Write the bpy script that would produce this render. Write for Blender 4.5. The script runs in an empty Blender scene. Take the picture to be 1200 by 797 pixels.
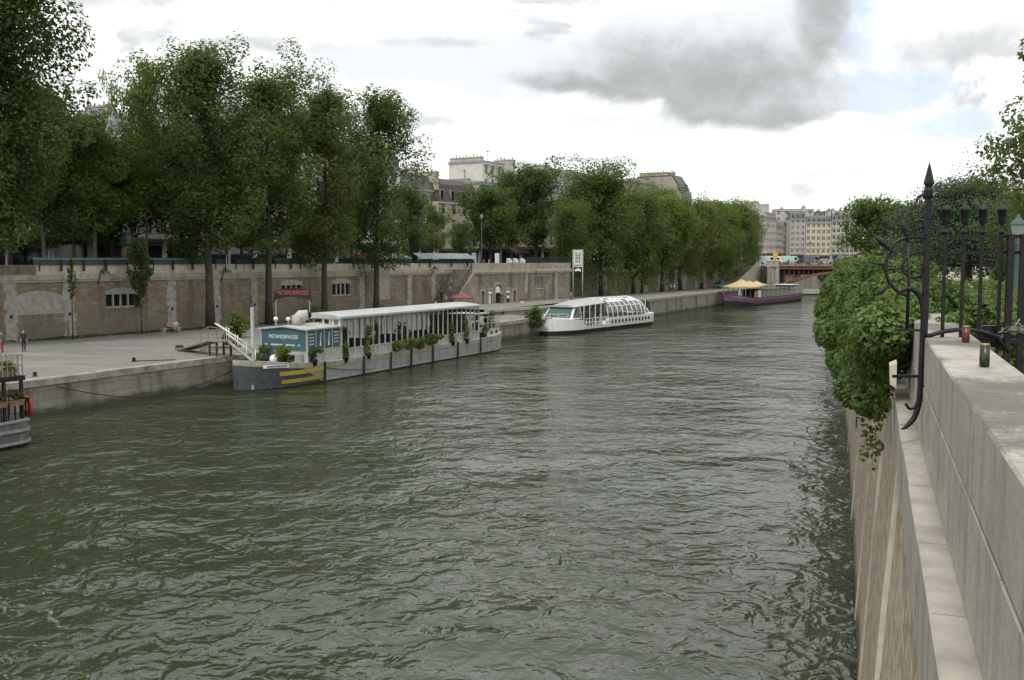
import bpy, bmesh, math, random
import numpy as np
from mathutils import Vector, Matrix, Quaternion
R = math.radians
scene = bpy.context.scene
scene.cycles.max_bounces = 14; scene.cycles.diffuse_bounces = 7; scene.cycles.transmission_bounces = 10; scene.cycles.transparent_max_bounces = 12
C = scene.collection
random.seed(7)

# ------------------------------------------------------------------ camera
CAMZ = 9.8
TH = math.atan(93.5 / 1200)
cam_d = bpy.data.cameras.new("camera")
cam = bpy.data.objects.new("camera", cam_d)
C.objects.link(cam)
cam.location = (0, 0, CAMZ)
cam.rotation_euler = (R(90) - TH, 0, 0)
cam_d.sensor_width = 36
cam_d.lens = 36.0
cam_d.clip_start = 0.1
cam_d.clip_end = 6000
scene.camera = cam

def ray(px, py):
    u = (px - 600) / 1200.0
    v = (398.5 - py) / 1200.0
    ct, st = math.cos(TH), math.sin(TH)
    return Vector((u, ct + v * st, -st + v * ct))
def gnd(px, py, z):
    """point of the level z that was measured at this place of the photograph"""
    d = ray(px, py)
    t = (z - CAMZ) / d.z
    return Vector((d.x * t, d.y * t, z))
def atY(px, py, Y):
    d = ray(px, py)
    t = Y / d.y
    return Vector((d.x * t, Y, CAMZ + d.z * t))

# ------------------------------------------------------------------ lines of the place
# foot of the tall left embankment wall: origin, direction along, direction to the land
W0 = Vector((-46.0, 94.7, 0)); UW = Vector((.520, .854, 0)).normalized(); NW = Vector((-UW.y, UW.x, 0))
WANG = math.atan2(UW.y, UW.x)
def Wp(s, off, z=0): return W0 + UW * s + NW * off + Vector((0, 0, z))
def wall_s(px, off=0.0):
    u = (px - 600) / 1200.0
    o = W0 + NW * off
    # (o.x + s*ux) = u*(o.y + s*uy)
    return (u * o.y - o.x) / (UW.x - u * UW.y)
# waterline of the left quay
Q0 = Vector((-22.1, 80.5, 0)); UQ = Vector((.4294, .9031, 0)).normalized(); NQ = Vector((-UQ.y, UQ.x, 0))
QANG = math.atan2(UQ.y, UQ.x)
def Qp(s, off=0, z=0): return Q0 + UQ * s + NQ * off + Vector((0, 0, z))
def quay_s(px, off=0.0):
    u = (px - 600) / 1200.0
    o = Q0 + NQ * off
    return (u * o.y - o.x) / (UQ.x - u * UQ.y)

# ------------------------------------------------------------------ helpers
class MB:
    """collects shapes, then links them as ONE mesh object"""
    def __init__(self): self.v = []; self.f = []; self.m = []; self.sm = []
    def add(self, vs, fs, mi=0, smooth=False):
        b = len(self.v)
        self.v += [tuple(p) for p in vs]
        for f in fs:
            self.f.append([i + b for i in f]); self.m.append(mi); self.sm.append(smooth)
        return self
    def box(self, c, s, mi=0, rz=0, M=None):
        x, y, z = s[0] / 2, s[1] / 2, s[2] / 2
        vs = [Vector(p) for p in ((-x,-y,-z),(x,-y,-z),(x,y,-z),(-x,y,-z),(-x,-y,z),(x,-y,z),(x,y,z),(-x,y,z))]
        if rz: vs = [Matrix.Rotation(rz, 3, 'Z') @ p for p in vs]
        if M is not None: vs = [M @ p for p in vs]
        vs = [p + Vector(c) for p in vs]
        return self.add(vs, [(3,2,1,0),(4,5,6,7),(0,1,5,4),(1,2,6,5),(2,3,7,6),(3,0,4,7)], mi)
    def bx(self, x0, x1, y0, y1, z0, z1, mi=0):
        return self.box(((x0+x1)/2, (y0+y1)/2, (z0+z1)/2), (x1-x0, y1-y0, z1-z0), mi)
    def bar(self, a, b, w, h=None, mi=0, up=(0,0,1)):
        """a rectangular bar from a to b"""
        a = Vector(a); b = Vector(b); h = h or w
        d = (b - a); L = d.length
        if L < 1e-6: return self
        d.normalize(); u = Vector(up)
        if abs(d.dot(u)) > .98: u = Vector((0, 1, 0))
        s = d.cross(u).normalized(); t = s.cross(d)
        vs = []
        for p in (a, b):
            for i, j in ((-1,-1),(1,-1),(1,1),(-1,1)): vs.append(p + s * (i*w/2) + t * (j*h/2))
        return self.add(vs, [(0,1,2,3),(7,6,5,4),(0,4,5,1),(1,5,6,2),(2,6,7,3),(3,7,4,0)], mi)
    def tube(self, pts, r, n=8, mi=0, cap=True, smooth=True, closed=False):
        pts = [Vector(p) for p in pts]
        rs = r if isinstance(r, (list, tuple)) else [r] * len(pts)
        N = len(pts); base = []
        prev = None
        for i, p in enumerate(pts):
            if closed: d = pts[(i+1) % N] - pts[i-1]
            else: d = pts[min(i+1, N-1)] - pts[max(i-1, 0)]
            d.normalize()
            if prev is None:
                u = Vector((0,0,1)) if abs(d.z) < .9 else Vector((1,0,0))
                u = (u - d * u.dot(d)).normalized()
            else:
                u = prev - d * prev.dot(d)
                u = u.normalized() if u.length > 1e-6 else Vector((1,0,0))
            prev = u; w = d.cross(u)
            base.append([p + (u * math.cos(2*math.pi*k/n) + w * math.sin(2*math.pi*k/n)) * rs[i] for k in range(n)])
        vs = [q for ring in base for q in ring]; fs = []
        for i in range(N if closed else N - 1):
            j = (i + 1) % N
            for k in range(n):
                fs.append((i*n+k, i*n+(k+1)%n, j*n+(k+1)%n, j*n+k))
        if cap and not closed:
            fs.append(tuple(range(n-1, -1, -1))); fs.append(tuple((N-1)*n+k for k in range(n)))
        return self.add(vs, fs, mi, smooth)
    def loft(self, rings, mi=0, cap=True, smooth=False, close=True):
        n = len(rings[0]); vs = [q for r in rings for q in r]; fs = []
        for i in range(len(rings)-1):
            for k in range(n if close else n-1):
                fs.append((i*n+k, i*n+(k+1)%n, (i+1)*n+(k+1)%n, (i+1)*n+k))
        if cap:
            fs.append(tuple(range(n-1,-1,-1))); fs.append(tuple((len(rings)-1)*n+k for k in range(n)))
        return self.add(vs, fs, mi, smooth)
    def lathe(self, prof, c=(0,0,0), n=12, mi=0, smooth=True):
        c = Vector(c)
        rings = [[c + Vector((r*math.cos(2*math.pi*k/n), r*math.sin(2*math.pi*k/n), z)) for k in range(n)] for r, z in prof]
        return self.loft(rings, mi, True, smooth)
    def prism(self, poly, z0, z1, mi=0):
        n = len(poly)
        vs = [(x, y, z0) for x, y in poly] + [(x, y, z1) for x, y in poly]
        fs = [tuple(range(n-1,-1,-1)), tuple(range(n, 2*n))] + [(k, (k+1)%n, n+(k+1)%n, n+k) for k in range(n)]
        return self.add(vs, fs, mi)
    def ball(self, c, r, mi=0, n=10, m=6, M=None):
        c = Vector(c); rr = r if isinstance(r, (tuple, list)) else (r, r, r)
        rings = []
        for i in range(m+1):
            a = -math.pi/2 + math.pi*i/m
            ca = max(math.cos(a), .02)
            ring = [Vector((rr[0]*ca*math.cos(2*math.pi*k/n), rr[1]*ca*math.sin(2*math.pi*k/n), rr[2]*math.sin(a))) for k in range(n)]
            if M is not None: ring = [M @ p for p in ring]
            rings.append([c + p for p in ring])
        return self.loft(rings, mi, True, True)
    def build(self, name, mats, parent=None, loc=(0,0,0), rz=0, fix=True):
        me = bpy.data.meshes.new(name)
        me.from_pydata(self.v, [], self.f)
        if not isinstance(mats, (list, tuple)): mats = [mats]
        for m in mats: me.materials.append(m)
        me.polygons.foreach_set("material_index", self.m)
        me.polygons.foreach_set("use_smooth", self.sm)
        if fix:
            bm = bmesh.new(); bm.from_mesh(me)
            bmesh.ops.recalc_face_normals(bm, faces=bm.faces[:])
            bm.to_mesh(me); bm.free()
        me.update()
        o = bpy.data.objects.new(name, me)
        C.objects.link(o)
        o.location = loc; o.rotation_euler = (0, 0, rz)
        if parent is not None: o.parent = parent
        return o

def tag(o, label=None, cat=None, group=None, kind=None):
    if label: o["label"] = label
    if cat: o["category"] = cat
    if group: o["group"] = group
    if kind: o["kind"] = kind
    return o
def thing(name, label, cat, loc=(0,0,0), rz=0, group=None):
    o = bpy.data.objects.new(name, None); C.objects.link(o)
    o.empty_display_size = .3
    o.location = loc; o.rotation_euler = (0, 0, rz)
    return tag(o, label, cat, group)
KIDS = {}
def children(o): return [c for c in C.objects if c.parent is o]
def copy_tree(o, parent=None, kids=None):
    c = o.copy(); C.objects.link(c)
    if parent is not None: c.parent = parent
    for ch in list(o.children): copy_tree(ch, c)
    return c
def dup(o, loc, rz=0, label=None, group=None, sc=None):
    c = copy_tree(o)
    c.location = loc; c.rotation_euler = (0, 0, rz)
    if sc is not None: c.scale = (sc, sc, sc) if not isinstance(sc, tuple) else sc
    if label: c["label"] = label
    if group: c["group"] = group
    return c

def text_mesh(name, body, mat, parent, size, loc, rot, extrude=.006, align='CENTER', sx=1.0):
    cu = bpy.data.curves.new(name, 'FONT')
    cu.body = body; cu.size = size; cu.extrude = extrude
    cu.align_x = align; cu.align_y = 'CENTER'
    cu.resolution_u = 2
    tmp = bpy.data.objects.new(name, cu); C.objects.link(tmp)
    dg = bpy.context.evaluated_depsgraph_get()
    me = bpy.data.meshes.new_from_object(tmp.evaluated_get(dg))
    bpy.data.objects.remove(tmp); bpy.data.curves.remove(cu)
    me.materials.clear(); me.materials.append(mat)
    o = bpy.data.objects.new(name, me); C.objects.link(o)
    o.parent = parent; o.location = loc; o.rotation_euler = rot; o.scale = (sx, 1, 1)
    return o

# ------------------------------------------------------------------ materials
class NT:
    def __init__(self, tree): self.t = tree; self.n = tree.nodes; self.l = tree.links
    def node(self, typ, **kw):
        x = self.n.new(typ)
        for k, v in kw.items():
            if hasattr(x, k): setattr(x, k, v)
        return x
    def set(self, sock, v):
        if isinstance(v, bpy.types.NodeSocket): self.l.new(v, sock)
        else: sock.default_value = v
    def math(self, op, a, b=None, c=None, clamp=False):
        x = self.n.new('ShaderNodeMath'); x.operation = op; x.use_clamp = clamp
        self.set(x.inputs[0], a)
        if b is not None: self.set(x.inputs[1], b)
        if c is not None: self.set(x.inputs[2], c)
        return x.outputs[0]
    def mix(self, f, a, b, blend='MIX'):
        x = self.n.new('ShaderNodeMix'); x.data_type = 'RGBA'; x.blend_type = blend
        self.set(x.inputs[0], f); self.set(x.inputs[6], a if isinstance(a, bpy.types.NodeSocket) else (*a[:3], 1)); self.set(x.inputs[7], b if isinstance(b, bpy.types.NodeSocket) else (*b[:3], 1))
        return x.outputs[2]
    def ramp(self, f, lo, hi):
        x = self.n.new('ShaderNodeMapRange'); x.interpolation_type = 'SMOOTHSTEP'
        self.set(x.inputs[0], f); x.inputs[1].default_value = lo; x.inputs[2].default_value = hi
        return x.outputs[0]
    def noise(self, vec, scale, detail=4, rough=.55, dist=0.0):
        x = self.n.new('ShaderNodeTexNoise')
        if vec is not None: self.l.new(vec, x.inputs['Vector'])
        x.inputs['Scale'].default_value = scale; x.inputs['Detail'].default_value = detail
        x.inputs['Roughness'].default_value = rough; x.inputs['Distortion'].default_value = dist
        return x.outputs['Fac']
    def mapping(self, vec, scale=(1,1,1), loc=(0,0,0), rot=(0,0,0)):
        x = self.n.new('ShaderNodeMapping'); self.l.new(vec, x.inputs[0])
        x.inputs['Scale'].default_value = scale; x.inputs['Location'].default_value = loc; x.inputs['Rotation'].default_value = rot
        return x.outputs[0]
    def coord(self, kind='Object'):
        return self.n.new('ShaderNodeTexCoord').outputs[kind]
    def bump(self, h, strength=.3, dist=.02):
        x = self.n.new('ShaderNodeBump'); self.l.new(h, x.inputs['Height'])
        x.inputs['Strength'].default_value = strength; x.inputs['Distance'].default_value = dist
        return x.outputs[0]
def new_mat(name):
    m = bpy.data.materials.new(name); m.use_nodes = True
    nt = NT(m.node_tree); b = m.node_tree.nodes['Principled BSDF']
    return m, nt, b
MC = {}
def mat(name, col, rough=.7, metal=0.0, var=.18, scale=3.0, bump=.0, spec=.4, dirt=None, dirt_scale=1.2, dirt_amt=.5, streak=False):
    """painted / plain surface with mild uneven colour and optional stains"""
    if name in MC: return MC[name]
    m, nt, b = new_mat(name)
    co = nt.coord()
    n = nt.noise(co, scale, 5, .6)
    c0 = tuple(min(1, c * (1 - var)) for c in col); c1 = tuple(min(1, c * (1 + var)) for c in col)
    out = nt.mix(nt.ramp(n, .3, .7), c0, c1)
    if dirt is not None:
        v = nt.mapping(co, (1, 1, .18)) if streak else co
        d = nt.noise(v, dirt_scale, 6, .65)
        out = nt.mix(nt.math('MULTIPLY', nt.ramp(d, .48, .72), dirt_amt), out, dirt)
    nt.l.new(out, b.inputs['Base Color'])
    b.inputs['Roughness'].default_value = rough; b.inputs['Metallic'].default_value = metal
    b.inputs['Specular IOR Level'].default_value = spec
    if bump: nt.l.new(nt.bump(nt.noise(co, scale * 6, 5, .6), bump, .02), b.inputs['Normal'])
    MC[name] = m
    return m

def masonry(name, brick_w, brick_h, cols, mortar, patch=None, patch_scale=.35, patch_lo=.48, patch_hi=.62, stain=(.05,.05,.035), stain_amt=.5, foot=None, top_axis='XZ', bump=.6, streak_scale=1.0):
    """rubble / coursed stone in local x-z; foot = (z0, z1, colour): damp band with algae near the water or the ground"""
    m, nt, b = new_mat(name)
    co = nt.coord()
    sx = nt.node('ShaderNodeSeparateXYZ'); nt.l.new(co, sx.inputs[0])
    cx = nt.node('ShaderNodeCombineXYZ')
    nt.l.new(nt.math('ADD', sx.outputs[0], nt.math('MULTIPLY', sx.outputs[1], .83)), cx.inputs[0]); nt.l.new(sx.outputs[2], cx.inputs[1])
    # wobble courses a little
    wob = nt.noise(co, 1.3, 3)
    wv = nt.node('ShaderNodeVectorMath', operation='MULTIPLY_ADD')
    w2 = nt.node('ShaderNodeCombineXYZ'); nt.l.new(wob, w2.inputs[0]); nt.l.new(wob, w2.inputs[1])
    nt.l.new(w2.outputs[0], wv.inputs[0]); wv.inputs[1].default_value = (brick_w*.5, brick_h*.6, 0); nt.l.new(cx.outputs[0], wv.inputs[2])
    bt = nt.node('ShaderNodeTexBrick'); nt.l.new(wv.outputs[0], bt.inputs['Vector'])
    bt.inputs['Scale'].default_value = 1; bt.inputs['Brick Width'].default_value = brick_w; bt.inputs['Row Height'].default_value = brick_h
    bt.inputs['Mortar Size'].default_value = brick_h * .06; bt.inputs['Mortar Smooth'].default_value = .6
    bt.inputs['Color1'].default_value = (*cols[0], 1); bt.inputs['Color2'].default_value = (*cols[1], 1); bt.inputs['Mortar'].default_value = (*mortar, 1)
    out = bt.outputs[0]
    if patch is not None:
        p = nt.noise(co, patch_scale, 6, .62, .3)
        pc = nt.mix(nt.noise(co, 5, 4), tuple(c*.75 for c in patch), tuple(c*1.25 for c in patch))
        out = nt.mix(nt.math('MULTIPLY', nt.ramp(p, patch_lo, patch_hi), .85), out, pc)
    fine = nt.noise(co, 7, 6, .7)
    grain = nt.noise(co, 38, 4, .75)
    out = nt.mix(nt.math('MULTIPLY', nt.ramp(fine, .35, .75), .3), out, tuple(min(1, c*1.5) for c in mortar))
    st = nt.noise(nt.mapping(co, (streak_scale, streak_scale, .12)), .9, 6, .65)
    out = nt.mix(nt.math('MULTIPLY', nt.ramp(st, .46, .72), stain_amt), out, stain)
    if foot:
        fz = nt.math('ADD', sx.outputs[2], nt.math('MULTIPLY', nt.math('SUBTRACT', nt.noise(co, .8, 5), .5), (foot[1]-foot[0])*1.6))
        f = nt.math('SUBTRACT', 1.0, nt.ramp(fz, foot[0], foot[1]))
        out = nt.mix(nt.math('MULTIPLY', f, .85), out, foot[2])
    out = nt.mix(nt.math('MULTIPLY', nt.ramp(grain, .5, .72), .38), out, tuple(c*.4 for c in mortar))
    out = nt.mix(nt.math('MULTIPLY', nt.ramp(grain, .5, .3), .25), out, tuple(min(.7, c*1.5) for c in mortar))
    nt.l.new(out, b.inputs['Base Color']); b.inputs['Roughness'].default_value = .9; b.inputs['Specular IOR Level'].default_value = .25
    hh = nt.math('ADD', nt.math('MULTIPLY', bt.outputs[1], -1.0), nt.math('MULTIPLY', fine, .7))
    nt.l.new(nt.bump(hh, bump, .04), b.inputs['Normal'])
    return m

def leaf_mat(name, c0, c1, trans=.55):
    m, nt, b = new_mat(name)
    g = nt.node('ShaderNodeNewGeometry')
    rnd = g.outputs['Random Per Island']
    big = nt.noise(nt.coord(), .35, 3)
    f = nt.math('ADD', nt.math('MULTIPLY', rnd, .55), nt.math('MULTIPLY', nt.ramp(big, .3, .7), .45))
    col = nt.mix(f, c0, c1)
    nt.l.new(col, b.inputs['Base Color']); b.inputs['Roughness'].default_value = .6; b.inputs['Specular IOR Level'].default_value = .25
    tr = nt.node('ShaderNodeBsdfTranslucent'); nt.l.new(nt.mix(.5, col, (c1[0]*1.3, c1[1]*1.5, c1[2]*.8)), tr.inputs[0])
    ms = nt.node('ShaderNodeMixShader'); ms.inputs[0].default_value = trans
    nt.l.new(b.outputs[0], ms.inputs[1]); nt.l.new(tr.outputs[0], ms.inputs[2])
    nt.l.new(ms.outputs[0], m.node_tree.nodes['Material Output'].inputs[0])
    return m
def glass_mat(name, col=(.02,.025,.03), rough=.05, alpha=None):
    m, nt, b = new_mat(name)
    b.inputs['Base Color'].default_value = (*col, 1); b.inputs['Roughness'].default_value = rough
    b.inputs['Specular IOR Level'].default_value = .6
    if alpha is not None:
        tr = nt.node('ShaderNodeBsdfTransparent'); ms = nt.node('ShaderNodeMixShader'); ms.inputs[0].default_value = alpha
        nt.l.new(tr.outputs[0], ms.inputs[1]); nt.l.new(b.outputs[0], ms.inputs[2])
        nt.l.new(ms.outputs[0], m.node_tree.nodes['Material Output'].inputs[0])
    return m

M = {}
M['wall'] = masonry('wall_stone', .6, .22, ((.29,.24,.17),(.14,.115,.082)), (.33,.30,.24), patch=(.19,.122,.064), patch_scale=.42, patch_lo=.45, patch_hi=.6, stain=(.06,.056,.045), stain_amt=.65, foot=(2.4,5.6,(.17,.16,.125)), bump=1.0)
M['wall2'] = masonry('bastion_stone', .6, .24, ((.25,.215,.16),(.15,.13,.095)), (.27,.24,.19), patch=(.33,.30,.235), patch_scale=.6, patch_lo=.52, patch_hi=.66, stain=(.06,.052,.035), stain_amt=.75, foot=(2.2,4.0,(.12,.115,.085)))
M['band'] = mat('dressed_stone_grey', (.33,.315,.275), .9, var=.2, scale=2, bump=.3, dirt=(.13,.12,.095), dirt_scale=1.1, dirt_amt=.6)
M['cornice'] = mat('cornice_stone', (.36,.33,.27), .9, var=.18, scale=1.5, bump=.25, dirt=(.12,.11,.085), dirt_scale=.6, dirt_amt=.6, streak=True)
M['parapet'] = mat('cream_parapet_stone', (.46,.42,.33), .9, var=.15, scale=1.2, bump=.2, dirt=(.17,.15,.11), dirt_scale=.9, dirt_amt=.55, streak=True)
M['old_parapet'] = mat('soot_dark_parapet_stone', (.17,.15,.12), .9, var=.25, scale=1.5, bump=.3, dirt=(.07,.065,.05), dirt_scale=1, dirt_amt=.6)
M['quaywall'] = masonry('quay_face_stone', 1.6, .55, ((.27,.255,.21),(.22,.21,.175)), (.16,.15,.125), patch=(.17,.155,.125), patch_scale=.5, stain=(.035,.033,.026), stain_amt=.95, streak_scale=.55, foot=(.15,.75,(.028,.03,.02)), bump=.4)
M['dark'] = mat('dark_interior', (.012,.012,.012), .9)
M['iron'] = mat('black_wrought_iron', (.012,.012,.014), .45, metal=.2, var=.4, scale=25, bump=.15, dirt=(.07,.03,.015), dirt_scale=14, dirt_amt=.4)
M['green_box'] = mat('bottle_green_paint', (.018,.052,.042), .5, var=.25, scale=4, dirt=(.05,.06,.05), dirt_scale=3)
M['zinc'] = mat('grey_zinc_sheet', (.24,.27,.28), .5, metal=.3, var=.15, scale=1.5, dirt=(.12,.13,.13), dirt_scale=1)
M['white'] = mat('white_paint', (.74,.74,.71), .45, var=.06, scale=3, dirt=(.4,.38,.33), dirt_scale=2, dirt_amt=.35, streak=True)
M['offwhite'] = mat('weathered_white_paint', (.43,.43,.40), .6, var=.14, scale=3, dirt=(.2,.17,.12), dirt_scale=2.2, dirt_amt=.65, streak=True)
M['palegrey'] = mat('pale_grey_hull_paint', (.34,.35,.35), .55, var=.14, scale=1.4, dirt=(.17,.14,.09), dirt_scale=1.6, dirt_amt=.7, streak=True)
M['darkgrey'] = mat('dark_grey_hull_paint', (.055,.065,.072), .5, var=.2, scale=2, dirt=(.12,.11,.09), dirt_scale=1.5, dirt_amt=.35, streak=True)
M['boot'] = mat('hull_bottom_paint', (.02,.02,.017), .6, var=.3, scale=3, dirt=(.06,.06,.03), dirt_scale=2, dirt_amt=.4)
M['yellow'] = mat('faded_yellow_paint', (.42,.32,.06), .6, var=.2, scale=3, dirt=(.25,.2,.1), dirt_scale=3, dirt_amt=.5)
M['teal'] = mat('teal_banner_canvas', (.045,.105,.12), .6, var=.2, scale=1.5, dirt=(.05,.1,.12), dirt_scale=2)
M['tealdark'] = mat('dark_teal_canvas', (.02,.085,.1), .6)
M['letter'] = mat('white_lettering', (.7,.72,.7), .6, var=.05)
M['redletter'] = mat('red_lettering', (.5,.15,.14), .5, var=.1)
M['maroon'] = mat('dark_maroon_board', (.032,.016,.016), .55)
M['glass'] = glass_mat('window_glass', (.02,.024,.028), .06)
M['clear'] = glass_mat('clear_glass', (.03,.035,.035), .05, alpha=.2)
M['deck'] = mat('boat_deck_grey', (.24,.23,.2), .8, var=.2, scale=2, dirt=(.12,.11,.09), dirt_scale=1.5)
M['wood'] = mat('weathered_planks', (.22,.185,.145), .85, var=.3, scale=6, bump=.3)
M['palewood'] = mat('pale_timber', (.23,.17,.115), .8, var=.25, scale=8, bump=.2)
M['bark'] = mat('grey_brown_bark', (.06,.052,.042), .95, var=.35, scale=4, bump=.8)
M['palebark'] = mat('pale_plane_bark', (.2,.18,.14), .95, var=.35, scale=3, bump=.5, dirt=(.09,.08,.06), dirt_scale=2.5, dirt_amt=.6)
M['leaf_dark'] = leaf_mat('dark_green_leaves', (.050,.082,.024), (.125,.172,.058), .58)
M['leaf_mid'] = leaf_mat('mid_green_leaves', (.062,.098,.026), (.145,.195,.060), .58)
M['leaf_olive'] = leaf_mat('olive_green_leaves', (.080,.106,.034), (.165,.195,.072), .58)
M['leaf_light'] = leaf_mat('light_green_leaves', (.085,.130,.028), (.175,.230,.060), .58)
M['leaf_yellow'] = leaf_mat('yellow_green_leaves', (.10,.13,.03), (.19,.22,.06))
M['leaf_vine'] = leaf_mat('vine_leaves', (.034,.066,.016), (.145,.215,.055), .3)
M['leaf_cedar'] = leaf_mat('cedar_needles', (.026,.046,.024), (.062,.09,.045), .12)
M['leaf_brown'] = leaf_mat('dead_brown_leaves', (.12,.06,.03), (.2,.1,.05))
M['skin'] = mat('skin', (.42,.27,.2), .6, var=.08)
M['hair'] = mat('dark_hair', (.025,.018,.014), .7)
M['navy'] = mat('navy_cloth', (.018,.022,.05), .85)
M['denim'] = mat('blue_denim', (.06,.09,.16), .85)
M['black'] = mat('black_cloth', (.014,.014,.016), .85)
M['whitecloth'] = mat('white_cloth', (.7,.68,.65), .85, var=.08)
M['redcloth'] = mat('red_cloth', (.24,.035,.04), .85)
M['pinkcloth'] = mat('pink_cloth', (.5,.22,.24), .85)
M['bluecloth'] = mat('pale_blue_cloth', (.3,.42,.55), .85)
M['beigecloth'] = mat('beige_cloth', (.42,.36,.27), .85)
M['greencloth'] = mat('green_cloth', (.06,.14,.07), .85)
M['greycloth'] = mat('grey_cloth', (.2,.2,.21), .85)
M['shoe'] = mat('dark_leather', (.02,.016,.014), .5)
# ------------------------------------------------------------------ sky and sun
SUN_EL, SUN_AZ = 56, -162          # degrees; azimuth measured from +Y towards +X: light comes from behind the camera, a little left
world = bpy.data.worlds.new("World"); scene.world = world; world.use_nodes = True
nt = NT(world.node_tree)
for n_ in list(nt.n): nt.n.remove(n_)
sky = nt.node('ShaderNodeTexSky'); sky.sky_type = 'NISHITA'; sky.sun_disc = False
sky.sun_elevation = R(SUN_EL); sky.sun_rotation = R(SUN_AZ); sky.altitude = 50; sky.dust_density = 2.0; sky.air_density = 1.0
d = nt.coord('Generated')
sp = nt.node('ShaderNodeSeparateXYZ'); nt.l.new(d, sp.inputs[0])
X, Y, Z = sp.outputs
az = nt.math('MULTIPLY', nt.math('ARCTAN2', X, Y), 57.29578)
el = nt.math('MULTIPLY', nt.math('ARCSINE', Z), 57.29578)
# cloud layer seen in perspective: direction projected on a level plane
zz = nt.math('ADD', nt.math('MAXIMUM', Z, 0.0), .16)
pv = nt.node('ShaderNodeCombineXYZ')
nt.l.new(nt.math('DIVIDE', X, zz), pv.inputs[0]); nt.l.new(nt.math('DIVIDE', Y, zz), pv.inputs[1])
P = pv.outputs[0]
big = nt.noise(nt.mapping(P, (1,1,1), (3.1, 1.7, 0)), .75, 7, .55, .4)
bil = nt.noise(nt.mapping(P, (1,1,1), (9.3, 4.2, 2)), 2.6, 8, .6, .3)
sph = nt.node('ShaderNodeCombineXYZ'); nt.l.new(az, sph.inputs[0]); nt.l.new(el, sph.inputs[1])
fluff = nt.noise(nt.mapping(sph.outputs[0], (1, 1.35, 1), (0, 0, 3)), .23, 8, .56, .25)
fine = nt.noise(nt.mapping(sph.outputs[0], (1, 1.3, 1), (7, 2, 1)), .75, 7, .6, .2)
UP = 1.3
fluffU = nt.noise(nt.mapping(sph.outputs[0], (1, 1.35, 1), (0, UP*1.35, 3)), .23, 8, .56, .25)
fineU = nt.noise(nt.mapping(sph.outputs[0], (1, 1.3, 1), (7, 2+UP*1.3, 1)), .75, 7, .6, .2)
def field(a, e, ra, re, k=1.5, up=False):
    """one cloud bank: how deep inside it a direction lies; the edge billows. up: the same a little higher in the sky"""
    x = nt.math('DIVIDE', nt.math('SUBTRACT', az, a), ra)
    y = nt.math('DIVIDE', nt.math('SUBTRACT', nt.math('ADD', el, UP if up else 0.0), e), re)
    r = nt.math('ADD', nt.math('MULTIPLY', x, x), nt.math('MULTIPLY', y, y))
    f = nt.math('SUBTRACT', 1.0, nt.math('MULTIPLY', r, .8))
    nz = nt.math('SUBTRACT', nt.math('ADD', nt.math('MULTIPLY', fluffU if up else fluff, .66), nt.math('MULTIPLY', fineU if up else fine, .34)), .5)
    return nt.math('ADD', f, nt.math('MULTIPLY', nz, 2.6 * k))
def blob(a, e, ra, re, k=1.5, lo=-.1, hi=.7): return nt.ramp(field(a, e, ra, re, k), lo, hi)
def mx(a, b): return nt.math('MAXIMUM', a, b)
# clouds: colour (scaled for a background strength of 0.1)
S = 10.0
white = (1.0*S, 1.005*S, 1.0*S); light = (.66*S, .685*S, .70*S); grey = (.33*S, .34*S, .345*S); mid = (.46*S, .475*S, .485*S)
bigU = nt.noise(nt.mapping(P, (.93,.93,1), (3.1, 1.7, 0)), .75, 7, .55, .4)
veil = nt.mix(nt.ramp(nt.math('ADD', big, nt.math('MULTIPLY', nt.math('SUBTRACT', big, bigU), 1.2)), .34, .66), light, white)
# heaped clouds all over: lit on top, greyer underneath
c1 = nt.noise(nt.mapping(sph.outputs[0], (1, 1.7, 1), (31, 0, 5)), .105, 9, .58, .5)
c1U = nt.noise(nt.mapping(sph.outputs[0], (1, 1.7, 1), (31, 2.6, 5)), .105, 9, .58, .5)
lit = nt.ramp(nt.math('SUBTRACT', c1, c1U), -.09, .06)
cum = nt.mix(lit, (.43*S, .45*S, .465*S), white)
base = nt.mix(nt.math('MULTIPLY', nt.ramp(c1, .43, .55), .9), veil, cum)
low = nt.math('SUBTRACT', 1.0, nt.ramp(el, 2.0, 9.0))       # hazier, greyer banks near the horizon
base = nt.mix(nt.math('MULTIPLY', nt.math('MULTIPLY', low, nt.ramp(bil, .42, .62)), .6), base, (.62*S, .645*S, .66*S))
# blue gaps low on the right
gap = mx(blob(19.6, 8.6, 4.2, 1.3, 1.4), mx(blob(23.8, 6.6, 3.0, 1.2, 1.3), mx(blob(18.2, 12.2, 1.5, 2.2, 1.3), blob(-12, 9, 3, 1.0, 1.2))))
skyc = nt.mix(.32, sky.outputs[0], (1.0*S, 1.03*S, 1.06*S))
base = nt.mix(nt.math('MULTIPLY', gap, .85), base, skyc)
# small heaped white clouds in front of the gap
heap = mx(blob(22.5, 4.0, 4.0, 1.5, 1.3, .0, .45), mx(blob(28, 9.5, 4.2, 3.0, 1.3, .0, .5), blob(17.5, 7.0, 2.2, .7, 1.3, .0, .5)))
base = nt.mix(heap, base, white)
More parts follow.
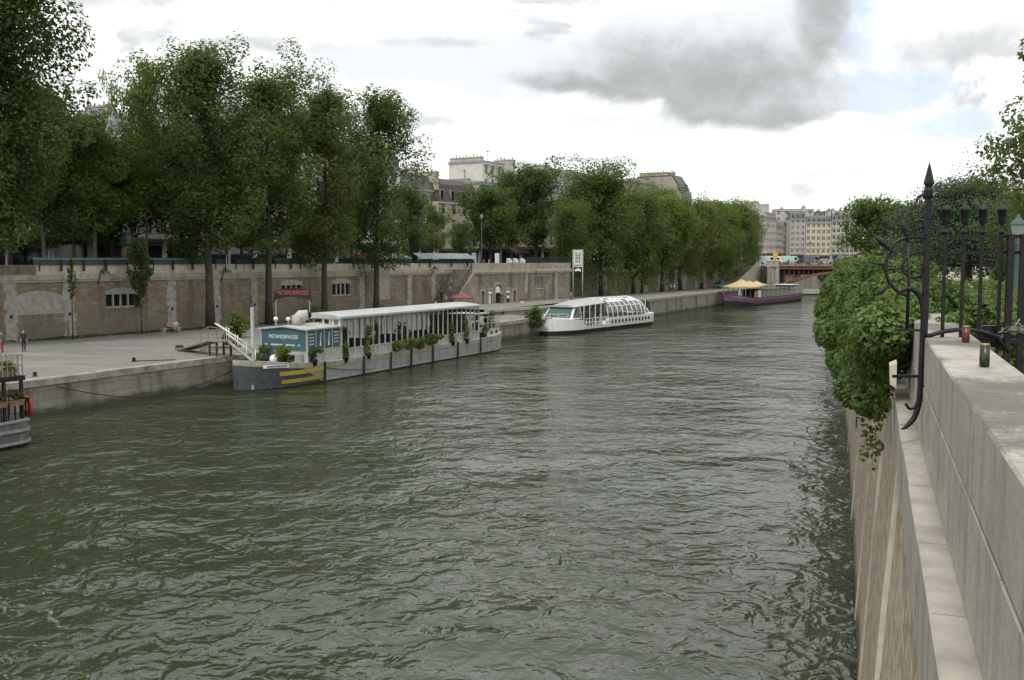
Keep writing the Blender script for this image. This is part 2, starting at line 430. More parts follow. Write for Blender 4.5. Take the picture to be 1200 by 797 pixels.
# grey banks: lit where little cloud lies above, grey at the foot and in the core
def banks(base, L, amt, core, rim, k0=-.3, k1=.5):
    f = fu = None
    for a in L:
        f = field(*a) if f is None else mx(f, field(*a)); fu = field(*a, True) if fu is None else mx(fu, field(*a, True))
    a = nt.math('MULTIPLY', nt.ramp(f, k0, k1), amt)
    dens = nt.ramp(nt.math('ADD', nt.math('MULTIPLY', nt.math('SUBTRACT', fu, f), .75), nt.math('MULTIPLY', f, .5)), -.45, .75)
    return nt.mix(a, base, nt.mix(dens, rim, core))
base = banks(base, [(24.0, 11.8, 5.2, 2.0, 1.2), (-21.5, 15.2, 6.5, 2.3, 1.1), (-13, 12.2, 4.5, 1.1, 1.3), (2.0, 14.6, 4, .9, 1.3)], .85, mid, white)
base = banks(base, [(19.5, 5.2, 7.0, 1.0, 1.3), (5, 6.3, 5, .8, 1.3), (-7, 8.4, 5.5, 1.1, 1.3), (-17, 9.5, 5, 1.2, 1.3), (27.5, 5.2, 4, 1.2, 1.2), (12, 3.6, 5, .8, 1.3), (-4, 12.6, 4.5, 1.0, 1.3)], .75, (.46*S, .485*S, .50*S), white)
base = banks(base, [(10.0, 11.0, 8.0, 2.5, 1.0), (12.8, 8.6, 4.8, 1.6, 1.0), (16.5, 14.0, 1.5, 3.8, .9), (3.2, 10.5, 4.2, 1.3, 1.0)], .96, grey, light)
below = nt.ramp(Z, -.02, 0.0)
base = nt.mix(below, (.12*S, .12*S, .11*S), base)
bg = nt.node('ShaderNodeBackground'); bg.inputs[1].default_value = .1
nt.l.new(base, bg.inputs[0])
out = nt.node('ShaderNodeOutputWorld'); nt.l.new(bg.outputs[0], out.inputs[0])

sd = bpy.data.lights.new("sun", 'SUN'); sd.energy = 1.5; sd.angle = R(10); sd.color = (1, .96, .9)
sun = bpy.data.objects.new("sun", sd); C.objects.link(sun)
sdir = Vector((math.sin(R(SUN_AZ))*math.cos(R(SUN_EL)), math.cos(R(SUN_AZ))*math.cos(R(SUN_EL)), math.sin(R(SUN_EL))))
sun.rotation_euler = sdir.to_track_quat('Z', 'Y').to_euler()
sun.location = (0, 0, 60)
vs = scene.view_settings
vs.view_transform = 'Standard'; vs.look = 'None'; vs.gamma = 1; vs.use_curve_mapping = False
vs.exposure = 0.5
# ------------------------------------------------------------------ water
m, nt, b = new_mat('river_water')
co = nt.coord()
n1 = nt.noise(nt.mapping(co, (.7, 1.0, 1), (0,0,0), (0,0,R(24))), .25, 1, .5, .6)
n2 = nt.noise(nt.mapping(co, (1.1, 1.0, 1), (5,2,0), (0,0,R(14))), .92, 2, .5, .8)
n3 = nt.noise(nt.mapping(co, (1.1, 1.0, 1), (1,9,0), (0,0,R(-12))), 2.9, 3, .55, .5)
calm = nt.ramp(nt.noise(co, .045, 4, .6), .36, .64)           # gusts: patches of rougher and calmer water
amp = nt.math('ADD', nt.math('MULTIPLY', calm, .75), .5)
h = nt.math('ADD', nt.math('MULTIPLY', n1, .42), nt.math('ADD', nt.math('MULTIPLY', n2, .24), nt.math('MULTIPLY', n3, .048)))
h = nt.math('MULTIPLY', h, amp)
bp = nt.node('ShaderNodeBump'); nt.l.new(h, bp.inputs['Height']); bp.inputs['Strength'].default_value = 1.0; bp.inputs['Distance'].default_value = 1.0
nt.l.new(bp.outputs[0], b.inputs['Normal'])
tint = nt.mix(nt.noise(co, .05, 4), (.024,.033,.014), (.037,.046,.021))
nt.l.new(tint, b.inputs['Base Color']); b.inputs['Roughness'].default_value = .07
b.inputs['IOR'].default_value = 1.42; b.inputs['Specular IOR Level'].default_value = .5
M['water'] = m
mb = MB(); mb.add([(-260,-80,0),(520,-80,0),(520,700,0),(-260,700,0)], [(0,1,2,3)])
tag(mb.build('river', M['water']), kind='structure')

# ------------------------------------------------------------------ ground of the two banks
def ground_mat(name, c0, c1, scale, c2=None, bump=.3):
    m, nt, b = new_mat(name)
    co = nt.coord()
    a = nt.noise(co, scale, 6, .65); f = nt.noise(co, scale*14, 5, .7)
    o = nt.mix(nt.ramp(a, .35, .65), c0, c1)
    o = nt.mix(nt.math('MULTIPLY', nt.ramp(f, .4, .7), .35), o, tuple(c*.55 for c in c0))
    if c2: o = nt.mix(nt.math('MULTIPLY', nt.ramp(nt.noise(co, scale*.35, 5, .6), .52, .66), .7), o, c2)
    nt.l.new(o, b.inputs['Base Color']); b.inputs['Roughness'].default_value = .92; b.inputs['Specular IOR Level'].default_value = .2
    nt.l.new(nt.bump(f, bump, .02), b.inputs['Normal'])
    return m
M['street'] = ground_mat('street_asphalt', (.075,.075,.075), (.10,.098,.095), .3)
M['sand'] = ground_mat('park_sand', (.42,.36,.27), (.36,.31,.23), .4)
M['lawn'] = ground_mat('lawn_grass', (.05,.08,.02), (.075,.11,.03), .8, bump=.8)
# cobbled quay paving
m, nt, b = new_mat('quay_cobbles'); co = nt.coord()
bt = nt.node('ShaderNodeTexBrick'); nt.l.new(nt.mapping(co, (1,1,1), (0,0,0), (0,0,R(-60))), bt.inputs['Vector'])
bt.inputs['Scale'].default_value = 1; bt.inputs['Brick Width'].default_value = .3; bt.inputs['Row Height'].default_value = .2; bt.inputs['Mortar Size'].default_value = .018
bt.inputs['Color1'].default_value = (.215,.21,.192,1); bt.inputs['Color2'].default_value = (.2,.194,.178,1); bt.inputs['Mortar'].default_value = (.15,.145,.13,1)
a = nt.ramp(nt.noise(co, .16, 6, .65), .38, .66)
o = nt.mix(nt.math('MULTIPLY', a, .55), bt.outputs[0], (.15,.146,.13))
o = nt.mix(nt.math('MULTIPLY', nt.ramp(nt.noise(co, .5, 6, .7), .55, .7), .5), o, (.33,.32,.29))
o = nt.mix(nt.math('MULTIPLY', nt.ramp(nt.noise(co, 1.4, 6, .75), .48, .72), .6), o, (.10,.097,.085))
o = nt.mix(nt.math('MULTIPLY', nt.ramp(nt.noise(nt.mapping(co, (.25,1,1), (0,0,0), (0,0,R(-62))), .35, 5, .65), .5, .66), .5), o, (.30,.29,.26))
nt.l.new(o, b.inputs['Base Color']); b.inputs['Roughness'].default_value = .85
nt.l.new(nt.bump(bt.outputs[1], -.4, .02), b.inputs['Normal'])
M['cobble'] = m

ST_Z = 8.35      # street level on the left bank
PK_Z = 8.0       # park level on the right bank
QZ, QZ2 = 2.3, 3.15
def sheet(name, pts, z, mt):
    mb = MB(); mb.add([(p[0], p[1], z) for p in pts], [tuple(range(len(pts)))])
    o = mb.build(name, mt); tag(o, kind='structure'); return o
a0, a1 = Wp(-110, .3), Wp(206, .3)
sheet('street', [a0, a1, (76, 303), (150, 306), (420, 260), (4500, 900), (4500, 5500), (-4500, 5500), (-4500, -300), (-150, -80)], ST_Z, M['street'])

# right bank wall: line of the parapet's river face
PW = [Vector((x, y, 0)) for x, y in ((-.1,-1.8),(.53,0),(1.77,3.54),(2.9,6.75),(4.04,10),(6.4,16.7),(8.98,24),(12.2,34),(18.7,54.5),(25.5,77),(40,121),(54.2,165),(74,212),(97,258))]
def pl_normals(pl):
    out = []
    for i in range(len(pl)):
        d = (pl[min(i+1, len(pl)-1)] - pl[max(i-1, 0)]).normalized()
        out.append(Vector((-d.y, d.x, 0)))        # towards the river (left of the line)
    return out
PN = pl_normals(PW)
def pw_at(Y):
    """point of the parapet line and its river-side normal at depth Y"""
    for i in range(len(PW)-1):
        if PW[i].y <= Y <= PW[i+1].y:
            t = (Y - PW[i].y) / (PW[i+1].y - PW[i].y)
            return PW[i].lerp(PW[i+1], t), PN[i].lerp(PN[i+1], t).normalized()
    return PW[-1].copy(), PN[-1].copy()
inner = [p - n * .44 for p, n in zip(PW, PN)]
sheet('park_ground', [(p.x, p.y) for p in inner] + [(130, 245), (420, 200), (4500, 500), (4500, -300), (1.2, -300)], PK_Z, M['lawn'])
# sandy walks of the park: 4 mm above the lawn
sheet('park_path', [(p.x, p.y) for p in [inner[i] + Vector((2.6,0,0)) for i in range(2, 12)]] + [(96, 200), (60, 120), (38, 66), (26, 40), (14, 16), (8, 4)][0:0] + [(70,165), (52,110), (39,77), (24.5,41),(17,24)], PK_Z+.004, M['sand'])
sheet('park_walk', [(20, 34), (60, 30), (60, 46), (24, 45)], PK_Z+.008, M['sand'])

# ------------------------------------------------------------------ lower quay, left bank
s_low_end = 60.0
mb = MB()
def strip(mb, s0, s1, offs, z, mi=0, n=12):
    pass
# low quay: from the quay edge back to the tall wall
ea = [Qp(s, 0) for s in (-95, -60, -30, -10, 10, 30, 50, s_low_end)]
wa = [Wp(s, 0.15) for s in (-90, -60, -30, -10, 10, 30, 55, 72)]
vs_ = [(p.x, p.y, QZ) for p in ea] + [(p.x, p.y, QZ) for p in wa]
mb.add(vs_, [(i, i+1, 8+i+1, 8+i) for i in range(7)])
# kerb stones along the edge are part of the quay wall
tag(mb.build('quay_pavement', M['cobble']), kind='structure')
# the second, higher quay further on: edge set back, then following the river
H = [gnd(572, 363, QZ2), gnd(590, 361.5, QZ2), gnd(661, 354.4, QZ2), Vector((0,0,0)), Qp(130, .0), Qp(215, 0)]
H[3] = Qp(quay_s(745), .15)
mb = MB()
wb = [Wp(s, .15) for s in (60, 72, 92, 112, 140, 212)]
mb.add([(p.x, p.y, QZ2) for p in H] + [(p.x, p.y, QZ2) for p in wb], [(i, i+1, 7+i, 6+i) for i in range(5)])
tag(mb.build('upper_quay_pavement', M['cobble']), kind='structure')

M['qcope'] = mat('stained_quay_coping', (.29,.275,.23), .9, var=.25, scale=1.5, bump=.3, dirt=(.09,.085,.065), dirt_scale=.9, dirt_amt=.75)
# faces of the quays: built in local x (along) / z
def quay_face(name, label, s0, s1, z, base=Qp, coping=True, rungs=()):
    p0 = base(s0); p1 = base(s1); L = (p1 - p0).length
    ang = math.atan2(p1.y - p0.y, p1.x - p0.x)
    t = thing(name, label, 'wall', p0, ang)
    f = MB()
    # slightly battered, with pilaster-like pale and dark bays
    f.loft([[(0, -.25, -1.5), (L, -.25, -1.5)], [(0, -.05, z-.42), (L, -.05, z-.42)]], 0, False, False, False)
    f.build('face', M['quaywall'], t)
    c = MB(); x = 0; rnd = random.Random(3)
    while x < L - .3:
        w = min(rnd.uniform(1.3, 2.1), L - x)
        j = rnd.uniform(-.012, .012)
        c.bx(x+.006, x+w-.006, -.13+j, .75, z-.42, z+.012+j*.6)
        x += w
    c.build('coping', M['qcope'], t)
    return t, L
q1, L1 = quay_face('quay_wall', 'low stained stone quay face running from the dark boat to the glazed barge', -95, s_low_end, QZ)
H3 = H[3]
q2, L2 = quay_face('quay_wall', 'tall pale quay face behind the purple barge and past the white glass boat', quay_s(745), 212, QZ2)
# set-back stretch near the landing
def wall_between(name, label, p0, p1, z, cat='wall'):
    L = (p1 - p0).length; ang = math.atan2(p1.y-p0.y, p1.x-p0.x)
    t = thing(name, label, cat, (p0.x, p0.y, 0), ang)
    f = MB(); f.loft([[(0,-.1,-1.0),(L,-.1,-1.0)],[(0,0,z-.35),(L,0,z-.35)]],0,False,False,False); f.build('face', M['quaywall'], t)
    c = MB(); x = 0
    while x < L-.2:
        w = min(1.7, L-x); c.bx(x+.006, x+w-.006, -.1, .7, z-.35, z+.012); x += w
    c.build('coping', M['band'], t)
    return t
wall_between('landing_wall', 'set back quay wall above the landing between the glazed barge and the white glass boat', H[0], H3, QZ2)
# landing slab in front of it, a step down, with a return face
lp0 = Qp(s_low_end, 0); lp1 = Qp(92, 0)
t = thing('landing_stage', 'low stone landing with posts beside the white glass boat', 'landing', lp0, QANG)
f = MB(); f.prism([(-.02,-.1),(22,-.1),(27,4.5),(27,9),(-1,9),(-1,4)], -1.2, 2.02); f.build('base', M['quaywall'], t)
f = MB(); f.prism([(-.1,-.16),(9,-.16),(9,1.0),(-.1,1.0)], 2.022, 2.16); f.prism([(10.5,-.16),(20,-.16),(20,.9),(10.5,.9)], 2.022, 2.14); f.build('slab', M['band'], t)
for x_ in (3.2, 6.4, 13):
    f = MB(); f.tube([(x_, -.28, -.8), (x_, -.28, 2.5)], .11, 8); f.build('post', M['bark'], t)

# ------------------------------------------------------------------ tall embankment wall, left bank
def panel(mb, x0, x1, z0, z1, holes, y=0.0, mi=0, depth=.35, rmi=None):
    """wall sheet in x-z with rectangular openings and their reveals"""
    xs = sorted({x0, x1, *[h[0] for h in holes], *[h[1] for h in holes]}); zs = sorted({z0, z1, *[h[2] for h in holes], *[h[3] for h in holes]})
    for i in range(len(xs)-1):
        for j in range(len(zs)-1):
            cx, cz = (xs[i]+xs[i+1])/2, (zs[j]+zs[j+1])/2
            if any(h[0] < cx < h[1] and h[2] < cz < h[3] for h in holes): continue
            mb.add([(xs[i],y,zs[j]),(xs[i+1],y,zs[j]),(xs[i+1],y,zs[j+1]),(xs[i],y,zs[j+1])], [(0,1,2,3)], mi)
    for a, b_, c, d_ in holes:
        yy = y + depth
        k = mi if rmi is None else rmi
        mb.add([(a,y,c),(b_,y,c),(b_,yy,c),(a,yy,c)], [(3,2,1,0)], k); mb.add([(a,y,d_),(b_,y,d_),(b_,yy,d_),(a,yy,d_)], [(0,1,2,3)], k)
        mb.add([(a,y,c),(a,yy,c),(a,yy,d_),(a,y,d_)], [(0,1,2,3)], k); mb.add([(b_,y,c),(b_,yy,c),(b_,yy,d_),(b_,y,d_)], [(3,2,1,0)], k)

ZB, ZC, ZP, ZT = 2.0, 7.7, 8.42, 9.36     # wall foot, cornice foot, parapet foot, parapet top
def barred_window(t, s, w, z0, z1, nb, y0=0.0, arch=True, mw=.07):
    """barred window set in the wall: dark glass, stone mullions or iron bars, sill, segmental lintel"""
    g = MB(); g.add([(s-w/2,y0+.34,z0),(s+w/2,y0+.34,z0),(s+w/2,y0+.34,z1),(s-w/2,y0+.34,z1)], [(0,1,2,3)])
    win = g.build('window', M['dark'], t)
    f = MB()
    for k in range(1, nb):
        x = s - w/2 + w*k/nb; f.bx(x-mw, x+mw, y0+.05, y0+.22, z0, z1)
    f.build('mullion', M['offwhite'], win)
    f = MB()
    for k in range(nb):
        for j in (1, 2, 3):
            x = s - w/2 + w*(k + j/4)/nb; f.tube([(x, y0+.26, z0), (x, y0+.26, z1)], .018, 5, smooth=False)
    f.build('bar', M['iron'], win)
    f = MB(); f.bx(s-w/2-.2, s+w/2+.2, y0-.1, y0+.3, z0-.2, z0-.002); f.build('sill', M['band'], win)
    if arch:
        f = MB(); n = 9; top = []
        for k in range(n):
            a = -1 + 2*k/(n-1); 
            xa, xb = s + (w/2+.15)*a, s + (w/2+.15)*(-1 + 2*(k+1)/(n-1)) if k < n-1 else None
            if xb is None: break
            ra = .42 - .3*a*a; rb = .42 - .3*((-1+2*(k+1)/(n-1))**2)
            f.add([(xa+.008,y0-.03,z1-.0),(xb-.008,y0-.03,z1-.0),(xb-.008,y0-.03,z1+.25+rb),(xa+.008,y0-.03,z1+.25+ra),
                   (xa+.008,y0+.2,z1-.0),(xb-.008,y0+.2,z1-.0),(xb-.008,y0+.2,z1+.25+rb),(xa+.008,y0+.2,z1+.25+ra)],
                  [(0,1,2,3),(0,4,5,1),(1,5,6,2),(2,6,7,3),(3,7,4,0)])
        f.build('lintel', M['band'], win)
    return win
def stone_band(t, s, w, z0, z1, seed, y0=0.0):
    """toothed pale quoin strip let into the rubble: rows of unequal blocks, one mesh"""
    rnd = random.Random(seed); f = MB(); z = z0
    while z < z1 - .05:
        h = min(rnd.uniform(.34, .5), z1 - z)
        l = w/2 + rnd.uniform(-.18, .16); r = w/2 + rnd.uniform(-.18, .16)
        f.bx(s-l, s+r, y0-.025-rnd.uniform(0,.02), y0+.1, z+.006, z+h-.006); z += h
    return f.build('stone_band', M['band'], t)
def upper_works(t, x0, x1, y0=0.0, gap=None, dark_to=None, pm=None):
    """cornice and parapet above the rubble"""
    f = MB()
    f.bx(x0, x1, y0-.16, y0+.5, ZC, ZC+.24); f.bx(x0, x1, y0-.28, y0+.5, ZC+.244, ZC+.42); f.bx(x0, x1, y0-.12, y0+.5, ZC+.424, ZP)
    f.build('cornice', M['cornice'], t)
    runs = [(x0, x1)] if gap is None else [(x0, gap[0]), (gap[1], x1)]
    for a, b_ in runs:
        f = MB(); x = a; i = 0
        while x < b_ - .1:
            w = min(2.0, b_-x); f.bx(x+.008, x+w-.008, y0-.02+(i%2)*.012, y0+.42, ZP+.003, ZT); x += w; i += 1
        p = f.build('parapet', pm if pm else M['parapet'] if dark_to is None or a >= dark_to else M['old_parapet'], t)

# stretch 1: from beyond the frame to the bastion
OFFB = -4.0
sb0, sb1 = wall_s(556, OFFB), wall_s(668, OFFB)
sw1 = wall_s(558)                       # main wall ends behind the bastion
wl = thing('embankment_wall', 'long brown rubble wall with pale quoins and barred windows behind the cobbled quay', 'wall', W0, WANG)
X0 = -75.0
S = lambda px: wall_s(px)
WINS = [(142, 3.6, 5.15, 6.35, 4), (342, 3.5, 5.35, 6.75, 4), (400, 3.4, 5.35, 6.75, 4)]
holes = [(S(px)-w/2, S(px)+w/2, z0, z1) for px, w, z0, z1, nb in WINS]
bl = S(45)
holes.append((bl-2.9, bl+2.9, 4.7, 6.3))
f = MB(); panel(f, X0, sb0+1, ZB, ZC, holes); f.build('masonry', M['wall'], wl)
for px, w, z0, z1, nb in WINS: barred_window(wl, S(px), w, z0, z1, nb)
# blind arch, walled up with pale plaster
f = MB(); n = 14
ptsa = [(bl-2.9, 4.7)] + [(bl-2.9+5.8*k/n, 6.3+.62*math.sin(math.pi*k/n)) for k in range(n+1)] + [(bl+2.9, 4.7)]
f.add([(x, -.02, z) for x, z in ptsa], [tuple(range(len(ptsa)))]); 
f.build('blind_arch', M['band'], wl)
for i, (px, w) in enumerate(((12,1.1),(81,1.2),(201,1.1),(254,1.0),(298,1.0),(424,1.1),(449,2.9),(480,1.0),(508,1.0))):
    stone_band(wl, S(px), w, ZB+.3 if px != 449 else 4.4, ZC, i)
f = MB()
for px in (-20, 12, 81, 201, 254, 298):                     # tie plates
    f.lathe([(.0,0),(.16,.0),(.16,.05),(0,.05)], (0,0,0), 8) if False else f.box((S(px), -.08, 4.6), (.22, .06, .3))
f.build('tie_plate', M['iron'], wl)
s_old = S(43)
f = MB(); x0_, x1_ = X0, sw1+.2
upper_works(wl, X0, s_old, dark_to=s_old)
upper_works(wl, s_old+.01, sw1-1.6)
M['dirtypar'] = mat('weathered_parapet_stone', (.31,.28,.215), .9, var=.2, scale=1.2, bump=.25, dirt=(.12,.11,.08), dirt_scale=.8, dirt_amt=.75, streak=True)
# stretch 2: the bastion with the ticket doors
bw = thing('embankment_wall', 'projecting wall section with arched doorway, small doors and a barred window beside the stair', 'wall', W0, WANG)
SBp = lambda px: wall_s(px, OFFB)
doors = [(575, 1.15, 2.6, 4.95), (600.5, 1.1, 2.6, 4.95)]
db = SBp(584); 
HB = [(SBp(566)-.5, SBp(566)+.5, 2.3, 5.0), (SBp(574.5)-.55, SBp(574.5)+.55, 2.3, 5.1), (db-.85, db+.85, 2.3, 5.9), (SBp(595.5)-.5, SBp(595.5)+.5, 2.3, 5.1), (SBp(603)-.5, SBp(603)+.5, 2.3, 4.9),
      (SBp(632)-1.3, SBp(632)+1.3, 5.2, 7.0)]
f = MB(); panel(f, sb0, sb1, ZB, ZC, HB, OFFB); 
f.add([(sb0,OFFB,ZB),(sb0,.2,ZB),(sb0,.2,ZC),(sb0,OFFB,ZC)], [(0,1,2,3)]); f.add([(sb1,OFFB,ZB),(sb1,.2,ZB),(sb1,.2,ZC),(sb1,OFFB,ZC)], [(3,2,1,0)])
f.build('masonry', M['wall2'], bw)
for k, (a, b_, c, d_) in enumerate(HB[:5]):
    g = MB(); g.add([(a,OFFB+.3,c),(b_,OFFB+.3,c),(b_,OFFB+.3,d_),(a,OFFB+.3,d_)], [(0,1,2,3)])
    dd = g.build('doorway' if k in (1,2,3) else 'blocked_door', M['dark'] if k in (1,2,3) else M['wall2'], bw)
    g = MB(); w_ = .2
    g.bx(a-w_, a-.005, OFFB-.05, OFFB+.25, c, d_+.18); g.bx(b_+.005, b_+w_, OFFB-.05, OFFB+.25, c, d_+.18); g.bx(a-w_, b_+w_, OFFB-.06, OFFB+.25, d_+.185, d_+.42)
    g.build('surround', M['band'], dd)
    if k == 1 or k == 3:
        g = MB(); g.bx(a+.05, b_-.05, OFFB+.02, OFFB+.06, 4.62, 5.05); g.build('notice', M['white'], dd)
    if k == 1:
        g = MB(); g.bx(a+.35, a+.85, OFFB+.1, OFFB+.14, 2.9, 4.5); g.build('poster', M['white'], dd)
    if k == 3:
        g = MB(); g.lathe([(.0,0),(.3,0),(.3,.05),(0,.05)], (0,0,0), 12); g.v = [(x+(a+b_)/2, OFFB+.03-z, y+4.0) for x, y, z in g.v]; g.build('notice', M['white'], dd)
    if k == 2:
        # white semicircular fanlight board
        g = MB(); pts_ = [(a+.08, 4.75)] + [((a+b_)/2 - (.77)*math.cos(math.pi*j/12), 5.1+.72*math.sin(math.pi*j/12)) for j in range(13)] + [(b_-.08, 4.75)]
        g.add([(x, OFFB+.12, z) for x, z in pts_] + [(x, OFFB+.2, z) for x, z in pts_], [tuple(range(len(pts_)))] + [(i, (i+1)%len(pts_), len(pts_)+(i+1)%len(pts_), len(pts_)+i) for i in range(len(pts_))])
        g.build('fanlight', M['white'], dd)
barred_window(bw, SBp(632), 2.6, 5.2, 7.0, 5, OFFB, arch=False, mw=.025)
for i, px in enumerate((617, 652)): stone_band(bw, SBp(px), .9, 4.6 if i == 0 else ZB+.5, ZC, 40+i, OFFB)
upper_works(bw, sb0-.2, sb1+.2, OFFB, pm=M['dirtypar'])
f = MB(); f.bx(sb0-.2, sb1+.2, OFFB+.5, .4, ZC+.42, ST_Z-.01); f.build('terrace', M['street'], bw)
# stretch 3: behind the far trees to the bridge
w3 = thing('embankment_wall', 'far stretch of rubble wall behind the leaning trees with paired dark windows', 'wall', W0, WANG)
sE = 204.0
W3 = [(787, 2.4), (796, 2.4), (833, 2.6), (846, 2.6)]
H3_ = [(S(px)-w/2, S(px)+w/2, 4.8, 7.0) for px, w in W3]
f = MB(); panel(f, sb1-.5, sE, ZB, ZC, H3_); f.build('masonry', M['wall2'], w3)
for px, w in W3: barred_window(w3, S(px), w, 4.8, 7.0, 2, arch=False)
for i, px in enumerate((700, 722, 742, 757, 772, 781, 791, 802, 815, 826, 840, 856)): stone_band(w3, S(px), .9, ZB+.4, ZC, 60+i)
upper_works(w3, sb1-.3, sE)

# ------------------------------------------------------------------ stone stair up to the street
ss0, ss1 = wall_s(513, -2), sb0 - .05
st = thing('stone_stair', 'dark stone stair climbing along the rubble wall up to the street', 'stair', W0, WANG)
f = MB(); n = 32; run = (ss1 - ss0) / n
for k in range(n):
    f.bx(ss0 + k*run, ss1, -3.8, -.03, QZ-.1 + (ST_Z-QZ)*k/n, QZ-.1 + (ST_Z-QZ)*(k+1)/n - (0 if k == n-1 else 0))
fm = f.build('flight', mat('dark_worn_steps', (.17,.155,.125), .9, var=.25, scale=2, bump=.3), st, fix=True)
g = MB()
g.loft([[(ss0-.2,-4.1,QZ),(ss0-.2,-3.82,QZ),(ss0-.2,-3.82,QZ+.05),(ss0-.2,-4.1,QZ+.05)], [(ss1,-4.1,QZ),(ss1,-3.82,QZ),(ss1,-3.82,ST_Z-.25),(ss1,-4.1,ST_Z-.25)]])
g.build('side_wall', M['wall2'], st)
g = MB()
for k in range(9):
    x = ss0+.3+(ss1-ss0-.5)*k/8; z = QZ+(ST_Z-QZ)*k/8*.97; g.bar((x,-3.7,z), (x,-3.7,z+1.0), .05)
g.bar((ss0+.3,-3.7,QZ+1.0),(ss1-.2,-3.7,QZ+(ST_Z-QZ)*.97+1.0), .06)
g.build('handrail', M['iron'], st)

# ------------------------------------------------------------------ right bank: battered river wall, ledge and parapet
M['rwall'] = masonry('river_wall_stone', .30, .13, ((.50,.42,.31),(.25,.205,.15)), (.5,.44,.34), patch=(.30,.22,.13), patch_scale=.5, patch_lo=.54, patch_hi=.68, stain=(.2,.165,.115), stain_amt=.15, foot=(.1,1.1,(.03,.045,.02)), bump=1.3, streak_scale=.6)
M['rband'] = mat('pale_joint_stone', (.6,.56,.47), .9, var=.12, scale=5, bump=.3, dirt=(.26,.23,.18), dirt_scale=3, dirt_amt=.5)
M['limestone'] = masonry('parapet_limestone', 50, 50, ((.38,.35,.295),(.34,.315,.27)), (.38,.35,.30), patch=(.27,.25,.215), patch_scale=1.4, patch_lo=.46, patch_hi=.7, stain=(.2,.185,.16), stain_amt=.7, bump=.35, streak_scale=5.0)
# top faces carry black crust
m, nt, b = new_mat('crusted_limestone'); co = nt.coord()
o = nt.mix(nt.ramp(nt.noise(co, 3, 6, .65), .3, .7), (.31,.29,.25), (.43,.405,.355))
cm = nt.math('ADD', nt.noise(nt.mapping(co, (.7,1.1,1)), .8, 4, .6, .4), nt.math('MULTIPLY', nt.math('SUBTRACT', nt.noise(co, 22, 6, .75), .5), .42))
o = nt.mix(nt.math('MULTIPLY', nt.ramp(cm, .42, .60), .8), o, (.095,.091,.083))
o = nt.mix(nt.math('MULTIPLY', nt.ramp(nt.noise(co, 16, 5, .75), .5, .72), .45), o, (.17,.16,.14))
nt.l.new(o, b.inputs['Base Color']); b.inputs['Roughness'].default_value = .92; b.inputs['Specular IOR Level'].default_value = .2
nt.l.new(nt.bump(nt.noise(co, 22, 6, .7), .5, .012), b.inputs['Normal'])
M['crust'] = m
M['ledgetop'] = mat('worn_ledge_stone', (.36,.335,.285), .92, var=.18, scale=2.5, bump=.3, dirt=(.20,.185,.155), dirt_scale=1.6, dirt_amt=.6)
rw = thing('river_wall', 'battered rubble river wall with pale vertical joints under the limestone parapet', 'wall')
f = MB()
def dense(pl, step=2.0, maxY=140):
    out = []
    Y = pl[0].y
    while Y < maxY: out.append(Y); Y += step if Y < 60 else 6
    return out + [150, 165, 190, 212, 235, 258]
DY = dense(PW)
rings = []
for Y in DY:
    p, n = pw_at(Y)
    rings.append([p + n*.70 + Vector((0,0,-1.2)), p + n*.62 + Vector((0,0,.0)), p + n*.36 + Vector((0,0,4.2)), p + n*.13 + Vector((0,0,7.42))])
f.loft(rings, 0, False, False, False)
# texture runs along the wall: build in a frame whose x follows the wall's mean direction
wang = math.atan2(PW[6].y - PW[2].y, PW[6].x - PW[2].x)
Rm = Matrix.Rotation(-wang, 4, 'Z')
f.v = [tuple(Rm @ Vector(p)) for p in f.v]
f.build('face', M['rwall'], rw, rz=wang)
for i, Y in enumerate((11.4, 19.5, 27.2, 38, 52, 66)):
    g = MB(); rr = []
    wd = .075
    for z, o_ in ((-.5,.67),(1.5,.545),(3.2,.44),(4.2,.38),(5.8,.285),(7.42,.16)):
        ring = []
        for dy, k in ((-wd,0),(wd,0),(wd,1),(-wd,1)):
            p, n = pw_at(Y + dy + .02*math.sin(z*7+i)); ring.append(p + n*(o_ + (.02 if not k else -.1)) + Vector((0,0,z)))
        rr.append(ring)
    g.loft(rr); g.build('joint_strip', M['rband'], rw)
for Y, z in ((31, 6.0), (40, 3.4), (46, 4.0)):                    # mooring rings
    p, n = pw_at(Y); c = p + n*(.5 if z < 5 else .36) + Vector((0,0,z)); d_ = Vector((-n.y, n.x, 0))
    g = MB(); g.tube([c + d_*(.2*math.cos(a)) + Vector((0,0,.2*math.sin(a))) for a in [2*math.pi*k/14 for k in range(14)]], .025, 6, closed=True)
    g.tube([c + Vector((0,0,.2)) - n*.4, c + Vector((0,0,.2))], .03, 6)
    g.build('mooring_ring', M['iron'], rw)
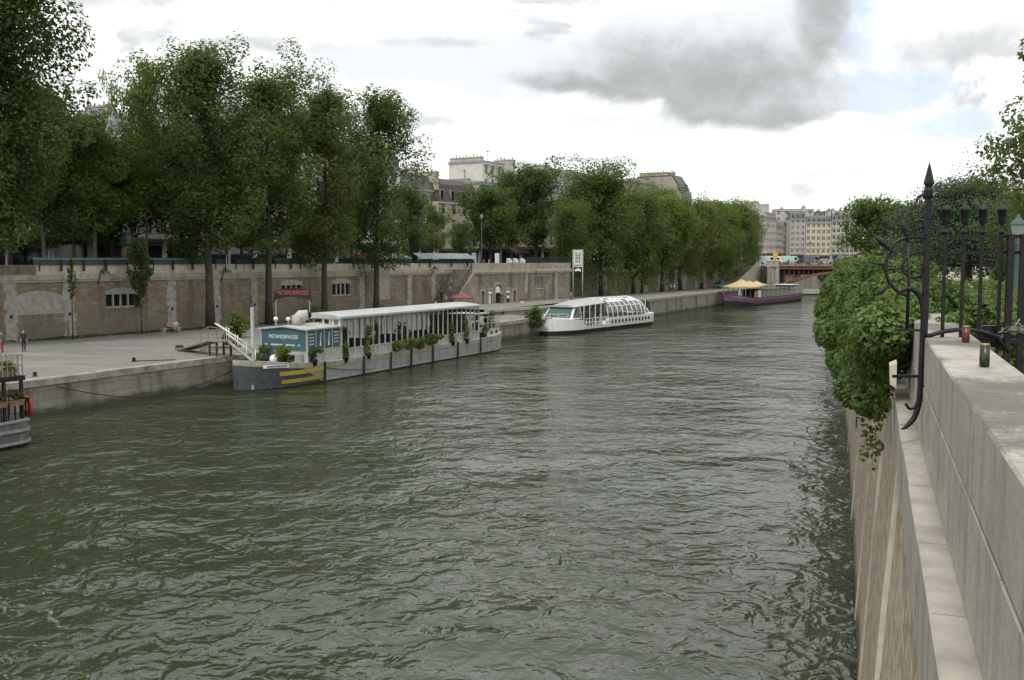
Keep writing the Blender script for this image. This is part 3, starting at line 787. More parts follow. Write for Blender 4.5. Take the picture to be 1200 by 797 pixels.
def blocks(name, mats, parent, Y0, Y1, length, o0, o1, z0, z1, seed, topmi=None, g=.006, jit=.004):
    rnd = random.Random(seed); mb = MB(); Y = Y0
    while Y < Y1 - .05:
        L = length * rnd.uniform(.85, 1.15); Ye = min(Y + L, Y1)
        j = rnd.uniform(-jit, jit); js = rnd.uniform(-jit, jit); nn = max(1, int((Ye-Y)/.7)); rr = []
        dj = rnd.uniform(0, .01)
        for i in range(nn+1):
            p, n = pw_at(Y + g + (Ye-Y-2*g)*i/nn); c = .012
            za, zb = z0 + g*.6, z1 + j
            rr.append([p + n*(o0+js) + Vector((0,0,za)), p + n*(o1+js) + Vector((0,0,za)), p + n*(o1+js) + Vector((0,0,zb-c)), p + n*(o1+js-c) + Vector((0,0,zb)), p + n*(o0+c) + Vector((0,0,zb)), p + n*o0 + Vector((0,0,zb-c))])
        b0 = len(mb.f); mb.loft(rr)
        if topmi is not None:
            for fi in range(b0, len(mb.f)):
                zz = [mb.v[k][2] for k in mb.f[fi]]
                if min(zz) > zb - c - 1e-5 and len(zz) == 4: mb.m[fi] = topmi
        Y = Ye
    mb.v = [tuple(Rm @ Vector(p)) for p in mb.v]
    return mb.build(name, mats, parent, rz=wang)
blocks('ledge', [M['limestone'], M['ledgetop']], rw, -1.5, 70, 1.55, -.1, .18, 7.38, 8.0, 5, 1, g=.006)
pwl = thing('parapet_wall', 'broad limestone parapet with black crusted top beside the iron gate', 'wall')
blocks('lower_course', [M['limestone']], pwl, -1.5, 72, 1.9, -.45, .003, 8.003, 8.572, 8, None, g=.008, jit=.002)
blocks('coping', [M['limestone'], M['crust']], pwl, -1.5, 72, 2.3, -.47, .0, 8.588, 9.05, 9, 1, g=.008, jit=.002)
bed = MB(); rr = []
for Y in DY[:36]:
    p, n = pw_at(Y); rr.append([p + n*o_ + Vector((0,0,z)) for o_, z in ((-.006,8.01),(-.006,9.025),(-.43,9.025),(-.43,8.01))])
bed.loft(rr); bed.v = [tuple(Rm @ Vector(p)) for p in bed.v]; bed.build('mortar_bed', mat('dark_mortar', (.15,.14,.115), .95), pwl, rz=wang)
far = MB(); rr = []
for Y in (72, 90, 121, 150, 165, 190, 212, 235, 258):
    p, n = pw_at(Y); rr.append([p + n*.0 + Vector((0,0,7.4)), p + n*.0 + Vector((0,0,9.05)), p - n*.45 + Vector((0,0,9.05)), p - n*.45 + Vector((0,0,7.4))])
far.loft(rr, 0, True, False)
far.v = [tuple(Rm @ Vector(p)) for p in far.v]; far.build('far_course', M['limestone'], pwl, rz=wang)
# ------------------------------------------------------------------ trees
def leaves_mesh(name, clumps, n, size, seed, mt, up=.75, shell=.5, aspect=1.5, droop=0.0):
    """many small leaf faces spread over and through the given clumps (centre, radii)"""
    rg = np.random.default_rng(seed)
    c = np.array([k[0] for k in clumps], dtype=float); r = np.array([k[1] for k in clumps], dtype=float)
    w = (r[:,0]*r[:,1]*r[:,2])**(2/3); w /= w.sum()
    idx = rg.choice(len(c), n, p=w)
    d = rg.normal(size=(n,3)); d /= np.linalg.norm(d, axis=1)[:,None]
    rad = shell + (1.12 - shell) * rg.random(n)**.6
    pos = c[idx] + d * r[idx] * rad[:,None]
    nr = d*.95 + rg.normal(size=(n,3))*.5 + np.array([0,0,up]); nr /= np.linalg.norm(nr, axis=1)[:,None]
    t = rg.normal(size=(n,3)) + np.array([0,0,-droop]); t -= nr * (t*nr).sum(1)[:,None]; t /= np.linalg.norm(t, axis=1)[:,None]
    b = np.cross(nr, t)
    s = size * (.6 + .8*rg.random(n))[:,None]
    v = np.empty((n,4,3)); v[:,0] = pos - t*s*aspect*.5; v[:,1] = pos + b*s*.5 - t*s*.1; v[:,2] = pos + t*s*aspect*.5; v[:,3] = pos - b*s*.5 - t*s*.1
    me = bpy.data.meshes.new(name)
    me.vertices.add(n*4); me.vertices.foreach_set('co', v.reshape(-1))
    me.loops.add(n*4); me.loops.foreach_set('vertex_index', np.arange(n*4, dtype=np.int32))
    me.polygons.add(n); me.polygons.foreach_set('loop_start', np.arange(0, n*4, 4, dtype=np.int32)); me.polygons.foreach_set('loop_total', np.full(n, 4, dtype=np.int32))
    me.materials.append(mt); me.update(calc_edges=True)
    return me
def put(name, me, parent, loc=(0,0,0)):
    o = bpy.data.objects.new(name, me); C.objects.link(o); o.parent = parent; o.location = loc; return o

def make_tree(name, label, cat, kind, seed, H, Rw, base, n, size, leafm, barkm, r0, lean=0.0, group=None, stretch=1.25, limbs=30, open_=0.0, low=0.0):
    """tapered trunk with limbs; the limbs carry clumps of leaves. H height, Rw crown half-width, base start of the crown"""
    rnd = random.Random(seed)
    t = thing(name, label, cat, group=group)
    tr = MB(); pts = []; rs = []
    ax = rnd.uniform(0, 6.28); N = 9
    wob = [(rnd.uniform(-.18,.18), rnd.uniform(-.18,.18)) for _ in range(N+1)]
    for i in range(N+1):
        f = i/N; z = H*.93*f
        l = lean*H*(f**1.4)
        pts.append(Vector((math.cos(ax)*l + wob[i][0]*f*H*.03, math.sin(ax)*l + wob[i][1]*f*H*.03, z)))
        rs.append(max(.03, r0*((1-f)**.8)*(1.25 if i == 0 else 1)))
    tr.tube(pts, rs, 9)
    def trunk(z):
        f = min(max(z/(H*.93), 0), .999)*N; i = int(f); return pts[i].lerp(pts[i+1], f-i)
    clumps = []
    ga = rnd.uniform(0, 6.28)
    for k in range(limbs):
        f = (k+.5)/limbs
        z0 = base*.82 + (H*.9 - base*.82)*f
        ga += 2.4 + rnd.uniform(-.5,.5)
        if kind == 'poplar':
            prof = (math.sin(math.pi*min(1, (f*.86+.16)))**.75)
            L = Rw*prof*rnd.uniform(.72,1.12); elev = R(rnd.uniform(28,52)) + f*.35
        elif kind == 'plane':
            prof = math.sin(math.pi*(f*.8+.17))**.55
            L = Rw*prof*rnd.uniform(.7,1.15); elev = R(rnd.uniform(5,42)) + f*.4
        elif kind == 'cedar':
            prof = max(.12, (1-f)**.55)
            L = Rw*prof*rnd.uniform(.75,1.1); elev = R(rnd.uniform(-4,12))
        else:
            prof = math.sin(math.pi*(f*.8+.15))**.8
            L = Rw*prof*rnd.uniform(.7,1.1); elev = R(rnd.uniform(30,65))
        p0 = trunk(z0); dirv = Vector((math.cos(ga)*math.cos(elev), math.sin(ga)*math.cos(elev), math.sin(elev)))
        Lr = L/max(.35, math.cos(elev))
        if p0.z + dirv.z*Lr > H*1.01: Lr = max(.8, (H*1.01-p0.z)/max(dirv.z,.1))
        sag = -.12*Lr if kind in ('cedar',) else .05*Lr
        mid = p0 + dirv*Lr*.5 + Vector((0,0,-sag*.4)); end = p0 + dirv*Lr + Vector((0,0,sag))
        rl = max(.03, r0*.33*(1-f*.7))
        tr.tube([p0, mid, end], [rl, rl*.6, .02], 5)
        nc = 4 if kind != 'cedar' else 5
        for j in range(nc):
            q = .32 + .72*j/(nc-1) if nc > 1 else 1
            if rnd.random() < open_: continue
            c = (p0.lerp(mid, q*2) if q < .5 else mid.lerp(end, (q-.5)*2))
            s = Rw*(.20 + .10*rnd.random())*(1.12 - .35*abs(q-.6))
            if kind == 'cedar':
                c = c + Vector((rnd.gauss(0,.35), rnd.gauss(0,.35), rnd.gauss(0,.1)))
                clumps.append((c, (s*1.35, s*1.35, s*.26))); clumps.append((c + Vector((rnd.gauss(0,.4), rnd.gauss(0,.4), -s*.35)), (s*.6, s*.6, s*.3)))
            else:
                c = c + Vector((rnd.gauss(0,.3*s), rnd.gauss(0,.3*s), rnd.gauss(0,.3*s)))
                e = rnd.uniform(.8,1.25)
                clumps.append((c, (s*e, s/e, s*stretch)))
                # side twigs fill between the limbs
                if kind != 'sapling':
                    a2 = rnd.uniform(0,6.28); c2 = c + Vector((math.cos(a2), math.sin(a2), rnd.uniform(-.5,.6)))*s*1.25
                    clumps.append((c2, (s*.6, s*.6, s*.6*stretch)))
    # leader
    for j in range(4):
        clumps.append((trunk(H*(.72+.07*j)), (Rw*.2, Rw*.2, Rw*.26*stretch)))
    if low:                                   # hanging skirt of foliage reaching towards the ground
        for j in range(int(14*low)):
            a2 = rnd.uniform(0,6.28); rr = Rw*rnd.uniform(.35,.85); z = base*rnd.uniform(.32,1.0)
            clumps.append((trunk(z) + Vector((math.cos(a2)*rr, math.sin(a2)*rr, 0)), (Rw*.2, Rw*.2, Rw*.3)))
    tr.build('trunk', barkm, t, fix=False)
    put('crown', leaves_mesh('crown', [(tuple(c), r) for c, r in clumps], n, size, seed, leafm, shell=.66), t)
    return t

FACE = {}
def wall_ray(px, off):
    s = wall_s(px, off); return Wp(s, off)

# --- tall poplars standing on the lower quay
GQ = 'tall poplars on the lower quay'
protoP = [
  make_tree('poplar_tree', 'x', 'tree', 'poplar', 11, 32, 5.4, 9.5, 36000, .20, M['leaf_dark'], M['bark'], .40, .012, GQ),
  make_tree('poplar_tree', 'x', 'tree', 'poplar', 23, 32, 5.0, 10, 32000, .20, M['leaf_mid'], M['bark'], .37, .02, GQ, open_=.1),
  make_tree('poplar_tree', 'x', 'tree', 'poplar', 35, 32, 5.2, 9, 33000, .20, M['leaf_olive'], M['bark'], .36, .018, GQ, open_=.05),
  make_tree('poplar_tree', 'x', 'tree', 'poplar', 47, 32, 4.9, 8.5, 33000, .20, M['leaf_dark'], M['bark'], .36, .02, GQ, open_=.08),
]
def place(o, p, rz, label, sc=None):
    o.location = p; o.rotation_euler = (0,0,rz); o['label'] = label
    if sc: o.scale = sc if isinstance(sc, tuple) else (sc,)*3
    return o
def zfix(p, z): return Vector((p.x, p.y, z))
place(protoP[0], zfix(wall_ray(246, -2.2), QZ), .4, 'tall dark poplar rising between the seated pair and the boarding stair, thick straight trunk', (1.2,1.2,.985))
place(protoP[1], zfix(wall_ray(315, -2.2), QZ), 1.9, 'tall poplar with forked trunk behind the red arched boat sign', (1.2,1.2,.945))
place(protoP[2], zfix(wall_ray(380, -2.0), QZ), 3.0, 'olive green poplar with slim dark trunk between two barred windows', (1.15,1.15,.925))
place(protoP[3], zfix(wall_ray(441, -2.0), QZ), 4.1, 'last poplar of the tall row, standing where the book stalls have raised grey lids', (1.15,1.15,.95))
place(make_tree('poplar_tree', 'x', 'tree', 'poplar', 59, 43, 7.6, 10, 190000, .235, M['leaf_dark'], M['bark'], .55, .012, GQ, limbs=60), zfix(wall_ray(-26, -2.0), QZ), 2.2, 'huge dark poplar at the edge of the picture above the two standing people')

# --- plane trees on the street behind the wall
GS = 'plane trees along the street above the wall'
protoS = [
  make_tree('plane_tree', 'x', 'tree', 'plane', 5, 17, 5.6, 5.5, 19000, .23, M['leaf_mid'], M['palebark'], .25, .05, GS, stretch=.85, limbs=24),
  make_tree('plane_tree', 'x', 'tree', 'plane', 17, 18, 5.2, 6, 16000, .23, M['leaf_light'], M['palebark'], .24, .04, GS, stretch=.85, limbs=22, open_=.15),
  make_tree('plane_tree', 'x', 'tree', 'plane', 29, 17, 5.6, 5, 19000, .23, M['leaf_dark'], M['bark'], .26, .03, GS, stretch=.9, limbs=24),
]
def sp(px, off): return zfix(wall_ray(px, off), ST_Z)
place(protoS[0], sp(54, 5), .3, 'plane tree with pale leaning trunk just beyond the end of the green stalls')
place(protoS[1], sp(113, 5.5), 2.2, 'bright green plane tree with pale trunk behind the closed green stalls', (1,1,.85))
dup(protoS[1], sp(174, 6), 5.1, 'thin topped pale barked plane tree beside the dark advertising column', sc=(.62,.62,1.22))
place(protoS[2], sp(134, 11), 1.0, 'dark plane tree standing back from the street between two pale trunks', (1,1,.82))
dup(protoS[2], sp(14, 8), 2.7, 'dark plane tree in the gloom above the unroofed end of the wall', sc=(1.1,1.1,1))
dup(protoS[0], sp(88, 13), 4.0, 'shaded plane tree in the second row behind the closed green stalls', sc=(1,1,.8))
dup(protoS[2], sp(214, 10), 4.4, 'dark plane tree behind the thick straight poplar trunk', sc=(1.05,1.05,.98))
dup(protoS[0], sp(285, 9), 5.5, 'plane tree behind the middle book stalls, half hidden by the poplars', sc=(.9,.9,.88))
dup(protoS[1], sp(356, 8), 1.2, 'small bright plane tree above the yellow lettered street sign', sc=(.55,.55,.5))
dup(protoS[2], sp(412, 12), 3.3, 'plane tree behind the red awning, mostly hidden by the poplar row', sc=(.8,.8,.85))
place(make_tree('plane_tree', 'x', 'tree', 'plane', 61, 12.6, 4.6, 4.4, 15000, .25, M['leaf_dark'], M['bark'], .3, .03, GS, stretch=.9), sp(575, 7), 1.0, 'round headed street tree standing beside the top of the stone stair')
place(make_tree('plane_tree', 'x', 'tree', 'poplar', 67, 18.5, 4.4, 5, 17000, .25, M['leaf_dark'], M['bark'], .34, .02, GS, stretch=1.0), sp(628, 8), 1.0, 'tallest street tree beside the stair, dark with a lobed crown')
dup(protoS[2], sp(600, 14), .6, 'dark street tree squeezed between the round headed tree and the tallest one', sc=(.8,.8,1.0))
dup(protoS[1], sp(511, 5), 1.2, 'small bright green young tree rising behind the raised grey stall lids', sc=(.42,.42,.52))
dup(protoS[0], sp(540, 9), 2.1, 'olive plane tree behind the last raised stall lid', sc=(.4,.4,.42))
dup(protoS[2], sp(482, 11), 5.9, 'plane tree half behind the last poplar of the row, over the stall lids', sc=(.66,.66,.72))

# --- poplars and willows on the far quay
GF = 'leaning poplars on the far quay'
pf = [
  make_tree('poplar_tree', 'x', 'tree', 'poplar', 71, 26, 7.6, 6.5, 34000, .29, M['leaf_mid'], M['bark'], .45, .03, GF, low=1.5, stretch=1.2, limbs=34),
  make_tree('poplar_tree', 'x', 'tree', 'poplar', 83, 24, 6.2, 7, 26000, .27, M['leaf_olive'], M['bark'], .4, .05, GF, stretch=1.7, limbs=32, low=.4),
  make_tree('poplar_tree', 'x', 'tree', 'poplar', 97, 24, 5.2, 6.5, 24000, .28, M['leaf_light'], M['bark'], .38, .05, GF, stretch=1.7, limbs=28, low=.3),
]
def fq(px, off): return zfix(wall_ray(px, off), QZ2)
place(pf[0], fq(704, -2.5), .5, 'broadest poplar of the far quay, foliage down to the ground behind the stop sign', (1.0,1.0,.86))
dup(pf[0], fq(668, -1.8), 2.9, 'dark poplar overhanging the barred window beside the stop sign', sc=(.55,.55,.6))
place(pf[1], fq(742, -2.5), 1.9, 'olive poplar with feathery top next to the broadest poplar', (1,1,.8))
place(pf[2], fq(752, -3.2), 3.9, 'short bright green tree in front of the leaning trunks', (.72,.72,.55))
dup(pf[2], fq(775, -2.5), 4.9, 'light feathery poplar in the middle of the far row', sc=(1.1,1.1,.8))
dup(pf[1], fq(797, -2.5), 5.0, 'olive poplar above the paired dark windows', sc=(1.0,1.0,.8))
dup(pf[1], fq(822, -2.5), .8, 'upright shooted poplar before the last bay of the far row', sc=(1.0,1.0,.78))
dup(pf[2], fq(843, -2.5), 2.0, 'feathery yellowish poplar above the green parked car', sc=(1.1,1.1,.80))
dup(pf[1], fq(862, -2.0), 3.4, 'dark green poplar next to last before the bridge', sc=(.85,.85,.84))
dup(pf[0], fq(879, 4), 4.0, 'last poplar of the far row, loose crown over the bridge stair', sc=(.42,.42,.7))
for px, off, rz, sc, lb in ((690, 9, 1, .95, 'street tree behind the broadest poplar'), (765, 10, 2, 1.0, 'street tree behind the light feathery poplar of the far row'), (835, 10, 3, .95, 'street tree behind the far end of the poplar row')):
    o = dup(protoS[2], sp(px, off), rz, lb, sc=(sc*1.15, sc*1.15, sc))

# --- right bank
place(make_tree('round_tree', 'x', 'tree', 'plane', 101, 10.2, 4.9, 2.6, 9000, .3, M['leaf_mid'], M['bark'], .28, .03, stretch=.85, limbs=26), Vector((52.4, 150, PK_Z)), .4, 'round green tree beyond the vine covered wall in front of the pale facades', (.88,.88,.93))
place(make_tree('round_tree', 'x', 'tree', 'plane', 103, 9.2, 4.4, 2.4, 7000, .3, M['leaf_mid'], M['bark'], .25, .03, stretch=.85, limbs=22), Vector((57.2, 146, PK_Z)), 1.4, 'smaller round tree between the pale facades and the cedar')
o = make_tree('cedar_tree', 'x', 'tree', 'cedar', 107, 9.2, 8.6, 1.6, 76000, .12, M['leaf_cedar'], M['bark'], .42, .01, limbs=60)
place(o, Vector((36.4, 82, PK_Z)), .3, 'spreading dark cedar with layered drooping boughs behind the iron gate', (.86,.86,.95))
o = make_tree('cedar_tree', 'x', 'tree', 'cedar', 109, 9.2, 7.6, 1.4, 56000, .13, M['leaf_cedar'], M['bark'], .4, .01, limbs=44)
place(o, Vector((48.5, 92, PK_Z)), 1.3, 'second cedar, behind the green lamp post at the edge of the park', (1,1,.95))
o = make_tree('chestnut_tree', 'x', 'tree', 'plane', 113, 11.5, 4.4, 3.4, 46000, .15, M['leaf_olive'], M['bark'], .3, .0, stretch=.9, limbs=26)
place(o, Vector((28.3, 50, PK_Z)), .3, 'olive green tree leaning in at the very edge above the lamp post', (1,1,1.04))
for i, (x, y, sc, lb) in enumerate(((33,64,.62,'dark bushy tree under the cedar beside the trimmed cone'),(41,70,.6,'dark bushy tree below the second cedar'),(44,110,.8,'dark tree filling the gap between the round trees and the cedar'),(60,118,.9,'dark tree in the depth of the park behind the second cedar'),(62,84,.85,'dark tree beyond the sandy walk at the park edge'))):
    dup(protoS[2], Vector((x, y, PK_Z-.5)), i*1.3, lb, sc=(sc*.9, sc*.9, sc*.52), group='dark trees under the cedars')

# --- young trees with stakes against the left wall
def sapling(px, off, label, H, Rw, base, n, leafm, seed, stakes=3):
    p = zfix(wall_ray(px, off), QZ)
    t = make_tree('young_tree', label, 'young tree', 'sapling', seed, H, Rw, base, n, .17, leafm, M['bark'], .07, .01, 'young staked trees by the wall', stretch=1.8, limbs=16)
    t.location = p
    for k in range(stakes):
        a = 2.1*k + .5; f = MB(); f.tube([(math.cos(a)*.75, math.sin(a)*.75, 0), (math.cos(a)*.7, math.sin(a)*.7, 1.9)], .06, 6); s_ = f.build('stake', M['palewood'], t)
    f = MB(); ring = [(math.cos(2*math.pi*k/3+.5)*.71, math.sin(2*math.pi*k/3+.5)*.71, 1.6) for k in range(3)]
    for k in range(3): f.bar((math.cos(2.1*k+.5)*.71, math.sin(2.1*k+.5)*.71, 1.6), (math.cos(2.1*((k+1)%3)+.5)*.71, math.sin(2.1*((k+1)%3)+.5)*.71, 1.6), .08, .05)
    f.build('tie_rail', M['palewood'], t)
    return t
sapling(84, -2.6, 'thin sapling with a sparse tuft and three stakes below the blind arch', 8.2, .45, 4.6, 420, M['leaf_light'], 121)
sapling(165, -2.4, 'slender columnar young tree with full green crown beside the four paned barred window', 9.8, 1.12, 3.6, 4200, M['leaf_mid'], 123)

# --- shrubs and ground plants
def shrub(label, p, r, h, n, size, leafm, seed, name='shrub', group=None, cat='shrub'):
    rnd = random.Random(seed); t = thing(name, label, cat, p, 0, group)
    cl = [((rnd.gauss(0,r*.38), rnd.gauss(0,r*.38), h*(.25+.6*rnd.random())), (r*.42, r*.42, h*.26)) for _ in range(16)]
    st_ = MB()
    for c, _ in cl[:8]: st_.tube([(0,0,0), (c[0]*.4, c[1]*.4, c[2]*.6), c], [.04,.025,.01], 5)
    st_.build('stem', M['bark'], t)
    put('foliage', leaves_mesh('foliage', cl, n, size, seed, leafm), t)
    return t
shrub('yellow green bush standing on the quay behind the white boarding rails', gnd(277, 396, QZ), 1.3, 2.6, 1700, .17, M['leaf_yellow'], 131)
shrub('dark green bush on the quay edge at the foot of the white boarding rails', gnd(272, 412, 1.9), .75, 1.7, 1500, .13, M['leaf_mid'], 132)
shrub('low yellow green weeds at the foot of the wall behind the glazed roof', zfix(wall_ray(372, -2.2), QZ), 2.2, 1.7, 1300, .17, M['leaf_yellow'], 133)
shrub('small green weeds at the foot of the last tall poplar', zfix(wall_ray(446, -2.6), QZ), 1.3, 1.5, 700, .17, M['leaf_light'], 135)
shrub('green bush on the quay edge between the glazed barge stern and the landing', Qp(57.5, -.1, 1.0), 1.2, 2.6, 1500, .2, M['leaf_dark'], 137)
shrub('dark bush in the shadow under the iron bridge', Vector((91, 303, 2.0)), 3.2, 6.0, 1800, .5, M['leaf_dark'], 139)
shrub('big sprawling bush on the park edge right of the stone end of the parapet', Vector((7.3, 15.2, PK_Z)), 1.4, 1.1, 9000, .07, M['leaf_vine'], 141)
shrub('leafy bush seen through the gate bars behind the first beer can', Vector((9.0, 19.4, PK_Z)), 1.7, 1.15, 8000, .085, M['leaf_mid'], 143)
shrub('dark bush under the gate chain at the edge of the picture', Vector((6.2, 10.8, PK_Z)), .9, 1.2, 4500, .055, M['leaf_mid'], 145)
shrub('dense bush at the far side of the gate against the cedar shade', Vector((13.5, 29, PK_Z)), 2.4, 1.2, 8000, .1, M['leaf_mid'], 147)
# grass at the foot of the wall: one stuff object
rg = np.random.default_rng(5); cl = []
for k in range(150):
    px = rg.choice([rg.uniform(60,110), rg.uniform(140,215), rg.uniform(0,420)]); s_ = wall_s(px); o_ = -.15 - abs(rg.normal())*.6
    p = Wp(s_, o_, QZ); cl.append(((p.x, p.y, p.z+.06), (.5,.5,.10)))
me = leaves_mesh('grass', cl, 7000, .13, 9, M['leaf_mid'], up=.1)
o = bpy.data.objects.new('wall_foot_grass', me); C.objects.link(o); tag(o, 'thin grass and weeds along the wall foot', 'grass', kind='stuff')

# ------------------------------------------------------------------ climbing vine over the river wall
def vine(label, Y0, Y1, n, size, seed, top, hang, bulge, leafm, back=1.3, name='climbing_vine'):
    """leaf mass draped over the parapet: top(Y) crest height, hang(Y) lowest leaves, bulge(Y) how far it stands off the wall"""
    rg = np.random.default_rng(seed); cl = []; rnd = random.Random(seed)
    nC = int((Y1-Y0)*6)
    st_ = MB()
    for k in range(nC):
        Y = Y0 + (Y1-Y0)*rnd.random()
        p, nn = pw_at(Y); zt, zh, bu = top(Y), hang(Y), bulge(Y)
        u = rnd.random()
        if u < .62:            # hanging curtain
            f = rnd.random(); z = zh + (zt-zh)*f; o_ = .25 + bu*math.sin(math.pi*(.18+.75*f))*rnd.uniform(.3,1.15)
        else:                  # crest over the parapet and behind it
            o_ = rnd.uniform(-back, .4+bu*.4); z = zt - .25*((o_-.1)/1.2)**2 - rnd.uniform(0,.25)
        r = rnd.uniform(.13,.46)*(1+ (Y-Y0)*.004)
        if rnd.random() < .12: r *= .55; o_ += rnd.uniform(.1,.35); z += rnd.uniform(-.35,.3)
        c = p + nn*o_; cl.append(((c.x, c.y, z), (r, r, r*.85)))
        if k % 14 == 0: st_.tube([p + nn*.1 + Vector((0,0,9.0)), p + nn*(o_*.6+.2) + Vector((0,0,(z+9)/2+.2)), Vector((c.x,c.y,z))], [.03,.02,.01], 5)
    t = thing(name, label, 'climbing plant')
    st_.build('stem', M['bark'], t)
    put('foliage', leaves_mesh('foliage', cl, n, size, seed, leafm, up=.5, shell=.35), t)
    sh = []
    for k in range(int(nC*.5)):            # trailing and upright young shoots with bigger pale leaves
        c, r = cl[rnd.randrange(nC)]; d_ = -1 if rnd.random() < .6 else 1
        for q in range(6 if d_ < 0 else 3): sh.append(((c[0]+rnd.gauss(0,.07), c[1]+rnd.gauss(0,.07), c[2]+d_*(r[2]*.7+.13*q)), (.09,.09,.14)))
    put('young_shoots', leaves_mesh('young_shoots', sh, int(n*.045), size*1.15, seed+1, M['leaf_light'], up=.4), t)
    return t
lerp = lambda a, b, f: a + (b-a)*max(0, min(1, f))
vine('nearest vine curtain hanging over the wall beside the iron gate', 12.4, 25, 90000, .05, 151,
     lambda Y: lerp(9.22, 9.5, (Y-12)/8) + .10*math.sin(Y*1.9), lambda Y: lerp(7.75, 6.95, (Y-12.4)/10) + .22*math.sin(Y*2.3), lambda Y: lerp(.08, .75, (Y-12.4)/10), M['leaf_vine'])
vine('middle vine mass bulging furthest over the water', 25, 52, 85000, .078, 153,
     lambda Y: 9.42 + .16*math.sin(Y*.8) , lambda Y: lerp(6.75, 5.0, (Y-25)/22) + .4*math.sin(Y*1.1), lambda Y: lerp(1.0, 1.75, (Y-25)/20), M['leaf_vine'])
vine('far pale green hedge of vine along the wall towards the bridge', 52, 135, 52000, .19, 155,
     lambda Y: 9.5 + .2*math.sin(Y*.5), lambda Y: 4.0 + .7*math.sin(Y*.6), lambda Y: 1.7, M['leaf_light'], back=2.2)
# dead brown tendrils below the vine
cl = []
for k in range(22):
    Y = random.uniform(20, 29); p, nn = pw_at(Y); z = random.uniform(5.6, 7.0); c = p + nn*(.62-z*.065+.14); cl.append(((c.x, c.y, z), (.16,.16,.35)))
t = thing('dead_vine', 'brown dead tendrils hanging below the vine on the river wall', 'climbing plant')
put('foliage', leaves_mesh('foliage', cl, 90, .07, 5, M['leaf_brown'], droop=1.5), t)
# ------------------------------------------------------------------ boats: local x from bow to stern, y to port (land side), z up from the water
def hull_rings(L, W, zt, bow=6.0, stern=2.0, n=28, zb=-.6, flare=.12, sheer=.6, stern_w=.8, blunt=.3, zcut=None):
    """cross sections of a barge hull; returns list of (x, half width, top z)"""
    out = []
    for i in range(n+1):
        x = L*i/n
        if x < bow: f = blunt + (1-blunt)*math.sin(math.pi/2*(x/bow))**.8
        elif x > L-stern: f = stern_w + (1-stern_w)*math.cos(math.pi/2*(x-(L-stern))/stern)
        else: f = 1
        z = zt + sheer*max(0, 1-x/(bow*1.6))**1.5 + sheer*.5*max(0, (x-(L-stern*3))/(stern*3))**2
        out.append((x, W/2*f, z))
    return out
def band_hull(mb, secs, zl0, zl1, y_out=0.0, mi=0, cap=True):
    """hull skin between two heights given as functions of the section"""
    rr = []
    for x, w, zt in secs:
        a, b_ = zl0(x, zt), zl1(x, zt)
        t = lambda z: w*(1-.12*max(0, 1-(z+.6)/(zt+.6))**2) + y_out
        rr.append([(x, -t(a), a), (x, -t(b_), b_), (x, t(b_), b_), (x, t(a), a)])
    mb.loft(rr, mi, cap, False)
    return mb

# ================= long glazed barge (floating theatre)
boff = -3.25
b0 = Qp(quay_s(275, boff), boff)
barge = thing('theatre_barge', 'long pale grey barge with glazed gallery, teal banners and yellow striped dark bow', 'boat', b0, QANG)
L = 41.0; secs = hull_rings(L, 5.05, 1.62, bow=5.2, stern=2.0, n=60, sheer=.75, stern_w=.82, blunt=.12)
top = lambda x, zt: zt
f = MB(); band_hull(f, secs, lambda x, zt: -.9, lambda x, zt: .12); f.build('hull_bottom', M['boot'], barge)
f = MB(); band_hull(f, secs, lambda x, zt: .12, lambda x, zt: zt)
hull = f.build('hull', [M['palegrey']], barge)
# dark painted bow with slanting after edge: a 12 mm skin outside the hull
def side_poly(mb, pts, off, mi=0, both=True):
    """a patch laid on the hull side, following its width; pts in (x, z)"""
    for sgn in ((-1, 1) if both else (-1,)):
        vs = []
        for x, z in pts:
            w, zt = 0, 0
            for i in range(len(secs)-1):
                if secs[i][0] <= x <= secs[i+1][0]+1e-6:
                    q = (x-secs[i][0])/(secs[i+1][0]-secs[i][0]); w = secs[i][1]*(1-q)+secs[i+1][1]*q; zt = secs[i][2]*(1-q)+secs[i+1][2]*q
            t = w*(1-.12*max(0, 1-(z+.6)/(zt+.6))**2) + off
            vs.append((x, sgn*t, z))
        n = len(vs)
        mb.add(vs, [tuple(range(n))], mi)
def side_strip(mb, xs, z0, z1, off, mi=0, both=True):
    for i in range(len(xs)-1):
        a, b_ = xs[i], xs[i+1]
        side_poly(mb, [(a, z0(a)), (b_, z0(b_)), (b_, z1(b_)), (a, z1(a))], off, mi, both)
def topz(x):
    for i in range(len(secs)-1):
        if secs[i][0] <= x <= secs[i+1][0]+1e-6:
            q = (x-secs[i][0])/(secs[i+1][0]-secs[i][0]); return secs[i][2]*(1-q)+secs[i+1][2]*q
    return secs[-1][2]
def slant(x, a=4.4, b_=6.9): return a
bx_ = [0, .6, 1.2, 1.8, 2.41, 3.0, 3.6, 4.2, 4.8]
f = MB(); side_strip(f, bx_, lambda x: .13, lambda x: topz(x)-.42, .012)
sl = lambda x: max(.131, topz(4.8)-.42-(topz(4.8)-.55)*(x-4.8)/2.6)
side_strip(f, [4.8,5.2,5.6,6.0,6.4,6.8,7.2,7.4], lambda x: .13, sl, .012)
w0 = secs[0][1]; f.add([(-.012,-w0*.96,.13),(-.012,w0*.96,.13),(-.012,w0,topz(0)-.42),(-.012,-w0,topz(0)-.42)], [(0,1,2,3)])
f.build('bow_paint', M['darkgrey'], barge, fix=False)
f = MB()
f = MB(); side_strip(f, [2.6+.4*k for k in range(14)], lambda x: .98, lambda x: 1.3, .024, 0, False); f.build('bow_stripe', M['yellow'], barge, fix=False)
f = MB(); side_strip(f, [2.8+.4*k for k in range(14)], lambda x: .36, lambda x: .66, .024, 0, False); f.build('bow_stripe', M['yellow'], barge, fix=False)
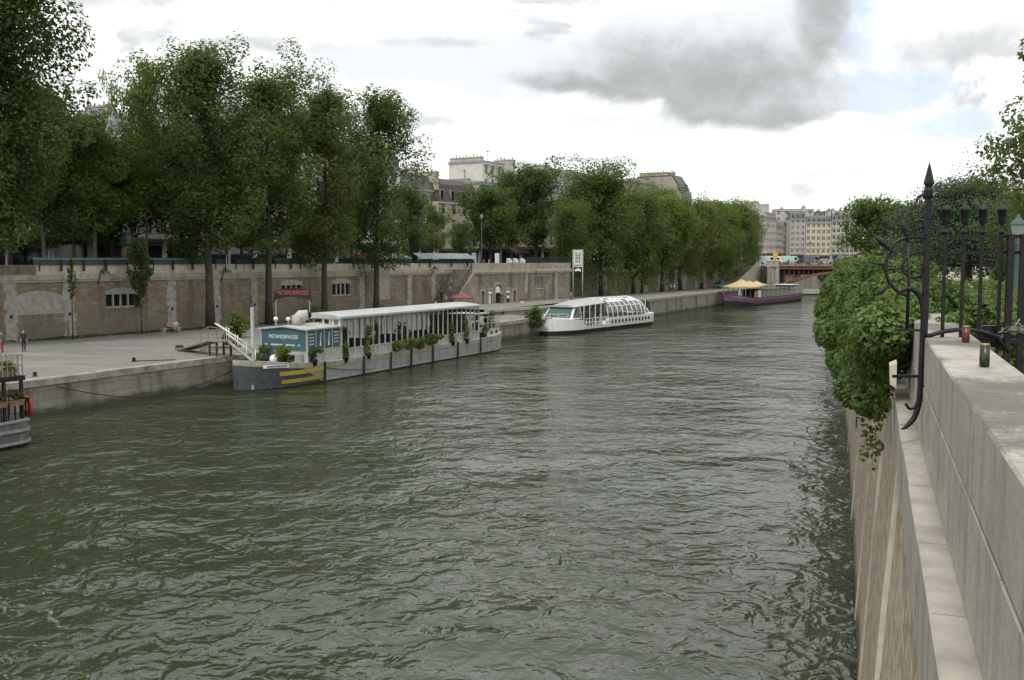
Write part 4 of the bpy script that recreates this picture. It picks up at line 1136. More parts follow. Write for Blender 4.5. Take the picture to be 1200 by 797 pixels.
f = MB(); xs = [L*k/40 for k in range(41)]
for i in range(40):
    a, b_ = xs[i], xs[i+1]
    for sgn in (-1, 1):
        wa = [w*sgn for x, w, z in [min(secs, key=lambda s_: abs(s_[0]-a))]][0]
    side_strip(f, [a, b_], lambda x: topz(x)-.40, lambda x: topz(x)-.30, .02)
f.add([(-.02,-w0,topz(0)-.4),(-.02,w0,topz(0)-.4),(-.02,w0,topz(0)-.3),(-.02,-w0,topz(0)-.3)], [(0,1,2,3)])
f.build('rubbing_stripe', M['yellow'], barge, fix=False)
f = MB(); side_strip(f, [7.6+(L-7.6)*k/40 for k in range(41)], lambda x: .12, lambda x: .34, .014, 0, False); f.build('waterline_stripe', M['offwhite'], barge, fix=False)
f = MB(); band_hull(f, [(x, w-.08, z) for x, w, z in secs], lambda x, zt: zt-.32, lambda x, zt: zt-.28); f.build('deck', M['deck'], barge)
f = MB()
for x in (1.0, 7.6, 13.2, 17.5, 21.0, 25.0, 30.0, 35.0):
    w = min(secs, key=lambda s_: abs(s_[0]-x))[1]
    f = MB(); f.bar((x, -w-.06, topz(x)+.05), (x, -w-.04, -.1), .16, .12); f.build('fender', M['boot'], barge)
# fore cabin with the banners
cx0, cx1, cw = 5.75, 10.2, 2.2
cab = MB(); cab.bx(cx0, cx1, -cw, cw, 1.3, 2.75); cab.build('fore_cabin', M['offwhite'], barge)
f = MB()
for y_ in (-cw, cw):
    for k in range(5):
        x = cx0 + .02 + (cx1-cx0-.04)*k/4; f.bar((x, y_*1.012, 1.3), (x, y_*1.012, 4.28), .1)
for y_ in (-cw*.98, -.7, .7, cw*.98): f.bar((cx0-.03, y_, 2.75), (cx0-.03, y_, 4.28), .1)
f.build('cabin_frame', M['offwhite'], barge)
f = MB(); f.bx(cx0+.05, cx1-.02, -cw+.05, cw-.05, 2.752, 4.26); f.build('cabin_wall', M['tealdark'], barge)
f = MB(); f.loft([[(cx0-.25,-cw-.2,4.28),(cx0-.25,0,4.52),(cx0-.25,cw+.2,4.28),(cx0-.25,cw+.2,4.40),(cx0-.25,0,4.64),(cx0-.25,-cw-.2,4.40)],
                   [(cx1,-cw-.2,4.28),(cx1,0,4.52),(cx1,cw+.2,4.28),(cx1,cw+.2,4.40),(cx1,0,4.64),(cx1,-cw-.2,4.40)]])
f.build('cabin_roof', M['offwhite'], barge)
# banners: front and side
fb = MB(); fb.add([(cx0-.09,-cw+.03,2.7),(cx0-.09,cw-.03,2.75),(cx0-.09,cw-.03,4.24),(cx0-.09,0,4.5),(cx0-.09,-cw+.03,4.24)], [(0,1,2,3,4)])
fb.add([(cx0-.09,cw-.03,1.7),(cx0-.09,1.0,1.7),(cx0-.09,1.0,2.72),(cx0-.09,cw-.03,2.745)], [(0,1,2,3)])
ban = fb.build('banner', M['teal'], barge, fix=False)
text_mesh('lettering', 'METAMORPHOSIS', M['letter'], ban, .46, (cx0-.10, 0, 3.72), (R(90), 0, R(-90)), .004, sx=.78)
f = MB(); y = 1.85; rnd = random.Random(2)                # unreadable second line: word shaped rows of small strokes
for wl_ in (3, 12, 9, 2):
    for k in range(wl_):
        f.bx(cx0-.102, cx0-.094, y-.075, y-.015, 3.02, 3.14+.03*rnd.random()); y -= .098
    y -= .3
f.build('small_print', M['letter'], ban)
sbn = MB()
for k in range(4):
    x0 = cx0+.08+(cx1-cx0-.04)*k/4; x1 = x0+(cx1-cx0)/4-.13
    sbn.add([(x0,-cw-.075,2.78),(x1,-cw-.075,2.78),(x1,-cw-.075,4.22),(x0,-cw-.075,4.22)], [(0,1,2,3)])
sb_ = sbn.build('side_banner', M['teal'], barge, fix=False)
f = MB()
for k in (1, 2):           # pale figures on the two middle fields
    xc = cx0+.08+(cx1-cx0)*(k+.45)/4
    f.add([(xc-.12,-cw-.085,2.95),(xc+.12,-cw-.085,2.95),(xc+.05,-cw-.085,3.5),(xc+.17,-cw-.085,3.95),(xc+.08,-cw-.085,4.05),(xc-.03,-cw-.085,3.55)], [(0,1,2,3,4,5)])
for k in (0, 3):           # rows of small unreadable print on the outer fields
    x0 = cx0+.2+(cx1-cx0)*k/4
    for r_ in range(4):
        for j in range(6): f.bx(x0+j*.115, x0+j*.115+.07, -cw-.088, -cw-.08, 3.9-.26*r_, 3.98-.26*r_)
f.build('small_print', M['letter'], sb_)
# box and dark opening under the front banner, air scoop on the roof
f = MB(); f.bx(4.75, cx0-.12, -1.9, -.2, 1.55, 2.45); bxx = f.build('deck_locker', M['offwhite'], barge)
f = MB(); f.bx(4.735, 4.747, -1.75, -.95, 1.95, 2.38); f.build('opening', M['dark'], bxx)
f = MB(); f.tube([(7.0,-.3,4.6),(7.0,-.3,5.1),(7.2,-.5,5.35),(7.6,-.95,5.4)], [.42,.42,.44,.42], 12); scp = f.build('air_scoop', M['offwhite'], barge)
f = MB(); f.ball((7.62,-.97,5.4), (.3,.3,.3), 0, 10, 6); f.build('opening', M['dark'], scp)
f = MB(); f.ball((8.2,.3,4.85), (.55,.45,.3), 0, 10, 6); f.build('roof_vent', M['offwhite'], barge)
for x_, y_ in ((6.0, 1.0), (6.3, 0.0)):
    f = MB(); f.lathe([(.02,4.5),(.03,4.9),(.16,4.95),(.2,5.1),(.1,5.22)], (x_, y_, .05), 10); f.build('deck_lamp', M['white'], barge)
# mast and white buoy on the fore deck
f = MB(); f.bar((3.4, 1.2, 1.6), (3.4, 1.2, 6.15), .2); f.build('mast', M['offwhite'], barge)
f = MB(); f.ball((4.2, -.2, 2.1), .36, 0, 12, 8); f.build('fender_ball', M['white'], barge)
f = MB(); f.lathe([(.16,1.5),(.16,1.95),(.2,2.0),(.2,2.06),(.0,2.07)], (1.6,-.8,0), 10); f.lathe([(.16,1.5),(.16,1.95),(.2,2.0),(.2,2.06),(.0,2.07)], (1.6,.8,0), 10); f.build('bollard', M['boot'], barge)
f = MB(); f.add([(.9,-1.75,1.98),(3.2,-2.34,1.85),(3.2,-2.36,1.62),(.9,-1.78,1.72)], [(0,1,2,3)]); f.v = [(x, y-.03, z) for x,y,z in f.v]
np_ = f.build('name_board', M['white'], barge, fix=False)
f = MB()
for k in range(11): x = 1.2 + k*.17; f.bx(x, x+.1, -1.9-(x-.9)*.256, -1.87-(x-.9)*.256, 1.76-.03*k*.17, 1.9-.03*k*.17)
f.build('small_print', M['navy'], np_)
# glazed gallery
gx0, gx1, gw = 10.3, 35.0, 2.3
f = MB(); f.bx(gx0, gx1, -gw, -gw+.06, 1.3, 2.42); f.bx(gx0, gx1, gw-.06, gw, 1.3, 2.42); f.bx(gx1-.06, gx1, -gw+.07, gw-.07, 1.3, 2.42); f.build('gallery_base', M['offwhite'], barge)
nP = 26
for k in range(nP+1):
    x = gx0 + (gx1-gx0)*k/nP
    for sgn in (-1, 1):
        f = MB(); f.bx(x-.055, x+.055, sgn*(gw+.02)-.05, sgn*(gw+.02)+.05, 1.25, 5.0); f.build('post', M['offwhite'], barge)
for y_ in (-1.4, -.45, .45, 1.4):
    f = MB(); f.bx(gx0-.05, gx0+.05, y_-.05, y_+.05, 2.4, 5.0); f.build('post', M['offwhite'], barge)
f = MB()
for z in (2.45, 4.96):
    for sgn in (-1, 1): f.bar((gx0, sgn*(gw+.03), z), (gx1, sgn*(gw+.03), z), .09)
    f.bar((gx0-.03, -gw, z), (gx0-.03, gw, z), .09)
f.build('gallery_rail', M['offwhite'], barge)
f = MB(); rr = []
for x in (gx0-.35, gx1+.25):
    rr.append([(x,-gw-.2,5.0),(x,gw+.2,5.0),(x,gw+.2,5.16),(x,gw*.5,5.36),(x,0,5.42),(x,-gw*.5,5.36),(x,-gw-.2,5.16)])
f.loft(rr); f.build('gallery_roof', mat('pale_roof_sheet', (.42,.43,.42), .6, var=.12, scale=.8, dirt=(.25,.24,.21), dirt_scale=.7, dirt_amt=.6), barge)
f = MB()
for sgn in (-1, 1): f.add([(gx0,sgn*(gw-.02),2.45),(gx1,sgn*(gw-.02),2.45),(gx1,sgn*(gw-.02),5.0),(gx0,sgn*(gw-.02),5.0)], [(0,1,2,3)])
f.add([(gx0,-gw,2.45),(gx0,gw,2.45),(gx0,gw,5.0),(gx0,-gw,5.0)], [(0,1,2,3)])
f.build('glazing', M['clear'], barge, fix=False)
f = MB()
for x in (14.5, 20.5, 26.5): f.bx(x, x+1.9, -.6, .9, 1.32, 2.9)
f.bx(gx0+.4, gx0+2.2, -1.4, 1.4, 1.32, 3.9); f.bx(31.5, 34.6, -1.2, 1.5, 1.32, 4.2)
f.build('inner_stage', M['black'], barge)
# two framed pictures on the gallery front
for y_ in (-.9, -1.85):
    f = MB(); f.bx(gx0-.1, gx0-.06, y_-.4, y_+.4, 4.35, 4.98); p_ = f.build('framed_panel', M['white'], barge)
    f = MB(); f.bx(gx0-.106, gx0-.101, y_-.25, y_+.22, 4.42, 4.9); f.build('picture', M['maroon'] if y_ > -1 else M['greycloth'], p_)
# after deck
f = MB(); f.bx(35.3, 40.4, -2.1, -2.04, 1.3, 2.5); f.bx(35.3, 40.4, 2.04, 2.1, 1.3, 2.5); f.bx(40.34, 40.4, -2.04, 2.04, 1.3, 2.45); ad = f.build('after_bulwark', M['offwhite'], barge)
f = MB(); f.bx(35.6, 37.2, -2.12, -2.105, 1.62, 2.2); f.bx(38.2,38.6,-2.12,-2.105,1.9,2.2); f.bx(39.4,39.8,-2.12,-2.105,1.95,2.25); f.build('opening', M['dark'], ad)
f = MB()
for x in (35.6, 36.6, 37.6, 38.6, 39.6, 40.3): f.bar((x,-2.07,2.5),(x,-2.07,3.75),.07); f.bar((x,2.07,2.5),(x,2.07,3.75),.07)
for z in (3.1, 3.75): f.bar((35.3,-2.07,z),(40.3,-2.07,z),.06); f.bar((35.3,2.07,z),(40.3,2.07,z),.06)
f.build('after_rail', M['offwhite'], barge)
f = MB(); f.bx(35.2, 39.0, -1.6, 1.9, 4.05, 4.15); f.bar((38.8,-1.5,2.4),(38.8,-1.5,4.06),.07); f.bar((38.8,1.8,2.4),(38.8,1.8,4.06),.07); f.build('after_canopy', M['offwhite'], barge)
# red arched sign on its stand behind the cabin
sgn_ = thing('arched_sign', 'dark arched sign with red letters standing behind the teal cabin roof', 'sign', barge.matrix_world @ Vector((0,0,0)), QANG)
bpy.context.view_layer.update()
def on_barge(x, y, z): return Matrix.Translation(b0) @ Matrix.Rotation(QANG, 4, 'Z') @ Vector((x, y, z))
pS = wall_ray(343, -8.0); sgn_.location = zfix(Vector((pS.x, pS.y, 0)), QZ)
sgn_.rotation_euler = (0,0,R(-2))
f = MB(); n = 12; w_ = 1.85
ptsb = [(-w_-.35,2.75),(-w_,3.1)] + [(-w_+2*w_*k/n, 3.15+.22*math.sin(math.pi*k/n)) for k in range(n+1)] + [(w_,3.1),(w_+.35,2.75),(w_+.2,3.7)] + [(w_-2*w_*k/n, 4.15+.32*math.sin(math.pi*k/n)) for k in range(n+1)] + [(-w_-.2,3.7)]
nb = len(ptsb); f.add([(x,-.09,z) for x,z in ptsb]+[(x,.09,z) for x,z in ptsb], [tuple(range(nb)), tuple(range(2*nb-1,nb-1,-1))]+[(i,(i+1)%nb,nb+(i+1)%nb,nb+i) for i in range(nb)])
f.build('board', M['maroon'], sgn_)
text_mesh('lettering', 'METAMORPHOSIS', M['redletter'], sgn_, .72, (0,-.1,3.86), (R(90),0,0), .01, sx=.62)
for x_ in (-1.9, 1.9): f = MB(); f.bar((x_,0,0),(x_,0,3.4),.12); f.build('post', M['palegrey'], sgn_)

# potted plants along the glazing and on the decks
def potted(label, x, y, z, r, h, n, leafm, seed, hang=False, size=.14):
    rnd = random.Random(seed); t = thing('potted_plant', label, 'plant', on_barge(x, y, z), QANG, 'plants on the glazed barge')
    f = MB(); f.lathe([(.22,0),(.3,.42),(.32,.45),(.26,.46),(.0,.42)], (0,0,0), 10); f.build('pot', M['boot'] if seed % 2 else M['palewood'], t)
    cl = [((rnd.gauss(0,r*.45), rnd.gauss(0,r*.3), .45+h*rnd.random()*(1 if not hang else .5) - (h*.4*rnd.random() if hang else 0)), (r*.5,r*.42,h*.2)) for _ in range(12)]
    put('foliage', leaves_mesh('foliage', cl, n, size, seed, leafm), t)
    return t
yl = -gw - .36; dz = 1.36
for args in (
  ('big leafy plant on the fore deck under the teal banner', 4.3, -1.1, 1.5, .75, 1.4, 900, M['leaf_light'], 201),
  ('reddish brown plant on the fore deck beside the mast', 4.6, 1.1, 1.5, .6, 1.3, 500, M['leaf_olive'], 203),
  ('tall narrow climbing plant in a black pot, third glazed bay', 14.0, yl+.2, dz, .38, 2.1, 420, M['leaf_light'], 205),
  ('tall light plant inside the gallery near the first dark stage block', 17.3, -1.3, dz, .5, 2.6, 420, M['leaf_light'], 207),
  ('hanging olive bush in the middle of the glazed side, first of three', 18.6, yl+.1, dz+.3, .85, 1.0, 700, M['leaf_yellow'], 208, True),
  ('hanging bush in the middle of the glazed side, second of three', 20.6, yl+.1, dz+.4, .85, 1.1, 750, M['leaf_light'], 210, True),
  ('trailing bush in the middle of the glazed side, third of three', 22.7, yl+.1, dz+.3, .75, 1.2, 650, M['leaf_mid'], 212, True),
  ('wide dark bush against the glazing right of the trailing ones', 25.0, yl+.1, dz+.5, .95, 1.0, 750, M['leaf_mid'], 214, True),
  ('slim plant in a black pot past the wide dark bush', 29.0, yl+.2, dz, .42, 1.9, 380, M['leaf_mid'], 215),
  ('slim plant in a black pot near the end of the glazing', 32.0, yl+.2, dz, .4, 2.0, 380, M['leaf_light'], 217),
  ('yellowish plant inside the glazing high under the roof', 27.4, -1.2, 2.6, .5, 1.6, 330, M['leaf_yellow'], 219),
  ('dark bushy plant inside the gallery between the stage blocks', 23.5, 0, dz, .9, 1.9, 600, M['leaf_dark'], 221),
  ('low leafy plant at the near corner of the teal cabin', 6.3, -2.48, 1.5, .4, .9, 420, M['leaf_mid'], 231),
  ('trailing plant between the teal cabin and the glazing', 10.6, yl+.2, dz, .4, 1.3, 380, M['leaf_light'], 233),
  ('dark leafy plant inside the gallery behind the first bays', 12.4, -.9, dz, .8, 2.2, 600, M['leaf_dark'], 235),
  ('tall dark plant inside the gallery near its far end', 30.2, -.8, dz, .7, 2.4, 600, M['leaf_dark'], 237),
  ('small plant hanging at the rim of the after deck', 36.4, -2.3, 2.0, .45, .8, 350, M['leaf_olive'], 238, True),
  ('round leafy bush on the after deck', 39.6, -1.2, 2.2, .8, 1.5, 900, M['leaf_olive'], 223),
  ('loose grassy plant on the after deck before the round bush', 37.6, -.6, 2.2, .7, 1.5, 500, M['leaf_yellow'], 225),
): potted(*args)

# ================= white glass tour boat
hd = R(90-33.5); bt0 = Vector((4.0, 133.9, 0))
tb = thing('tour_boat', 'white tour boat with arched glass roof and round portholes leaving the landing', 'boat', bt0, hd)
L = 28.0; secs = hull_rings(L, 5.7, 1.75, bow=5.5, stern=1.5, n=30, sheer=.35, stern_w=.9, blunt=.3)
f = MB(); band_hull(f, secs, lambda x, zt: -.6, lambda x, zt: .52); f.build('hull_bottom', M['boot'], tb)
f = MB(); band_hull(f, [(x, w+.04, z) for x, w, z in secs], lambda x, zt: .52, lambda x, zt: zt if (x < 6.4 or x > 13.0) else .85); f.build('hull', M['white'], tb)
f = MB(); band_hull(f, [(x, w-.05, z) for x, w, z in secs], lambda x, zt: .86 if 6.0 < x < 13.4 else zt-.06, lambda x, zt: .9 if 6.0 < x < 13.4 else zt-.02); f.build('deck', M['deck'], tb)
# open boarding bay rail
f = MB()
for k in range(8):
    x = 6.6 + .9*k
    for y_ in (-2.84, 2.84): f.bar((x,y_,.86),(x,y_,1.95),.07)
for y_ in (-2.84, 2.84):
    for z in (1.4, 1.95): f.bar((6.4,y_,z),(13.0,y_,z),.07)
f.build('bay_rail', M['white'], tb)
f = MB()
for k in range(7):
    a = R(100 + 27*k*1.0); x = 2.5 - 2.2*math.sin(math.pi*k/6); y_ = -2.4 + 4.8*k/6; f.bar((x,y_,1.9),(x,y_,2.75),.05)
for z in (2.35,2.75):
    for k in range(6):
        f.bar((2.5-2.2*math.sin(math.pi*k/6), -2.4+.8*k, z),(2.5-2.2*math.sin(math.pi*(k+1)/6), -2.4+.8*(k+1), z),.05)
f.build('bow_rail', M['white'], tb)
# wheelhouse windscreen
f = MB(); f.loft([[(3.6,-2.3,1.95),(3.6,2.3,1.95),(5.2,1.9,3.65),(5.2,-1.9,3.65)],[(6.3,-2.4,1.95),(6.3,2.4,1.95),(6.3,2.0,3.7),(6.3,-2.0,3.7)]]); wh = f.build('wheelhouse', M['white'], tb)
f = MB(); f.add([(3.72,-2.0,2.12),(3.72,2.0,2.12),(5.0,1.7,3.5),(5.0,-1.7,3.5)], [(0,1,2,3)]); f.v = [(x-.06,y,z+.04) for x,y,z in f.v]; f.build('windscreen', glass_mat('windscreen_glass', (.05,.09,.085), .05), wh, fix=False)
f = MB(); f.add([(4.0,-2.32,2.15),(6.1,-2.43,2.15),(6.1,-2.07,3.5),(5.2,-2.0,3.5)], [(0,1,2,3)]); f.add([(4.0,2.32,2.15),(6.1,2.43,2.15),(6.1,2.07,3.5),(5.2,2.0,3.5)], [(0,1,2,3)]); f.build('side_window', M['glass'], wh, fix=False)
# front roof
f = MB(); rr = []
def arch(x, w, z0, z1, n=12): return [(x, w*math.cos(math.pi*k/n), z0 + (z1-z0)*math.sin(math.pi*k/n)**.8) for k in range(n+1)]
f.loft([[(4.6,2.0,3.55),(4.6,1.0,3.8),(4.6,-1.0,3.8),(4.6,-2.0,3.55),(4.6,-2.0,3.5),(4.6,2.0,3.5)], [(9.0,2.3,3.75),(9.0,1.2,4.25),(9.0,-1.2,4.25),(9.0,-2.3,3.75),(9.0,-2.3,3.68),(9.0,2.3,3.68)], [(13.2,2.2,3.85),(13.2,1.2,4.42),(13.2,-1.2,4.42),(13.2,-2.2,3.85),(13.2,-2.2,3.8),(13.2,2.2,3.8)]])
f.build('front_roof', mat('pale_roof_paint', (.38,.39,.385), .5, var=.1, dirt=(.35,.35,.33), dirt_amt=.4), tb)
for x in (7.0, 8.6, 10.2, 11.8):
    for y_ in (-2.25, 2.25): f = MB(); f.bar((x,y_,.9),(x,y_,3.75),.09); f.build('roof_post', M['white'], tb)
# glass vault
gx = [13.0 + 1.5*k for k in range(9)] + [26.4]
def vault(x):
    e = max(0, (x-23.5)/2.9); return (2.75*(1-.1*e), 4.45 - 1.25*e*e)
tint_ = glass_mat('tinted_glass', (.10,.13,.13), .06, alpha=.5)
f = MB(); f.loft([arch(x, vault(x)[0]-.03, 1.75, vault(x)[1]-.03) for x in gx], 0, False, True, False); gl = f.build('glass_vault', tint_, tb, fix=False)
for x in gx:
    f = MB(); f.tube(arch(x, vault(x)[0], 1.75, vault(x)[1], 14), .075, 6); f.build('roof_rib', M['white'], tb)
f = MB()
for k in (2, 4, 6, 8, 10):
    f.tube([arch(x, vault(x)[0], 1.75, vault(x)[1])[k] for x in gx], .06, 6)
f.build('roof_stringer', M['white'], tb)
f = MB()
for i in range(len(gx)-1):
    for k in (3,4,5,7,8):
        if (i*7+k*3) % 4 == 0: continue
        a = arch(gx[i]+.12, vault(gx[i])[0]+.03, 1.75, vault(gx[i])[1]+.03); b_ = arch(gx[i+1]-.12, vault(gx[i+1])[0]+.03, 1.75, vault(gx[i+1])[1]+.03)
        q = lambda A, t: tuple(Vector(A[k]).lerp(Vector(A[k+1]), t))
        f.add([q(a,.12), q(b_,.12), q(b_,.88), q(a,.88)], [(0,1,2,3)])
f.build('roof_blind', mat('pale_roof_blind', (.55,.57,.57), .4, var=.1), tb, fix=False)
for k in range(12):
    x = 14.0 + k*1.06
    f = MB(); w = 2.85+.045
    f.lathe([(.0,0),(.25,0),(.25,.03),(0,.03)], (0,0,0), 14); f.v = [(a+x, -w-c, b_+1.22) for a, b_, c in f.v]
    f.build('porthole', M['navy'] if k else M['redcloth'], tb)
    ph = C.objects[-1] if False else None
f = MB(); f.bx(12.6, 12.75, -2.6, 2.6, .9, 3.9); f.build('bulkhead', tint_, tb)
for k in range(9):
    for y_ in (-1.6, 1.6): 
        pass
f = MB()
for k in range(9):
    for y_ in (-1.5, 1.5):
        x = 14.4+k*1.3; f.bx(x, x+.5, y_-.8, y_+.8, 1.0, 1.45); f.bx(x+.42, x+.5, y_-.8, y_+.8, 1.45, 2.0)
f.build('bench_row', M['navy'], tb)
f = MB(); f.bar((27.6,-1.2,1.7),(28.0,-1.2,4.0),.06); fp = f.build('flag_staff', M['white'], tb)
f = MB(); f.add([(27.95,-1.2,3.9),(28.5,-1.5,3.4),(28.6,-1.7,2.2),(28.1,-1.3,1.7),(27.75,-1.2,2.4)], [(0,1,2,3,4)]); f.add([(27.95,-1.17,3.9),(28.5,-1.47,3.4),(28.6,-1.67,2.2),(28.1,-1.27,1.7),(27.75,-1.17,2.4)], [(4,3,2,1,0)]); f.build('flag', M['navy'], fp, fix=False)

# ================= purple cafe barge by the bridge
pb0 = Vector((45.2, 214.0, 0)); hd = math.atan2(253.5-214, 70.2-45.2)
pb = thing('cafe_barge', 'purple barge with yellow parasols and grey railings moored by the bridge', 'boat', pb0, hd)
M['purple'] = mat('purple_hull_paint', (.135,.07,.12), .5, var=.15, scale=1.5, dirt=(.2,.17,.17), dirt_scale=1.2, dirt_amt=.4, streak=True)
M['lilac'] = mat('greyed_lilac_paint', (.24,.17,.22), .55, var=.12, scale=1.5)
L = 46.0; secs = hull_rings(L, 5.6, 1.75, bow=6, stern=4, n=30, sheer=.9, stern_w=.55, blunt=.35)
f = MB(); band_hull(f, secs, lambda x, zt: -.6, lambda x, zt: max(.45, .45+ .9*(1-x/9))); f.build('hull_bottom', M['boot'], pb)
f = MB(); band_hull(f, [(x, w+.03, z) for x, w, z in secs], lambda x, zt: max(.45, .45+.9*(1-x/9)), lambda x, zt: zt); f.build('hull', M['purple'], pb)
f = MB(); side_strip(f, [46*k/30 for k in range(31)], lambda x: topz(x)-.5, lambda x: topz(x)-.22, .05, 0, False); f.build('hull_stripe', M['lilac'], pb, fix=False)
f = MB(); side_strip(f, [46*k/30 for k in range(31)], lambda x: topz(x)-.18, lambda x: topz(x)-.02, .05, 0, False); f.build('rubbing_strake', mat('deep_purple_paint', (.09,.02,.10), .5), pb, fix=False)
f = MB(); band_hull(f, [(x, w-.06, z) for x, w, z in secs], lambda x, zt: zt-.25, lambda x, zt: zt-.2); f.build('deck', M['deck'], pb)
f = MB(); f.bx(15, 36, -2.0, 2.0, 1.5, 3.35); f.build('deckhouse', mat('grey_green_house_paint', (.055,.06,.05), .6, var=.2), pb)
M['rail'] = mat('grey_green_railing', (.26,.27,.23), .6, var=.15)
f = MB()
for k in range(58):
    x = 11 + k*.52
    for y_ in (-2.62, 2.62): f.bx(x-.1, x+.1, y_-.03, y_+.03, 1.7, 3.0)
for y_ in (-2.62, 2.62): f.bx(11, 41.5, y_-.05, y_+.05, 3.003, 3.1)
f.build('railing', M['rail'], pb)
for k in range(12):
    for y_ in (-2.5, 2.5): x = 3.5 + k*3.1; f = MB(); f.bar((x,y_,1.7),(x,y_,4.4),.09); f.build('awning_post', M['rail'], pb)
f = MB(); f.bx(36.5, 41.5, -1.9, 1.9, 1.5, 3.4); w_ = f.build('wheelhouse', M['offwhite'], pb)
f = MB(); f.bx(36.3, 42.0, -2.2, 2.2, 3.9, 4.05); f.bx(36.7,41.3,-1.8,1.8,3.402,3.9,1); f.build('roof', [M['white'], M['glass']], w_)
f = MB(); f.bx(41.52, 41.56, -1.2, 1.2, 2.2, 3.3); f.build('window', M['glass'], w_)
f = MB(); f.bx(40.6, 42.6, -2.1, -1.0, 1.6, 2.9); f.build('locker', M['white'], pb)
f = MB(); f.bx(8.5, 10.8, -2.68, -2.62, 1.75, 3.2); f.build('yellow_panel', mat('ochre_canvas', (.38,.25,.06), .7, var=.15), pb)
f = MB(); f.bx(11.2, 12.6, -2.72, -2.66, 1.75, 3.3); f.build('notice_board', M['white'], pb)
f = MB()
for x, h in ((1.5,1.1),(1.9,1.2),(2.4,.9)): f.bx(x, x+.3, -1.9, -1.6, topz(x)-.2, topz(x)+h)
f.build('deck_gear', M['offwhite'], pb)
bpy.context.view_layer.update()
PBM = Matrix.Translation(pb0) @ Matrix.Rotation(hd, 4, 'Z')
M['canvas'] = mat('ochre_parasol_canvas', (.50,.38,.20), .75, var=.1, scale=1)
def parasol(label, x, y, r, zt, zb):
    t = thing('parasol', label, 'parasol', PBM @ Vector((x, y, 1.5)), hd, 'parasols on the purple barge')
    f = MB(); n = 8; rim = [Vector((r*math.cos(2*math.pi*k/n+.39), r*math.sin(2*math.pi*k/n+.39), zb-1.5)) for k in range(n)]
    low_ = [p + Vector((0,0,-.28)) for p in rim]; apex = Vector((0,0,zt-1.5))
    mid_ = [p*.5 + Vector((0,0,(zt+zb)/2-1.5-.15)) - Vector((0,0,p.z*.5)) for p in rim]
    vs_ = [apex] + mid_ + rim + low_
    fs_ = [(0,1+k,1+(k+1)%n) for k in range(n)] + [(1+k,9+k,9+(k+1)%n,1+(k+1)%n) for k in range(n)] + [(9+k,17+k,17+(k+1)%n,9+(k+1)%n) for k in range(n)]
    f.add(vs_, fs_); f.build('canopy', M['canvas'], t)
    f = MB(); f.tube([(0,0,0),(0,0,zt-1.4)], .06, 8); f.build('pole', M['palewood'], t)
parasol('large pointed ochre parasol over the bow of the purple barge', 7.2, -.2, 3.9, 5.75, 4.2)
parasol('broad paler ochre parasol behind the large pointed one', 13.5, .2, 3.2, 5.3, 4.3)
parasol('small orange parasol next to the wheelhouse of the purple barge', 18.6, .4, 2.5, 5.2, 4.4)

# ================= dark houseboat at the frame's edge: the stern is what shows
ang = QANG + math.pi                     # local x runs from the stern towards the bow, off to the near left
ds = gnd(40, 521, 0)
hb = thing('houseboat', 'dark houseboat stern with grey hull, planted upper deck and orange life ring', 'boat', ds + Vector((-1.9, .9, 0)), ang)
# stern at x=0; river side is +y here
L = 15.0
secs = [(0,1.75,1.5),(.25,2.0,1.48),(.8,2.15,1.45),(2,2.2,1.4),(6,2.25,1.35),(10,2.25,1.38),(13,1.8,1.5),(15,.5,1.8)]
f = MB(); band_hull(f, secs, lambda x, zt: -.6, lambda x, zt: .2); f.build('hull_bottom', M['boot'], hb)
f = MB(); band_hull(f, secs, lambda x, zt: .2, lambda x, zt: zt); f.build('hull', mat('worn_grey_hull', (.15,.155,.155), .5, var=.2, scale=2, dirt=(.3,.3,.28), dirt_scale=2, dirt_amt=.4), hb)
f = MB()
for z0, z1 in ((.2,.34),(.82,.98),(1.34,1.46)):
    for i in range(len(secs)-1):
        for sg in (-1,1): f.bar((secs[i][0],sg*(secs[i][1]+.05),(z0+z1)/2),(secs[i+1][0],sg*(secs[i+1][1]+.05),(z0+z1)/2),.1,z1-z0)
    f.bar((-.05,-1.75,(z0+z1)/2),(-.05,1.75,(z0+z1)/2),.1,z1-z0)
f.build('rubbing_strake', mat('pale_worn_strake', (.27,.27,.26), .6, var=.2), hb)
f = MB(); f.prism([(0,-1.7),(0,1.7),(2,2.1),(13,2.1),(13,-2.1),(2,-2.1)], 1.36, 1.42); f.build('deck', M['deck'], hb)
f = MB(); f.bx(1.6, 12.5, -1.6, 1.45, 1.42, 3.5); cbn = f.build('cabin', mat('dark_cabin_paint', (.02,.022,.022), .5), hb)
for x in (1.95, 3.3, 4.65, 6):
    f = MB(); f.bx(x, x+.75, 1.452, 1.48, 1.7, 3.2); wn = f.build('window', M['glass'], cbn)
    f = MB(); f.bx(x-.12,x-.002,1.452,1.52,1.6,3.3); f.bx(x+.752,x+.87,1.452,1.52,1.6,3.3); f.bx(x-.12,x+.87,1.452,1.52,3.302,3.4); f.build('frame', mat('teal_window_paint', (.06,.16,.15), .5), wn)
f = MB(); f.bx(.35, 12.8, -2.05, 2.05, 3.5, 3.75); f.build('upper_deck', M['black'], hb)
for x, y_ in ((.5,1.9),(.5,-1.9),(1.55,1.9),(4,1.9),(7,1.9)): f = MB(); f.bar((x,y_,1.4),(x,y_,3.5),.14); f.build('deck_post', mat('dark_brown_post', (.04,.02,.014), .6), hb)
f = MB()
for k in range(9):
    x = .15 + k*.42; f.bar((x,2.0,1.42),(x,2.0,2.5),.05)
for k in range(9):
    y_ = -1.7+k*.42; f.bar((.08,y_,1.42),(.08,y_,2.5),.05)
f.bar((.1,2.0,2.5),(4,2.0,2.5),.07); f.bar((.08,-1.75,2.5),(.08,2.0,2.5),.07)
f.build('lower_rail', M['iron'], hb)
f = MB()
